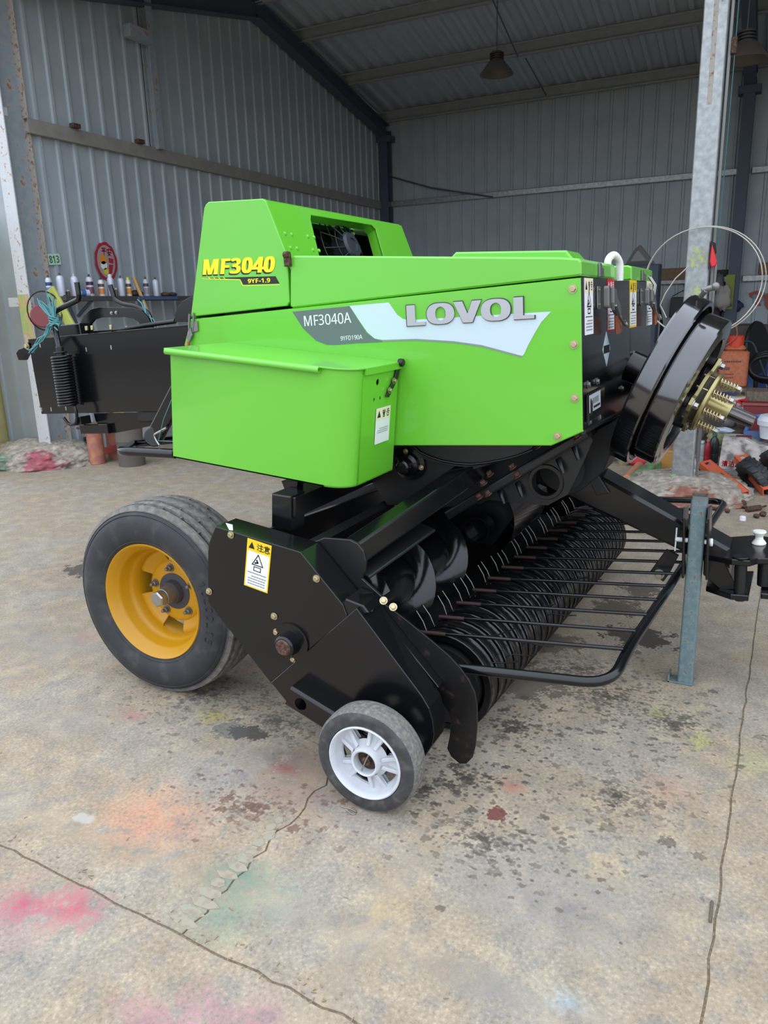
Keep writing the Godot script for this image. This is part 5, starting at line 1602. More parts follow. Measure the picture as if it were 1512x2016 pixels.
func wheels(bl: Node):
	var t := Transform3D(Basis.IDENTITY, Vector3(0, 0, -0.12))
	var side := [Vector2(0.362, 0.108), Vector2(0.359, 0.106), Vector2(0.355, 0.112), Vector2(0.348, 0.117), Vector2(0.345, 0.115), Vector2(0.341, 0.12), Vector2(0.32, 0.129), Vector2(0.296, 0.132), Vector2(0.27, 0.129), Vector2(0.252, 0.122), Vector2(0.248, 0.119), Vector2(0.244, 0.119), Vector2(0.238, 0.113), Vector2(0.231, 0.108), Vector2(0.222, 0.09)]
	var mir := func(a: Array) -> Array:
		var o := []
		for p in a:
			o.append(Vector2(p.x, -p.y))
		o.reverse()
		return o
	var mb := MB.new()
	mb.lathe(side, 72, t, 0, TAU, 0.6)
	mb.lathe(mir.call(side), 72, t, 0, TAU, 0.6)
	mb.lathe([Vector2(0.222, -0.09), Vector2(0.222, 0.09)], 48, t)
	# sidewall figures
	var s := "10.00-15"
	for i in s.length():
		var an := deg_to_rad(20.0 - i * 6.2)
		var p := Vector3(0.297 * cos(an), 0.297 * sin(an), 0.131)
		var b := Basis(Vector3.BACK, an - PI / 2)
		mb.letters(s[i], 0.02 if s[i] != "1" else 0.012, 0.003 if s[i] == "-" else (0.006 if s[i] == "." else 0.032), t * Transform3D(b, p - b * Vector3(0.01, 0.016, 0)), false, 0.0025)
	var wh := put(mb, "wheel", M.rubber, bl, "black ribbed tyre on a yellow rim")
	mb = MB.new()
	mb.lathe([Vector2(0.362, -0.108), Vector2(0.369, -0.08), Vector2(0.371, 0.0), Vector2(0.369, 0.08), Vector2(0.362, 0.108)], 72, t)
	put(mb, "groove_band", M.rubber, wh)
	for q in [[-0.106, -0.083], [-0.064, -0.041], [-0.021, 0.021], [0.041, 0.064], [0.083, 0.106]]:
		mb = MB.new()
		var sh := func(h: float) -> float:
			return 0.386 - 0.9 * h * h - (0.012 if absf(h) > 0.1 else 0.0)
		mb.lathe([Vector2(0.36, q[0] - 0.003), Vector2(sh.call(q[0]) - 0.001, q[0]), Vector2(sh.call(q[0] + 0.003), q[0] + 0.003), Vector2(sh.call((q[0] + q[1]) / 2), (q[0] + q[1]) / 2), Vector2(sh.call(q[1] - 0.003), q[1] - 0.003), Vector2(sh.call(q[1]) - 0.001, q[1]), Vector2(0.36, q[1] + 0.003)], 96, t, 0, TAU, 0.5)
		put(mb, "tread_rib", M.tread, wh)
	for i in 26:
		mb = MB.new()
		for q in [0.03, 0.072, -0.03, -0.072]:
			var an := TAU * (i + (0.5 if absf(q) > 0.04 else 0.0)) / 26
			mb.box(Vector3(0.372, 0, q), Vector3(0.014, 0.006, 0.018), 0.0, t * Transform3D(Basis(Vector3.BACK, an), Vector3.ZERO))
		put(mb, "tread_tie", M.tread, wh)
	# rim: rolled flange, deep well and a disc with four openings
	mb = MB.new()
	mb.lathe([Vector2(0.222, 0.085), Vector2(0.232, 0.104), Vector2(0.234, 0.111), Vector2(0.231, 0.115), Vector2(0.226, 0.113), Vector2(0.214, 0.085), Vector2(0.205, 0.078), Vector2(0.199, 0.066), Vector2(0.194, 0.035), Vector2(0.186, 0.022), Vector2(0.178, 0.015), Vector2(0.175, -0.05), Vector2(0.178, -0.09)], 72, t, 0, TAU, 0.9)
	var rim := put(mb, "rim", M.yellow, wh)
	mb = MB.new()
	mb.lathe([Vector2(0.128, -0.03), Vector2(0.12, -0.024), Vector2(0.11, -0.022), Vector2(0.07, -0.022), Vector2(0.07, -0.03)], 60, t, 0, TAU, 0.9)
	for i in 4:
		var a0 := deg_to_rad(-55 + i * 90)
		mb.lathe([Vector2(0.177, -0.016), Vector2(0.165, -0.012), Vector2(0.155, -0.016), Vector2(0.128, -0.03), Vector2(0.128, -0.036), Vector2(0.177, -0.022)], 14, t, a0 - deg_to_rad(27), a0 + deg_to_rad(27), 0.9)
	put(mb, "wheel_disc", M.yellow, rim)
	mb = MB.new()
	mb.lathe([Vector2(0.075, -0.04), Vector2(0.075, -0.019), Vector2(0.05, -0.017), Vector2(0.044, 0.005), Vector2(0.0, 0.005)], 36, t)
	var hub := put(mb, "hub", mat(C(66, 66, 72), 0.5, 0.2), rim)
	mb = MB.new()
	mb.lathe([Vector2(0.037, 0.0), Vector2(0.035, 0.03), Vector2(0.033, 0.05), Vector2(0.03, 0.052), Vector2(0, 0.052)], 24, t)
	put(mb, "hub_cap", M.grey_steel, rim)
	mb = MB.new()
	mb.prism(MB.ngon(0.033, 6, 0.3), 0.05, 0.085, 0.005, t)
	put(mb, "hub_nut", M.steel, rim)
	for i in 5:
		mb = MB.new()
		var p := t * Vector3(0.098 * cos(TAU * i / 5 + 0.35), 0.098 * sin(TAU * i / 5 + 0.35), -0.022)
		mb.bolt(p, Vector3.BACK, 0.012, 0.014)
		mb.cyl(p, p + Vector3(0, 0, 0.032), 0.007, 10, 0.002)
		put(mb, "lug_nut", M.grey_steel, rim)
	var far := wh.duplicate()
	far.name = "wheel_001"
	bl.add_child(far, true)
	far.transform = Transform3D(Basis(Vector3.UP, PI), Vector3(0, 0, -2.14))
	gauge_wheel(bl)


func gauge_wheel(bl: Node):
	var c := Vector3(1.078, -0.272, 0.235)
	var t := Transform3D(Basis.IDENTITY, c)
	var mb := MB.new()
	mb.lathe([Vector2(0.118, 0.08), Vector2(0.118, 0.0), Vector2(0.155, 0.002), Vector2(0.16, 0.006), Vector2(0.163, 0.014), Vector2(0.164, 0.068), Vector2(0.158, 0.081), Vector2(0.15, 0.086), Vector2(0.14, 0.088), Vector2(0.12, 0.087), Vector2(0.118, 0.08)], 64, t)
	var gw := put(mb, "gauge_wheel", M.rubber_dark, bl, "grey solid tyre on a white spoked rim")
	mb = MB.new()
	mb.lathe([Vector2(0.16, 0.006), Vector2(0.164, 0.014), Vector2(0.166, 0.04), Vector2(0.165, 0.068), Vector2(0.158, 0.081)], 72, t, 0, TAU, 0.7)
	put(mb, "tread", M.grey_tread, gw)
	mb = MB.new()
	mb.lathe([Vector2(0.118, 0.07), Vector2(0.1175, 0.088), Vector2(0.114, 0.0905), Vector2(0.11, 0.088), Vector2(0.105, 0.07), Vector2(0.1, 0.055), Vector2(0.095, 0.05)], 60, t, 0, TAU, 0.8)
	mb.lathe([Vector2(0.118, 0.01), Vector2(0.118, 0.08)], 40, t)
	mb.lathe([Vector2(0.095, 0.05), Vector2(0.092, 0.044), Vector2(0.1, 0.03)], 60, t)
	mb.lathe([Vector2(0.062, 0.052), Vector2(0.046, 0.066), Vector2(0.045, 0.084), Vector2(0.041, 0.088), Vector2(0.036, 0.086), Vector2(0.034, 0.05), Vector2(0.0, 0.05)], 44, t, 0, TAU, 0.8)
	for i in 5:
		var an := deg_to_rad(68 + i * 72)
		mb.lathe([Vector2(0.096, 0.05), Vector2(0.08, 0.05), Vector2(0.062, 0.052), Vector2(0.062, 0.036), Vector2(0.096, 0.036)], 10, t, an - 0.34, an + 0.34, 0.9)
		for q in [-0.24, 0.24]:
			var bt := t * Transform3D(Basis(Vector3.BACK, an + q), Vector3.ZERO)
			mb.prism([Vector2(0.05, 0.045), Vector2(0.104, 0.045), Vector2(0.104, 0.056), Vector2(0.05, 0.07)], -0.006, 0.006, 0.002, bt * Transform3D(Basis(Vector3.RIGHT, PI / 2), Vector3.ZERO))
	put(mb, "rim", M.white_paint, gw)
	mb = MB.new()
	mb.cyl(c + Vector3(0, 0, -0.06), c + Vector3(0, 0, 0.062), 0.033, 24, 0.002)
	var hub := put(mb, "hub_bore", mat(C(62, 46, 40), 0.6, 0.3), gw)
	mb = MB.new()
	mb.cyl(c + Vector3(0, 0, 0.05), c + Vector3(0, 0, 0.078), 0.014, 16, 0.003)
	put(mb, "axle_end", M.rusty, gw)
	mb = MB.new()
	mb.tube(fillet([c + Vector3(0.018, 0.036, 0.078), c + Vector3(0.0, 0.0, 0.082), c + Vector3(-0.014, -0.03, 0.08)], 0.012, 4), 0.0022, 6)
	put(mb, "cotter_pin", M.steel, gw)
	# carrying arm: a channel with round holes along the case
	mb = MB.new()
	var a := Vector3(0.785, -0.115, 0.205)
	var d := Vector3(0.165, -0.072, 0).normalized()
	var at := Transform3D(Basis(d, Vector3.BACK.cross(d), Vector3.BACK), a)
	for q in [[0.0, 0.12, 0.05], [0.12, 0.26, 0.19]]:
		holed(mb, [Vector2(q[0], -0.064), Vector2(q[1], -0.064), Vector2(q[1], -0.012), Vector2(q[0], -0.012)], Vector2(q[2], -0.037), 0.021, 0.026, 0.031, 32, at)
	mb.prism([Vector2(0.26, -0.07), Vector2(0.42, -0.07), Vector2(0.42, -0.012), Vector2(0.26, -0.012)], 0.026, 0.031, 0.0, at)
	# top and bottom flanges with rounded outer edges
	for s in [-1, 1]:
		var sec := []
		for i in 7:
			var an := PI / 2 * i / 6
			sec.append(Vector2(0.019 + 0.012 * sin(an), 0.026 * s + s * 0.012 * cos(an)))
		sec.append(Vector2(0.026, 0.026 * s))
		sec.append(Vector2(0.02, 0.032 * s))
		sec.append(Vector2(-0.03, 0.032 * s))
		sec.append(Vector2(-0.03, 0.038 * s))
		mb.prism(sec, 0.0, 0.42, 0.0, at * Transform3D(Basis(Vector3(0, 0, 1), Vector3(0, 1, 0), Vector3(-1, 0, 0)), Vector3(0.42, -0.038, 0)))
	mb.cyl(c + Vector3(0, 0, -0.05), c + Vector3(0, 0, 0.06), 0.014, 14)
	put(mb, "wheel_arm", M.black, bl)
	var far := gw.duplicate()
	far.name = "gauge_wheel_001"
	bl.add_child(far, true)
	far.transform = Transform3D(Basis(Vector3.UP, PI), Vector3(2.156, 0, -2.06))


func pickup(bl: Node):
	# side drive case in two sheets
	var mb := MB.new()
	mb.prism([Vector2(0.514, 0.376), Vector2(0.83, 0.311), Vector2(0.964, 0.153), Vector2(0.976, 0.116), Vector2(0.659, -0.152), Vector2(0.439, 0.109), Vector2(0.469, 0.291), Vector2(0.481, 0.324)], 0.06, 0.17, 0.002)
	var cs := put(mb, "drive_case", M.black, bl)
	mb = MB.new()
	mb.prism([Vector2(0.978, 0.119), Vector2(1.014, 0.149), Vector2(1.042, 0.113), Vector2(1.211, -0.108), Vector2(1.231, -0.144), Vector2(1.24, -0.184), Vector2(1.242, -0.227), Vector2(1.233, -0.265), Vector2(1.2, -0.317), Vector2(1.09, -0.332), Vector2(0.95, -0.298), Vector2(0.724, -0.214), Vector2(0.664, -0.147)], 0.085, 0.176, 0.002)
	put(mb, "lower_case", M.black, cs)
	mb = MB.new()
	mb.prism([Vector2(0.924, 0.126), Vector2(0.972, 0.171), Vector2(1.032, 0.155), Vector2(1.048, 0.134), Vector2(0.987, 0.104), Vector2(0.946, 0.093)], 0.06, 0.165, 0.004)
	put(mb, "case_step", M.black, cs)
	mb = MB.new()
	mb.prism([Vector2(0.748, 0.285), Vector2(0.849, 0.325), Vector2(0.941, 0.324), Vector2(0.969, 0.312), Vector2(0.987, 0.29), Vector2(0.993, 0.257), Vector2(0.986, 0.222), Vector2(0.973, 0.199), Vector2(1.05, 0.135), Vector2(0.974, 0.094), Vector2(0.868, 0.153)], 0.044, 0.056, 0.002)
	put(mb, "end_plate", M.satin, cs)
	# curved crop shoe
	mb = MB.new()
	mb.prism([Vector2(0.978, 0.103), Vector2(1.008, 0.135), Vector2(1.056, 0.111), Vector2(1.115, 0.072), Vector2(1.196, 0.014), Vector2(1.252, -0.029), Vector2(1.284, -0.062), Vector2(1.31, -0.098), Vector2(1.327, -0.136), Vector2(1.333, -0.182), Vector2(1.33, -0.252), Vector2(1.321, -0.323), Vector2(1.309, -0.364), Vector2(1.287, -0.39), Vector2(1.265, -0.395), Vector2(1.237, -0.375), Vector2(1.225, -0.349), Vector2(1.236, -0.304), Vector2(1.244, -0.259), Vector2(1.239, -0.224), Vector2(1.214, -0.185), Vector2(1.186, -0.148)], 0.042, 0.05, 0.001)
	put(mb, "crop_shoe", M.scratched, cs)
	mb = MB.new()
	mb.prism([Vector2(1.021, 0.137), Vector2(1.055, 0.088), Vector2(1.226, -0.117), Vector2(1.227, -0.12), Vector2(1.184, -0.115), Vector2(1.034, 0.086)], 0.05, 0.088, 0.002)
	put(mb, "shoe_stiffener", M.black, cs)
	for p in [Vector3(0.575, 0.353, 0.172), Vector3(0.881, 0.231, 0.172), Vector3(0.454, 0.151, 0.172), Vector3(0.707, 0.09, 0.172), Vector3(0.709, 0.036, 0.172), Vector3(0.763, 0.032, 0.172), Vector3(0.763, -0.05, 0.172)]:
		mb = MB.new()
		mb.bolt(p, Vector3.BACK, 0.0085, 0.008)
		put(mb, "bolt", M.zinc, cs)
	for p in [Vector3(1.026, 0.127, 0.12), Vector3(1.078, 0.159, 0.12), Vector3(1.109, 0.142, 0.12)]:
		mb = MB.new()
		mb.bolt(p, Vector3(0.3, 0.5, 0.7), 0.0085, 0.008)
		put(mb, "bolt", M.zinc, cs)
	mb = MB.new()
	var bc: Vector3 = Vector3(0.761, 0.008, 0.17)
	mb.lathe([Vector2(0.064, 0), Vector2(0.064, 0.006), Vector2(0.04, 0.008), Vector2(0.036, 0.045), Vector2(0.03, 0.05), Vector2(0, 0.05)], 30, Transform3D(Basis.IDENTITY, bc))
	var brg := put(mb, "flange_bearing", M.black, cs)
	mb = MB.new()
	mb.lathe([Vector2(0.027, 0.05), Vector2(0.022, 0.054), Vector2(0, 0.05)], 18, Transform3D(Basis.IDENTITY, bc))
	put(mb, "shaft_end", M.rusty, brg)
	# stickers and a white tag
	var q: Array = print_frame([Vector3(0.601, 0.186, 0.171), Vector3(0.69, 0.165, 0.171), Vector3(0.629, 0.35, 0.171)], Vector3.BACK)
	sticker(cs, q[0], q[1], q[2] * 0.99, M.sticker_yellow, 0.24, M.ink_black, ["heed", "mind"], "yellow and white warning sticker", M.sticker_yellow)
	mb = MB.new()
	mb.prism([Vector2(0.004, 0.108), Vector2(0.05, 0.066), Vector2(0.062, 0.07), Vector2(0.03, 0.11)], 0.0, 0.0008, 0.0, Transform3D(Basis(Vector3(0.979, -0.2, 0), Vector3(0, 0, -1), Vector3(0.2, 0.979, 0)), Vector3(0.514, 0.376, 0.17)) * Transform3D(Basis.IDENTITY, Vector3(0, -0.06, 0)))
	put(mb, "paper_tag", M.paper, cs)
	# reel: inner drum, stripper bands, tines
	var rl := Node3D.new()
	rl.name = "pickup_reel"
	bl.add_child(rl)
	var rc := Vector3(1.125, -0.245, -0.18)
	rl.transform = Transform3D(Basis(Vector3.UP, -0.06), rc)
	mb = MB.new()
	mb.cyl(Vector3(0, 0, 0.02), Vector3(0, 0, -1.92), 0.14, 32)
	put(mb, "inner_drum", M.under, rl)
	var R := 0.174
	mb = MB.new()
	var prof := [Vector2(R - 0.02, -0.031), Vector2(R + 0.002, -0.0305), Vector2(R + 0.004, -0.026), Vector2(R, -0.022), Vector2(R + 0.001, 0.0), Vector2(R, 0.022), Vector2(R + 0.004, 0.026), Vector2(R + 0.002, 0.0305), Vector2(R - 0.02, 0.031)]
	mb.lathe(prof, 26, Transform3D.IDENTITY, deg_to_rad(-125), deg_to_rad(118), 0.9)
	var band := put(mb, "stripper_band", M.black, rl)
	band.position = Vector3(0, 0, -0.03)
	mb = MB.new()
	mb.tube([Vector3(-0.06, 0.1, 0), Vector3(-0.088, 0.15, 0), Vector3(-0.1, 0.185, 0), Vector3(-0.124, 0.222, 0)], 0.0021, 6)
	var tine := put(mb, "tine", mat(C(150, 144, 132), 0.4, 0.6), rl)
	tine.position = Vector3(0, 0, -0.0675)
	for i in range(1, 26):
		var o := band.duplicate()
		rl.add_child(o, true)
		o.position = Vector3(0, 0, -0.03 - i * 0.075)
		o = tine.duplicate()
		rl.add_child(o, true)
		o.position = Vector3(0, 0, -0.0675 - i * 0.075)
		o.rotation.z = [0.0, 0.06, -0.05, 0.03, -0.02][i % 5]
	var ft: MeshInstance3D = null
	for i in 12:
		if ft == null:
			mb = MB.new()
			mb.tube([Vector3(0.09, 0.1, 0), Vector3(0.16, 0.09, 0), Vector3(0.22, 0.1, 0.0), Vector3(0.255, 0.112, 0.0)], 0.0026, 6)
			ft = put(mb, "tine", M.satin, rl)
			ft.position = Vector3(0, -0.02, -0.0675)
		else:
			var o := ft.duplicate()
			rl.add_child(o, true)
			o.position = Vector3(0, -0.02 + 0.03 * sin(i * 2.0), -0.0675 - (i + int(i / 3)) * 0.075)
			o.rotation.z = 0.25 * sin(i * 1.7)
	# wind guard: bent tube with rods
	mb = MB.new()
	mb.tube(fillet([Vector3(1.2, -0.102, -0.02), Vector3(1.72, -0.085, -0.02), Vector3(1.735, -0.055, -0.2), Vector3(1.905, -0.04, -2.12), Vector3(1.3, -0.04, -2.12)], 0.09, 8), 0.0165, 14)
	var gd := put(mb, "wind_guard", M.black, bl)
	for i in 13:
		var z := -0.17 - i * 0.148
		var xr := 1.735 + (-0.2 - z) * 0.0885
		var yr := -0.043
		mb = MB.new()
		var yl := -0.063
		var xl := 1.06 + (-0.17 - z) * 0.07
		mb.tube([Vector3(xl, yl, z), Vector3(xr - 0.004, yr + 0.005, z)], 0.0065, 8)
		put(mb, "guard_rod", M.black, gd)
		mb = MB.new()
		mb.tube([Vector3(xl - 0.006, yl, z), Vector3(xl + 0.09, yl + 0.003, z)], 0.0072, 8)
		put(mb, "rod_tip", mat(C(58, 38, 33), 0.6), gd)
	# far end plate of the pickup
	mb = MB.new()
	mb.prism([Vector2(0.5, 0.36), Vector2(0.85, 0.3), Vector2(1.0, 0.13), Vector2(1.3, -0.15), Vector2(1.25, -0.36), Vector2(0.75, -0.25), Vector2(0.45, 0.1)], -2.2, -2.06, 0.004)
	put(mb, "drive_case", M.black, bl)


func tongue(bl: Node):
	var mb := MB.new()
	mb.prism([Vector2(1.2, 0.495), Vector2(1.463, 0.349), Vector2(1.832, 0.138), Vector2(1.98, 0.053), Vector2(1.98, -0.04), Vector2(1.825, 0.026), Vector2(1.401, 0.222), Vector2(1.15, 0.33)], -1.14, -0.97, 0.012)
	var tg := put(mb, "tongue", M.black, bl)
	mb = MB.new()
	mb.prism([Vector2(1.445, 0.35), Vector2(1.493, 0.249), Vector2(1.523, 0.256), Vector2(1.543, 0.26), Vector2(1.475, 0.371)], -0.968, -0.955, 0.002)
	put(mb, "gusset", M.satin, tg)
	# stand bracket cheeks and the prop stand with its pin
	for x in [1.833, 1.915]:
		mb = MB.new()
		mb.prism([Vector2(-0.84, -0.03), Vector2(-0.97, -0.03), Vector2(-0.97, 0.22), Vector2(-0.85, 0.24), Vector2(-0.84, 0.2)], 0, 0.009, 0.002, Transform3D(Basis(Vector3(0, 0, 1), Vector3.UP, Vector3(-1, 0, 0)), Vector3(x, 0, 0)))
		put(mb, "stand_bracket", M.black, tg)
	var foot := Vector3(1.838, -0.4755, -0.9)
	var up := Vector3(0.0523, 0.9986, 0)
	mb = MB.new()
	var st := Transform3D(Basis(Vector3(0.9986, -0.0523, 0), Vector3(0, 0, -1), up), foot)
	mb.prism(MB.rrect(0.056, 0.056, 0.008, 3), 0.006, 0.74, 0.0, st)
	var sd := put(mb, "prop_stand", M.stand, bl, "square grey blue steel prop stand")
	mb = MB.new()
	mb.ring_plate(MB.rrect(0.056, 0.056, 0.008, 3), MB.rrect(0.046, 0.046, 0.006, 3), 0.74, 0.752, st)
	put(mb, "open_end", M.grey_steel, sd)
	mb = MB.new()
	mb.prism([Vector2(-0.062, -0.03), Vector2(0.03, -0.03), Vector2(0.03, 0.03), Vector2(-0.062, 0.03)], 0.0, 0.006, 0.001, st)
	mb.prism([Vector2(-0.062, -0.03), Vector2(-0.056, -0.03), Vector2(-0.056, 0.03), Vector2(-0.062, 0.03)], 0.0, 0.03, 0.001, st)
	put(mb, "foot_plate", M.stand, sd)
	mb = MB.new()
	var pc := Vector3(1.86, 0.1, -0.87)
	mb.cyl(Vector3(1.795, 0.105, -0.89), Vector3(1.915, 0.1, -0.89), 0.009, 12, 0.002)
	mb.cyl(Vector3(1.915, 0.1, -0.89), Vector3(1.925, 0.1, -0.89), 0.015, 12, 0.002)
	mb.tube([Vector3(1.8, 0.15, -0.888), Vector3(1.798, 0.105, -0.888), Vector3(1.795, 0.06, -0.888)], 0.003, 6)
	put(mb, "stand_pin", M.paper, sd, "white pin with split pin")
	# bracket bolting the wind guard to the tongue
	mb = MB.new()
	mb.prism([Vector2(1.757, 0.044), Vector2(1.802, 0.022), Vector2(1.769, -0.054), Vector2(1.747, -0.089), Vector2(1.698, -0.05)], -0.965, -0.95, 0.002)
	var gb := put(mb, "guard_bracket", M.scratched, tg)
	mb = MB.new()
	mb.bolt(Vector3(1.732, -0.057, -0.949), Vector3.BACK, 0.014, 0.016)
	put(mb, "bolt", M.steel, gb)
	# clevis hitch: two plates, pins and a white spool
	var top := [Vector2(1.9, -0.95), Vector2(1.99, -0.905), Vector2(2.05, -0.9), Vector2(2.075, -0.935), Vector2(2.2, -0.96), Vector2(2.2, -1.2), Vector2(2.06, -1.25), Vector2(1.96, -1.2), Vector2(1.9, -1.17)]
	var pt := Transform3D(Basis(Vector3.RIGHT, Vector3.BACK, Vector3.DOWN), Vector3.ZERO)
	mb = MB.new()
	mb.prism(top, -0.035, -0.012, 0.003, pt)
	var ht := put(mb, "hitch_plate", M.black, tg)
	mb = MB.new()
	mb.prism([Vector2(1.9, -0.97), Vector2(1.99, -0.9), Vector2(2.05, -0.9), Vector2(2.06, -1.2), Vector2(1.9, -1.15)], 0.1, 0.122, 0.003, pt)
	put(mb, "hitch_plate", M.black, tg)
	mb = MB.new()
	mb.prism([Vector2(1.89, 0.03), Vector2(1.96, 0.02), Vector2(1.985, -0.04), Vector2(2.02, -0.1), Vector2(1.95, -0.105), Vector2(1.89, -0.05)], -1.1, -0.955, 0.004)
	put(mb, "hitch_web", M.black, tg)
	mb = MB.new()
	mb.cyl(Vector3(2.02, 0.04, -0.93), Vector3(2.02, -0.13, -0.93), 0.022, 18, 0.003)
	mb.cyl(Vector3(2.02, 0.036, -0.93), Vector3(2.02, 0.042, -0.93), 0.03, 18, 0.002)
	mb.cyl(Vector3(2.1, 0.02, -1.0), Vector3(2.1, -0.09, -1.0), 0.026, 18, 0.003)
	put(mb, "hitch_pin", M.satin, tg)
	mb = MB.new()
	mb.box(Vector3(2.2, -0.045, -1.06), Vector3(0.16, 0.085, 0.18), 0.006)
	put(mb, "coupling_block", M.black, tg)
	mb = MB.new()
	mb.box(Vector3(2.2, -0.105, -1.04), Vector3(0.22, 0.022, 0.24), 0.004)
	put(mb, "hitch_plate", M.black, tg)
	mb = MB.new()
	mb.lathe([Vector2(0, 0.0), Vector2(0.024, 0.0), Vector2(0.026, 0.004), Vector2(0.023, 0.01), Vector2(0.015, 0.02), Vector2(0.014, 0.03), Vector2(0.021, 0.042), Vector2(0.025, 0.048), Vector2(0.023, 0.053), Vector2(0, 0.054)], 24, Transform3D(Basis(Vector3.RIGHT, -PI / 2), Vector3(2.075, 0.035, -1.123)))
	put(mb, "white_spool", M.rope, tg, "cream white spool shaped pin head")


func flywheel(bl: Node):
	var ax := Vector3(0.9, -0.428, 0.07).normalized()
	var c: Vector3 = Vector3(1.719, 0.675, -1.06)
	var t := MB.frame(c, ax)
	var mb := MB.new()
	mb.lathe([Vector2(0.3, -0.035), Vector2(0.327, -0.035), Vector2(0.331, -0.028), Vector2(0.331, 0.03), Vector2(0.327, 0.036), Vector2(0.312, 0.036), Vector2(0.312, 0.0), Vector2(0.1, -0.02)], 72, t, 0, TAU, 0.4)
	var fw := put(mb, "flywheel", M.gloss, bl)
	mb = MB.new()
	mb.lathe([Vector2(0.285, -0.02), Vector2(0.292, 0.0), Vector2(0.292, 0.118), Vector2(0.289, 0.124), Vector2(0.262, 0.13), Vector2(0.228, 0.13), Vector2(0.222, 0.124), Vector2(0.218, 0.06), Vector2(0.13, 0.05), Vector2(0.06, 0.05)], 72, t, 0, TAU, 0.4)
	put(mb, "drum", M.gloss, fw)
	mb = MB.new()
	for i in 5:
		var bt := t * Transform3D(Basis(Vector3.BACK, TAU * i / 5 + 0.2), Vector3.ZERO)
		mb.box(Vector3(0.15, 0, 0.075), Vector3(0.15, 0.05, 0.05), 0.006, bt)
	put(mb, "spoke", M.black, fw)
	mb = MB.new()
	var sc := t * Vector3(-0.06, 0.335, 0.0)
	mb.cyl(sc, sc + Vector3(0.02, 0.02, 0.03), 0.009, 10)
	mb.cyl(sc + Vector3(0.005, 0.02, 0.02), sc + Vector3(0.05, 0.03, 0.03), 0.011, 10, 0.003)
	mb.lump(sc + Vector3(0.05, 0.03, 0.03), Vector3(0.015, 0.015, 0.015), 1, 0.0, 6)
	put(mb, "locking_pin", M.grey_steel, fw)
	# slip clutch: three armed flange on spacers, pressure plate on springs, splined shaft
	for i in 3:
		var an := TAU * i / 3 + PI / 2 - 0.5
		mb = MB.new()
		mb.cyl(t * Vector3(0.145 * cos(an), 0.145 * sin(an), 0.05), t * Vector3(0.145 * cos(an), 0.145 * sin(an), 0.14), 0.021, 16, 0.004)
		put(mb, "rubber_spacer", M.under, fw)
	mb = MB.new()
	mb.lathe([Vector2(0.0, 0.14), Vector2(0.108, 0.14), Vector2(0.108, 0.152), Vector2(0.0, 0.152)], 48, t)
	for i in 3:
		var an := TAU * i / 3 + PI / 2 - 0.5
		mb.prism([Vector2(0.08, -0.06), Vector2(0.13, -0.03), Vector2(0.16, -0.025), Vector2(0.17, 0.0), Vector2(0.16, 0.025), Vector2(0.13, 0.03), Vector2(0.08, 0.06)], 0.14, 0.154, 0.002, t * Transform3D(Basis(Vector3.BACK, an), Vector3.ZERO))
	var cl := put(mb, "clutch_flange", M.brass, fw)
	for i in 3:
		var an := TAU * i / 3 + PI / 2 - 0.5
		mb = MB.new()
		mb.bolt(t * Vector3(0.145 * cos(an), 0.145 * sin(an), 0.154), ax, 0.013, 0.016)
		put(mb, "bolt", M.steel, cl)
	mb = MB.new()
	mb.lathe([Vector2(0.0, 0.153), Vector2(0.094, 0.153), Vector2(0.094, 0.172), Vector2(0.0, 0.172)], 40, t)
	put(mb, "friction_disc", mat(C(60, 52, 44), 0.8), fw)
	mb = MB.new()
	mb.lathe([Vector2(0.0, 0.174), Vector2(0.111, 0.174), Vector2(0.114, 0.177), Vector2(0.114, 0.187), Vector2(0.111, 0.19), Vector2(0.045, 0.19), Vector2(0.04, 0.22), Vector2(0.034, 0.27), Vector2(0.0, 0.27)], 48, t)
	var pp := put(mb, "pressure_plate", M.brass, fw)
	for i in 8:
		var an := TAU * i / 8 + 0.2
		var p := t * Vector3(0.09 * cos(an), 0.09 * sin(an), 0.19)
		mb = MB.new()
		mb.tube(helix(p, p + ax * 0.062, 0.013, 5.5, 12), 0.0034, 6)
		mb.cyl(p - ax * 0.06, p + ax * 0.078, 0.0045, 8)
		put(mb, "clutch_spring", M.zinc, pp)
		mb = MB.new()
		mb.prism(MB.ngon(0.0115, 6), 0.062, 0.078, 0.002, MB.frame(p, ax))
		put(mb, "lock_nut", M.steel, pp)
	mb = MB.new()
	var spl := []
	for i in 24:
		spl.append(Vector2.from_angle(TAU * i / 24) * (0.0255 if (i / 2) % 2 == 0 else 0.0215))
	mb.prism(spl, 0.26, 0.36, 0.002, t)
	put(mb, "splined_shaft", mat(C(96, 92, 90), 0.22, 0.9), fw)


# A turned thing standing at p: profile of (radius, height).
func turned(prof: Array, segs := 24, t := Transform3D.IDENTITY) -> MB:
	var mb := MB.new()
	mb.lathe(prof, segs, t * Transform3D(Basis(Vector3.RIGHT, -PI / 2), Vector3.ZERO))
	return mb


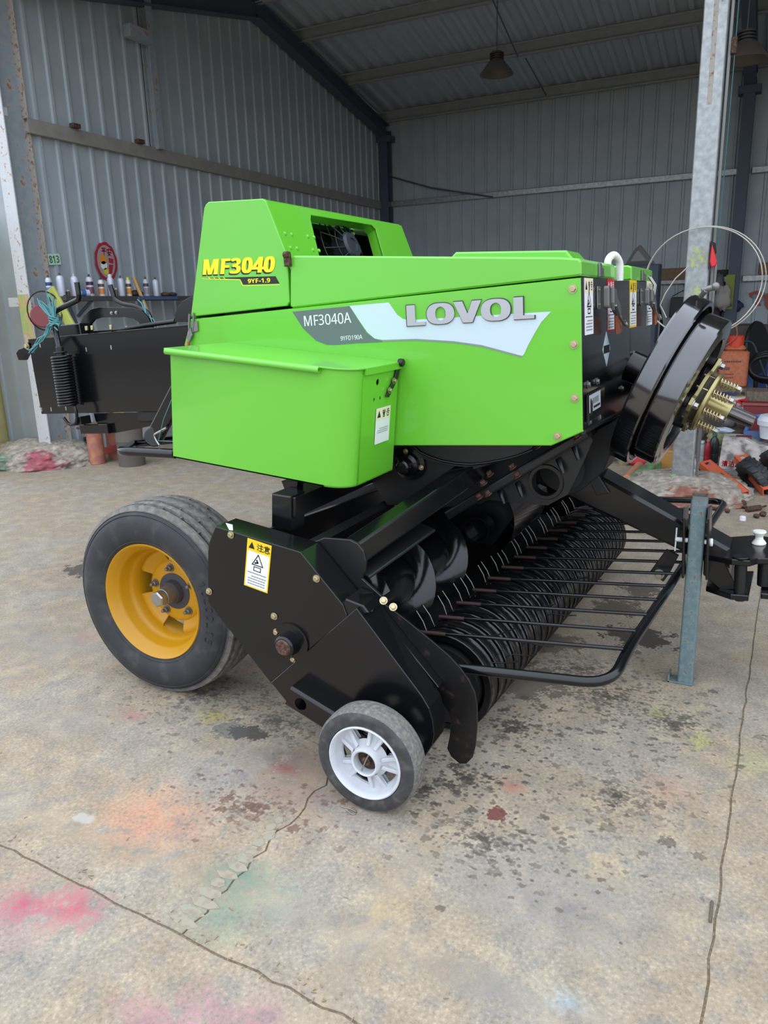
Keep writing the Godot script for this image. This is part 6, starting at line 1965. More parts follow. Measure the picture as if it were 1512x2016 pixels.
func spray_can(p: Vector3, h: float, r: float, body: Color, band: Color, cap: Color, label: String, capped := false):
	var o := thing("spray_can", label, "spray can", p, Basis.IDENTITY, "spray cans on the wall shelf")
	put(turned([Vector2(0, 0), Vector2(r * 0.96, 0), Vector2(r, 0.006), Vector2(r, h * 0.74), Vector2(r * 0.95, h * 0.79), Vector2(r * 0.7, h * 0.86), Vector2(r * 0.5, h * 0.88), Vector2(0, h * 0.88)]), "body", mat(body, 0.35, 0.1), o)
	if band != body:
		put(turned([Vector2(r * 1.01, h * 0.12), Vector2(r * 1.01, h * 0.42)]), "label_band", mat(band, 0.4), o)
		put(turned([Vector2(r * 1.012, h * 0.5), Vector2(r * 1.012, h * 0.66)]), "label_band", mat(band.lerp(Color(0.1, 0.1, 0.25), 0.6), 0.4), o)
	if capped:
		put(turned([Vector2(r * 0.62, h * 0.86), Vector2(r * 0.62, h * 0.98), Vector2(r * 0.5, h), Vector2(0, h)]), "cap", mat(cap, 0.4), o)
	else:
		put(turned([Vector2(r * 0.3, h * 0.87), Vector2(r * 0.3, h * 0.95), Vector2(r * 0.22, h), Vector2(0, h)]), "nozzle", mat(cap, 0.5), o)


func build_left_side():
	var mb := MB.new()
	mb.box(Vector3(-6.34, 1.62, -7.35), Vector3(0.26, 0.045, 3.6), 0.004)
	var sh := put(mb, "wall_shelf", mat(C(74, 70, 70), 0.6))
	tag(sh, "long dark shelf along the left wall carrying spray cans", "shelf")
	mb = MB.new()
	for z in [-5.9, -7.4, -8.9]:
		mb.beam(Vector3(-6.46, 1.45, z), Vector3(-6.24, 1.6, z), 0.03, 0.03)
	put(mb, "bracket", M.dark_beam, sh)
	var w := C(212, 214, 228)
	var y := 1.6425
	var zs := [Vector3(-6.34, 1.636, -5.481), Vector3(-6.34, 1.636, -5.622), Vector3(-6.34, 1.636, -5.798), Vector3(-6.34, 1.635, -5.993), Vector3(-6.34, 1.635, -6.143), Vector3(-6.34, 1.635, -6.278), Vector3(-6.34, 1.635, -6.426), Vector3(-6.34, 1.634, -6.534), Vector3(-6.34, 1.628, -6.801), Vector3(-6.34, 1.628, -6.956)]
	var spec := [
		[0.2, 0.03, C(200, 204, 214), C(90, 120, 170), C(60, 60, 60), "spray can half hidden behind the left column", false],
		[0.225, 0.036, w, w, C(86, 74, 66), "plain white spray can nearest to the green number plate", false],
		[0.22, 0.036, w, w, C(190, 190, 190), "plain white spray can behind the black crank handle", false],
		[0.22, 0.036, C(206, 204, 210), C(120, 70, 90), C(60, 54, 60), "white spray can with dark purple top and printed label", false],
		[0.19, 0.031, C(224, 224, 222), C(214, 140, 70), C(70, 60, 56), "short white spray can with an orange and blue label", false],
		[0.225, 0.032, w, w, C(222, 222, 226), "tall white spray can with white tip under the red paper cut", true],
		[0.215, 0.034, C(200, 206, 222), C(200, 206, 222), C(80, 76, 74), "plain pale blue white spray can left of the yellow capped one", false],
		[0.2, 0.029, C(222, 222, 220), C(214, 150, 60), C(236, 206, 40), "white spray can with a yellow cap", true],
		[0.21, 0.03, C(204, 202, 206), C(160, 150, 160), C(80, 64, 60), "greyish printed spray can right of the bamboo stick", false],
		[0.21, 0.033, w, w, C(80, 64, 60), "plain white spray can at the right end of the shelf", false],
	]
	for i in spec.size():
		var s: Array = spec[i]
		spray_can(Vector3(-6.34, y, zs[i].z), s[0], s[1], s[2], s[3], s[4], s[5], s[6])
	var o := thing("spray_can", "white spray can lying on its side on the shelf", "spray can", Vector3(-6.34, 1.671, -5.894) * Vector3(1, 0, 1) + Vector3(0, y + 0.034, 0), Basis(Vector3.RIGHT, PI / 2) * Basis(Vector3.BACK, 0.3), "spray cans on the wall shelf")
	put(turned([Vector2(0, -0.06), Vector2(0.033, -0.06), Vector2(0.033, 0.07), Vector2(0.02, 0.085), Vector2(0, 0.085)]), "body", mat(w, 0.4), o)
	put(turned([Vector2(0.0335, -0.02), Vector2(0.0335, 0.03)]), "label_band", mat(C(70, 110, 170), 0.4), o)
	for q in [[134.5, 0.05, 0.022, C(84, 66, 52), "small brown jar between two white spray cans"], [229.5, 0.07, 0.018, C(92, 84, 78), "small dark bottle right of the tall white spray can"]]:
		var p: Vector3 = Vector3(-6.34, 1.646, -5.699) if q[0] < 200 else Vector3(-6.34, 1.645, -6.344)
		o = thing("jar", q[4], "jar", Vector3(-6.34, y, p.z))
		put(turned([Vector2(0, 0), Vector2(q[2], 0), Vector2(q[2], q[1] * 0.8), Vector2(q[2] * 0.7, q[1]), Vector2(0, q[1])], 16), "body", mat(q[3], 0.4), o)
		put(turned([Vector2(q[2] * 0.75, q[1]), Vector2(q[2] * 0.75, q[1] * 1.25), Vector2(0, q[1] * 1.25)], 14), "lid", mat(C(206, 200, 188), 0.5), o)
	mb = MB.new()
	mb.lump(Vector3(-6.34, y + 0.03, Vector3(-6.34, 1.661, -6.651).z), Vector3(0.05, 0.032, 0.09), 5, 0.4, 8)
	tag(put(mb, "rag", mat(C(72, 56, 50), 0.9)), "dark brown rag heap on the shelf beside the bamboo stick", "rag")
	mb = MB.new()
	mb.box(Vector3(-6.2, 1.62, Vector3(-6.2, 1.602, -6.826).z), Vector3(0.02, 0.03, 0.62), 0.004)
	tag(put(mb, "blue_strip", mat(C(70, 96, 140), 0.5)), "dull blue strip along the front of the shelf", "strip")
	for q in [[326.0, C(96, 70, 56)], [340.0, C(70, 62, 58)]]:
		var p: Vector3 = Vector3(-6.34, 1.645, -7.104) if q[0] < 330 else Vector3(-6.34, 1.645, -7.224)
		mb = MB.new()
		mb.lump(Vector3(-6.34, y + 0.022, p.z), Vector3(0.05, 0.024, 0.06), int(q[0]), 0.4, 7)
		tag(put(mb, "scrap_lump", mat(q[1], 0.9)), "small brown scrap lump near the shelf's far end" if q[0] < 330 else "small dark scrap lump at the shelf's far end by the hood", "scrap")
	# number plate and paper cut on the wall
	var np: Array = print_frame([Vector3(-6.506, 1.947, -5.659), Vector3(-6.506, 1.957, -5.807), Vector3(-6.506, 2.055, -5.675)], Vector3.RIGHT)
	mb = MB.new()
	mb.prism([Vector2.ZERO, Vector2(np[1], 0), Vector2(np[1], np[2]), Vector2(0, np[2])], 0, 0.003, 0.0, np[0])
	o = put(mb, "number_plate", mat(C(186, 214, 196), 0.5))
	tag(o, "pale plate with green number 813 on the wall", "plate")
	mb = MB.new()
	mb.letters("813", np[1] * 0.82, np[2] * 0.66, np[0].translated_local(Vector3(np[1] * 0.09, np[2] * 0.17, 0.003)), true, 0.001)
	put(mb, "figures", mat(C(52, 112, 66), 0.5), o)
	var pc: Vector3 = Vector3(-6.505, 2.008, -6.416)
	var pt := Transform3D(Basis(Vector3(0, 0, -1), Vector3.UP, Vector3.RIGHT), pc)
	mb = MB.new()
	mb.prism(range(28).map(func(i): return Vector2(0.155 * cos(TAU * i / 28), 0.2 * sin(TAU * i / 28)) * (1.0 + 0.03 * sin(i * 2.2))), 0, 0.002, 0, pt)
	o = put(mb, "paper_ornament", mat(C(168, 36, 48), 0.6))
	tag(o, "oval red paper ornament on the left wall above the cans", "ornament")
	mb = MB.new()
	mb.prism(range(28).map(func(i): return Vector2(0.125 * cos(TAU * i / 28), 0.168 * sin(TAU * i / 28))), 0.002, 0.003, 0, pt)
	put(mb, "grey_field", mat(C(160, 150, 152), 0.6), o)
	mb = MB.new()
	mb.strokes(HAN["flat"], 0.07, 0.075, pt.translated_local(Vector3(-0.055, 0.07, 0.003)), 0.16, 0.001)
	mb.strokes(HAN["calm"], 0.07, 0.075, pt.translated_local(Vector3(0.02, 0.06, 0.003)), 0.16, 0.001)
	mb.prism([Vector2(0.035, 0.04), Vector2(0.105, 0.03), Vector2(0.095, -0.02), Vector2(0.035, -0.01)], 0.003, 0.004, 0, pt)
	mb.prism([Vector2(0.03, -0.03), Vector2(0.095, -0.03), Vector2(0.06, -0.12), Vector2(0.02, -0.13)], 0.003, 0.004, 0, pt)
	put(mb, "red_signs", mat(C(168, 36, 48), 0.6), o)
	for q in [[Vector2(-0.045, 0.02), 0.05, C(226, 140, 40)], [Vector2(-0.04, -0.04), 0.045, C(232, 230, 226)], [Vector2(-0.02, -0.1), 0.035, C(222, 200, 50)]]:
		mb = MB.new()
		mb.prism(MB.ngon(q[1], 14, 0, q[0]), 0.0034, 0.0044, 0, pt)
		put(mb, "round_patch", mat(q[2], 0.6), o)
	# things leaning on the wall behind the bale chamber
	mb = MB.new()
	var ba: Vector3 = Vector3(-6.3, 1.841, -6.584)
	var bb: Vector3 = Vector3(-6.1, 1.277, -6.612)
	bb = ba + (bb - ba) * (ba.y / (ba.y - bb.y))
	mb.tube([ba, ba.lerp(bb, 0.5), bb], 0.021, 10)
	tag(put(mb, "bamboo_stick", M.bamboo), "leaning bamboo stick reaching above the shelf", "stick")
	mb = MB.new()
	ba = Vector3(-6.2, 1.711, -5.371)
	bb = Vector3(-6, 1.274, -5.426)
	bb = ba + (bb - ba) * ((ba.y - 0.5) / (ba.y - bb.y))
	mb.beam(ba, bb, 0.03, 0.11, Vector3.RIGHT)
	var dr := thing("oil_drum", "short rusty drum under the leaning plank behind the chamber", "drum", Vector3(bb.x + 0.02, 0, bb.z - 0.06))
	put(turned([Vector2(0, 0), Vector2(0.13, 0), Vector2(0.13, 0.24), Vector2(0.135, 0.25), Vector2(0.13, 0.26), Vector2(0.13, 0.48), Vector2(0.12, 0.485), Vector2(0, 0.48)], 28), "shell", mat(C(96, 88, 82), 0.8), dr)
	tag(put(mb, "green_plank", mat(C(176, 182, 92), 0.6)), "yellow green plank leaning behind the bale chamber", "plank")
	mb = MB.new()
	ba = Vector3(-6.22, 1.562, -5.476)
	bb = Vector3(-6.05, 1.264, -5.446)
	bb = ba + (bb - ba) * ((ba.y - 0.5) / (ba.y - bb.y))
	mb.beam(ba, bb, 0.03, 0.05, Vector3.RIGHT)
	tag(put(mb, "red_lath", mat(C(140, 60, 48), 0.6)), "narrow red brown lath leaning beside the green plank", "plank")
	mb = MB.new()
	mb.lathe([Vector2(0.1, 0.0), Vector2(0.11, 0.01), Vector2(0.1, 0.02), Vector2(0.0, 0.02)], 24, MB.frame(Vector3(-6.2, 1.462, -5.24), Vector3(0.8, 0.1, 0.6)))
	o = put(mb, "warning_disc", mat(C(128, 58, 62), 0.5))
	tag(o, "dull red round disc hanging on the left column", "disc")
	mb = MB.new()
	mb.tube(range(25).map(func(i): return MB.frame(Vector3(-6.2, 1.508, -5.271), Vector3(0.8, 0.1, 0.6)) * Vector3(0.15 * cos(TAU * i / 24), 0.18 * sin(TAU * i / 24), 0.0)), 0.007, 6)
	put(mb, "cord_loop", M.under, o)
	mb = MB.new()
	mb.prism([Vector2(0, 0), Vector2(0.05, 0), Vector2(0.02, 0.3), Vector2(-0.02, 0.3)], 0, 0.01, 0.002, Transform3D(Basis(Vector3(0, 0, -1), Vector3.UP, Vector3.RIGHT) * Basis(Vector3.BACK, 0.25), Vector3(-6.3, 1.365, -5.689)))
	tag(put(mb, "hand_saw", M.dark_beam), "narrow dark blade hanging under the shelf", "saw")
	# red and orange painted trestle standing on the mound's edge
	o = thing("steel_trestle", "short trestle of two red and orange painted steel pipes", "trestle", Vector3(-6.055, 0, -5.524))
	var tp := worn(mat(Color.WHITE, 0.6), [[0.2, C(150, 118, 112)], [0.45, C(172, 98, 88)], [0.6, C(182, 112, 90)], [0.78, C(170, 140, 96)]], 0.01, 77, 1.4, true)
	for q in [Vector3(0.0, 0, 0), Vector3(-0.03, 0, -0.28)]:
		mb = MB.new()
		mb.cyl(q + Vector3(0.02, 0.0, 0), q + Vector3(0.02, 0.36, 0), 0.08, 20, 0.004)
		put(mb, "pipe_leg", tp, o)
	mb = MB.new()
	mb.beam(Vector3(0.08, 0.12, -0.02), Vector3(0.06, 0.12, -0.26), 0.03, 0.07)
	put(mb, "cross_bar", mat(C(184, 82, 78), 0.6), o)
	mb = MB.new()
	mb.box(Vector3(0.0, 0.37, -0.14), Vector3(0.2, 0.02, 0.5), 0.003)
	put(mb, "top_plate", M.rusty, o)
	var junk := [[Vector3(-7.239, 0, -6.477), Vector3(0.26, 0.14, 0.3), C(120, 104, 96), "heap of brown scrap behind the trestle"], [Vector3(-6.808, 0, -6.681), Vector3(0.12, 0.15, 0.14), C(176, 166, 156), "dusty pale sack beside the trestle"], [Vector3(-6.749, 0, -7.08), Vector3(0.16, 0.1, 0.18), C(110, 92, 84), "low heap of brown rubble under the chamber"]]
	for i in junk.size():
		mb = MB.new()
		mb.lump(Vector3(0, junk[i][1].y * 0.9, 0), junk[i][1], 30 + i, 0.6, 9)
		var j := put(mb, "scrap_heap", mat(junk[i][2], 0.9))
		j.position = junk[i][0]
		tag(j, junk[i][3], "heap")
	mb = MB.new()
	mb.beam(Vector3(-7.176, 0.03, -6.139), Vector3(-6.413, 0.2, -5.792), 0.04, 0.04)
	tag(put(mb, "iron_bar", M.rusty), "rusty iron bar lying on the left concrete mound", "bar")
	mb = MB.new()
	ba = Vector3(-6.374, 0.01, -6.609)
	mb.beam(ba, ba + Vector3(-0.12, 0.3, -0.22), 0.16, 0.02, Vector3(1, 0.4, 1))
	tag(put(mb, "crate_board", mat(C(166, 150, 144), 0.8)), "pale board leaning under the bale chamber", "board")
	mb = MB.new()
	ba = Vector3(-6.38, 0.01, -6.75)
	mb.beam(ba, ba + Vector3(-0.12, 0.3, -0.22), 0.08, 0.02, Vector3(1, 0.4, 1))
	tag(put(mb, "crate_board", mat(C(150, 60, 62), 0.7)), "red board leaning next to the pale one", "board")
	# ribbed wall and yellow gate leaf left of the column
	var fw := Node3D.new()
	fw.name = "wall_front"
	add_child(fw)
	structure(fw)
	for i in 3:
		var s := put(sheet(0.86, 4.9, 4.9, 0.215, 0.05, 0.022), "sheet", M.sheet, fw)
		s.position = Vector3(-7.5 - i * 0.86, 0, -5.62)
	var g0: Vector3 = Vector3(-7.81, 0, -6.229)
	var g1: Vector3 = Vector3(-7.447, 0, -5.567)
	var gd := (g1 - g0) * Vector3(1, 0, 1)
	gd = gd.normalized()
	var gt := Transform3D(Basis(gd, Vector3.UP, gd.cross(Vector3.UP)), g0)
	o = thing("gate_leaf", "yellow fibreglass gate leaf at the far left edge", "gate", g0)
	gt.origin = Vector3.ZERO
	for i in 3:
		mb = MB.new()
		mb.flat()
		var q := sheet(0.62, 2.42, 2.42, 0.155, 0.05, 0.012)
		var s := put(q, "yellow_sheet", M.yellow_sheet, o)
		s.transform = gt * Transform3D(Basis.IDENTITY, Vector3(0.02 + i * 0.64, 0.04, 0))
	for yy in [0.06, 0.98, 1.5, 2.46]:
		mb = MB.new()
		mb.box(Vector3(0.95, yy, 0.03 if yy < 0.1 else -0.02), Vector3(1.96, 0.05, 0.04), 0.003, gt)
		put(mb, "rail", M.grey_steel, o)
	mb = MB.new()
	for xx in [0.4, 1.2]:
		mb.prism(MB.rrect(0.09, 0.05, 0.004, 1), 0.016, 0.02, 0, gt * Transform3D(Basis.IDENTITY, Vector3(xx, 0.98, 0)))
		mb.prism(MB.rrect(0.09, 0.05, 0.004, 1), 0.016, 0.02, 0, gt * Transform3D(Basis.IDENTITY, Vector3(xx, 1.5, 0)))
	put(mb, "fixing_plate", M.dark_beam, o)
	var rp := gt * Transform3D(Basis.IDENTITY, Vector3(0.5, 1.35, 0.02))
	mb = MB.new()
	mb.prism(range(16).map(func(i): return Vector2(0.14 * cos(TAU * i / 16), 0.24 * sin(TAU * i / 16)) * (0.9 if i % 2 else 1.05)), 0, 0.003, 0, rp)
	var orn := put(mb, "paper_ornament", mat(C(170, 24, 34), 0.6))
	orn.position = g0
	tag(orn, "red paper cut with black sign on the yellow gate", "ornament")
	mb = MB.new()
	mb.strokes([[-0.05, 0.1, 0.05, 0.11], [0.0, 0.15, -0.01, -0.05], [-0.06, 0.0, 0.06, 0.02], [-0.05, -0.1, 0.05, -0.06]], 1, 1, rp.translated_local(Vector3(0, 0, 0.003)), 0.035, 0.001)
	put(mb, "sign", M.ink_black, orn)
	mb = MB.new()
	mb.box(Vector3(-7.921, 0.08, -6.35), Vector3(0.22, 0.08, 0.12), 0.004)
	tag(put(mb, "red_hinge_block", mat(C(196, 60, 64), 0.6)), "small red steel block with holes beside the left column foot", "block")


func bottle(p: Vector3, r: float, h: float, body: Material, cap: Color, label: String):
	var o := thing("bottle", label, "bottle", p)
	put(turned([Vector2(0, 0), Vector2(r * 0.92, 0), Vector2(r, h * 0.03), Vector2(r, h * 0.3), Vector2(r * 0.94, h * 0.33), Vector2(r, h * 0.36), Vector2(r, h * 0.66), Vector2(r * 0.75, h * 0.8), Vector2(r * 0.4, h * 0.88), Vector2(r * 0.38, h * 0.93), Vector2(0, h * 0.93)], 20), "body", body, o)
	put(turned([Vector2(r * 0.46, h * 0.9), Vector2(r * 0.46, h), Vector2(0, h)], 16), "cap", mat(cap, 0.5), o)


# A box of planks: corner at p, size s.
func crate(p: Vector3, s: Vector3, called: String, label: String, m: Material, rows: int):
	var o := thing(called, label, "crate", p)
	var k := s.y / rows
	for i in rows:
		for sd in 2:
			var mb := MB.new()
			mb.box(Vector3(s.x / 2, k * (i + 0.5), 0.0 if sd == 0 else -s.z), Vector3(s.x, k * 0.94, 0.018), 0.002)
			put(mb, "plank", m, o)
			mb = MB.new()
			mb.box(Vector3(0.0 if sd == 0 else s.x, k * (i + 0.5), -s.z / 2), Vector3(0.018, k * 0.94, s.z), 0.002)
			put(mb, "plank", m, o)
	var mb := MB.new()
	mb.box(Vector3(s.x / 2, s.y - 0.01, -s.z / 2), Vector3(s.x, 0.014, s.z), 0.002)
	put(mb, "lid", m, o)
	for x in [0.03, s.x - 0.03]:
		mb = MB.new()
		mb.box(Vector3(x, s.y / 2, 0.014), Vector3(0.05, s.y, 0.014), 0.002)
		put(mb, "batten", m, o)


func carton(p: Vector3, s: Vector3, label: String, m: Material, turn := 0.0) -> Node3D:
	var o := thing("carton", label, "box", p, Basis(Vector3.UP, turn))
	var mb := MB.new()
	mb.box(Vector3(s.x / 2, s.y / 2, -s.z / 2), s, 0.006)
	put(mb, "body", m, o)
	mb = MB.new()
	mb.box(Vector3(s.x / 2, s.y + 0.001, -s.z / 2), Vector3(s.x * 0.98, 0.003, 0.05), 0.0)
	put(mb, "tape", mat(C(170, 146, 110), 0.4), o)
	return o


func small_tyre(p: Vector3, axis: Vector3, r: float, w: float, label: String):
	var o := thing("small_tyre", label, "tyre", p)
	var t := MB.frame(Vector3.ZERO, axis)
	var mb := MB.new()
	mb.lathe([Vector2(r * 0.5, -w * 0.38), Vector2(r * 0.7, -w * 0.5), Vector2(r * 0.9, -w * 0.44), Vector2(r * 0.96, -w * 0.25), Vector2(r * 0.97, 0), Vector2(r * 0.96, w * 0.25), Vector2(r * 0.9, w * 0.44), Vector2(r * 0.7, w * 0.5), Vector2(r * 0.5, w * 0.38), Vector2(r * 0.5, -w * 0.38)], 40, t, 0, TAU, 0.8)
	put(mb, "carcass", M.rubber, o)
	for i in 18:
		for s in [-1, 1]:
			mb = MB.new()
			mb.box(Vector3(r * 0.95, 0, s * w * 0.25), Vector3(r * 0.12, r * 0.1, w * 0.46), 0.004, t * Transform3D(Basis(Vector3.BACK, TAU * (i + 0.25 * s) / 18) * Basis(Vector3.RIGHT, 0.35 * s), Vector3.ZERO))
			put(mb, "lug", M.rubber, o)


func channel_bar(a: Vector3, b: Vector3, label: String):
	var o := thing("channel_bar", label, "bar", a)
	var d := b - a
	var t := MB.frame(Vector3.ZERO, d, Vector3(0, 1, 0.6).normalized())
	var l := d.length()
	var m := mat(C(222, 106, 70), 0.5)
	var mb := MB.new()
	var hole := func(z0: float, z1: float):
		# top face around a slot
		mb.prism([Vector2(-0.05, z0), Vector2(-0.018, z0), Vector2(-0.018, z1), Vector2(-0.05, z1)], 0.0, 0.006, 0, t * Transform3D(Basis(Vector3.RIGHT, Vector3.BACK, Vector3.DOWN), Vector3(0, 0.03, 0)))
		mb.prism([Vector2(0.018, z0), Vector2(0.05, z0), Vector2(0.05, z1), Vector2(0.018, z1)], 0.0, 0.006, 0, t * Transform3D(Basis(Vector3.RIGHT, Vector3.BACK, Vector3.DOWN), Vector3(0, 0.03, 0)))
	var full := func(z0: float, z1: float):
		mb.prism([Vector2(-0.05, z0), Vector2(0.05, z0), Vector2(0.05, z1), Vector2(-0.05, z1)], 0.0, 0.006, 0, t * Transform3D(Basis(Vector3.RIGHT, Vector3.BACK, Vector3.DOWN), Vector3(0, 0.03, 0)))
	full.call(0.0, l * 0.5)
	hole.call(l * 0.5, l * 0.58)
	full.call(l * 0.58, l * 0.86)
	hole.call(l * 0.86, l * 0.96)
	full.call(l * 0.96, l)
	mb.box(Vector3(0.047, 0.0, l / 2), Vector3(0.006, 0.06, l), 0.001, t)
	mb.box(Vector3(-0.047, 0.0, l / 2), Vector3(0.006, 0.06, l), 0.001, t)
	put(mb, "slotted_channel", m, o)


func build_right_side():
	var ba2: Vector3
	var bb2: Vector3
	var mb := MB.new()
	var o: Node3D
	# wire hoops hung on the square column
	o = thing("wire_hoop", "thin pale wire rolled into large hoops hung on the square column", "wire", Vector3(-0.4791, 1.553, -5.99))
	for q in [[0.395, 0.37, 0.0, 0.0, 0.0], [0.385, 0.365, 0.0, -0.012, 0.02]]:
		mb = MB.new()
		mb.tube(range(49).map(func(i): return Vector3(q[3] + q[0] * cos(TAU * i / 48), q[1] * sin(TAU * i / 48), q[4] + 0.02 * sin(i * 0.5))), 0.005, 6)
		put(mb, "wire_turn", mat(C(186, 182, 172), 0.4, 0.5), o)
	mb = MB.new()
	mb.tube([Vector3(-0.5769, 1.669, -5.99) - o.position, Vector3(-0.6621, 1.587, -5.99) - o.position, Vector3(-0.7238, 1.486, -5.99) - o.position, Vector3(-0.7536, 1.409, -5.99) - o.position, Vector3(-0.7064, 1.319, -5.99) - o.position], 0.005, 6)
	put(mb, "wire_turn", mat(C(186, 182, 172), 0.4, 0.5), o)
	mb = MB.new()
	mb.prism([Vector3(-0.4401, 1.806, -6), Vector3(-0.4155, 1.738, -6), Vector3(-0.3984, 1.684, -6), Vector3(-0.406, 1.658, -6), Vector3(-0.4349, 1.652, -6), Vector3(-0.4478, 1.693, -6), Vector3(-0.4453, 1.747, -6)].map(func(p): return Vector2(p.x, p.y)), -6.03, -6.0, 0.006)
	tag(put(mb, "red_bag", mat(C(214, 42, 52), 0.25)), "crumpled red plastic bag hanging on the square column", "bag")
	mb = MB.new()
	mb.prism([Vector3(-0.4496, 1.828, -6.02), Vector3(-0.4225, 1.813, -6.02), Vector3(-0.4114, 1.752, -6.02), Vector3(-0.4261, 1.69, -6.02), Vector3(-0.4452, 1.64, -6.02), Vector3(-0.4548, 1.725, -6.02)].map(func(p): return Vector2(p.x, p.y)), -6.06, -6.03, 0.004)
	tag(put(mb, "dark_strap", M.under), "dark strap hanging behind the red bag", "strap")
	mb = MB.new()
	mb.lump(Vector3.ZERO, Vector3(0.02, 0.1, 0.02), 8, 0.6, 8)
	o = put(mb, "black_rag", mat(C(50, 50, 54), 0.8))
	o.position = Vector3(-0.5839, 1.779, -6.09)
	tag(o, "black rag tied to the left side of the square column", "rag")
	# things along the back wall
	carton(Vector3(-1.738, 1.725, -13.15), Vector3(0.6, 0.18, 0.1), "long brown carton lying on the back wall rail", M.cardboard)
	carton(Vector3(-0.292, 1.754, -13.13), Vector3(0.4, 0.17, 0.1), "brown carton on the back wall rail at the right edge", M.cardboard)
	carton(Vector3(-0.8623, 1.749, -13.13), Vector3(0.15, 0.1, 0.1), "small dark carton on the rail left of the inner post", mat(C(62, 52, 46), 0.8))
	carton(Vector3(-0.9819, 1.724, -13.13), Vector3(0.08, 0.1, 0.1), "tiny grey carton on the rail behind the square column", mat(C(80, 74, 70), 0.8))
	mb = MB.new()
	mb.prism([Vector2(-0.17, 0), Vector2(0.23, 0), Vector2(0.02, 0.26), Vector2(-0.05, 0.2)], -0.12, 0.12, 0.05)
	o = put(mb, "plastic_sheet", mat(C(128, 128, 126), 0.4))
	o.position = Vector3(-1.773, 1.909, -11.5)
	tag(o, "grey translucent plastic sheet draped to a peak behind the far lid", "sheet")
	mb = MB.new()
	mb.box(Vector3(0, -0.45, 0), Vector3(0.5, 0.9, 0.3), 0.01)
	var ob := put(mb, "tall_cabinet", M.dark_beam)
	ob.position = Vector3(-1.773, 1.909, -11.5) + Vector3(0.05, 0, 0)
	ob.scale = Vector3(1, (ob.position.y) / 0.9, 1)
	tag(ob, "dark cabinet under the draped sheet, mostly hidden by the baler", "cabinet")
	var red := worn(mat(Color.WHITE, 0.7), [[0.3, C(128, 140, 148)], [0.42, C(150, 92, 78)], [0.6, C(164, 82, 62)]], 0.012, 91, 1.0, true)
	mb = MB.new()
	mb.prism([Vector3(-0.4026, 1.496, -13.22), Vector3(-0.2947, 1.53, -13.22), Vector3(-0.1962, 1.504, -13.22), Vector3(-0.1794, 1.393, -13.22), Vector3(-0.225, 1.365, -13.22), Vector3(-0.2197, 1.306, -13.22), Vector3(-0.2821, 1.308, -13.22), Vector3(-0.3051, 1.412, -13.22), Vector3(-0.3766, 1.436, -13.22)].map(func(p): return Vector2(p.x, p.y)), -13.226, -13.222, 0)
	mb.prism([Vector3(-0.1805, 1.482, -13.22), Vector3(-0.0194, 1.505, -13.22), Vector3(0.0066, 1.227, -13.22), Vector3(-0.1179, 1.244, -13.22), Vector3(-0.1727, 1.32, -13.22)].map(func(p): return Vector2(p.x, p.y)), -13.226, -13.222, 0)
	put(mb, "paint_patch", red, get_node("wall_back"), "oversprayed red paint")
	# hanging bits between the columns
	o = thing("cable_coil", "black cable coil hanging beside the front panel stickers", "cable", Vector3(-1.644, 1.332, -12.9))
	mb = MB.new()
	for i in 6:
		mb.tube(range(21).map(func(j): return Vector3((0.05 + 0.012 * i) * sin(TAU * j / 20) * (0.5 + 0.5 * sin(PI * j / 20)), -0.28 - 0.03 * i + (0.28 + 0.03 * i) * cos(TAU * j / 20), 0.008 * i)), 0.009, 6)
	put(mb, "coil", M.under, o)
	mb = MB.new()
	mb.cyl(Vector3(0, 0.02, -0.3), Vector3(0, 0.02, 0.06), 0.012, 8)
	put(mb, "peg", M.grey_steel, o)
	o = thing("coat_hanger", "black wire coat hanger hanging left of the square column", "hanger", Vector3(-1.329, 1.565, -13.14))
	mb = MB.new()
	mb.tube([Vector3(0, 0.05, -0.03), Vector3(0.015, 0.14, -0.03), Vector3(0.03, 0.02, 0), Vector3(0, 0, 0), Vector3(-0.15, -0.08, 0), Vector3(-0.16, -0.1, 0), Vector3(0.08, -0.1, 0), Vector3(0, 0, 0)], 0.006, 6)
	put(mb, "wire", M.under, o)
	mb = MB.new()
	mb.prism([Vector2(-0.17, -0.1), Vector2(0.08, -0.1), Vector2(0.09, -0.42), Vector2(-0.18, -0.4)], -0.03, 0.03, 0.012)
	put(mb, "mesh_cloth", mat(C(74, 78, 80), 0.8), o)
	for q in [["white_bag", Vector3(0.12, 0.17, 0.08), C(176, 168, 160), "whitish plastic bag hanging beside the inner post", Vector3(-0.7455, 1.426, -12.9), 61], ["grey_cloth", Vector3(0.12, 0.24, 0.05), C(104, 108, 112), "grey cloth hanging between square column and inner post", Vector3(-0.8662, 1.549, -13.1), 62], ["blue_bag", Vector3(0.16, 0.1, 0.06), C(52, 62, 104), "dark blue cloth bundle right of the white bag", Vector3(-0.624, 1.317, -13.16), 63], ["tool_bag", Vector3(0.13, 0.16, 0.06), C(88, 60, 84), "red and blue tool bag behind the square column", Vector3(-0.8759, 1.248, -13.16), 64]]:
		mb = MB.new()
		mb.lump(Vector3.ZERO, q[1], q[5], 0.55, 9)
		o = put(mb, q[0], mat(q[2], 0.7))
		o.position = q[4]
		tag(o, q[3], "bag" if q[0] != "grey_cloth" else "cloth")
	mb = MB.new()
	mb.box(Vector3.ZERO, Vector3(0.12, 0.5, 0.01), 0.0)
	o = put(mb, "green_cloth", mat(C(142, 156, 70), 0.8))
	o.position = Vector3(-0.6595, 1.519, -12.98)
	tag(o, "lime green strip on the inner post", "cloth")
	mb = MB.new()
	ba2 = Vector3(-0.4375, 1.69, -6.5)
	bb2 = Vector3(-0.4406, 1.172, -6.45)
	bb2 = ba2 + (bb2 - ba2) * (ba2.y / (ba2.y - bb2.y))
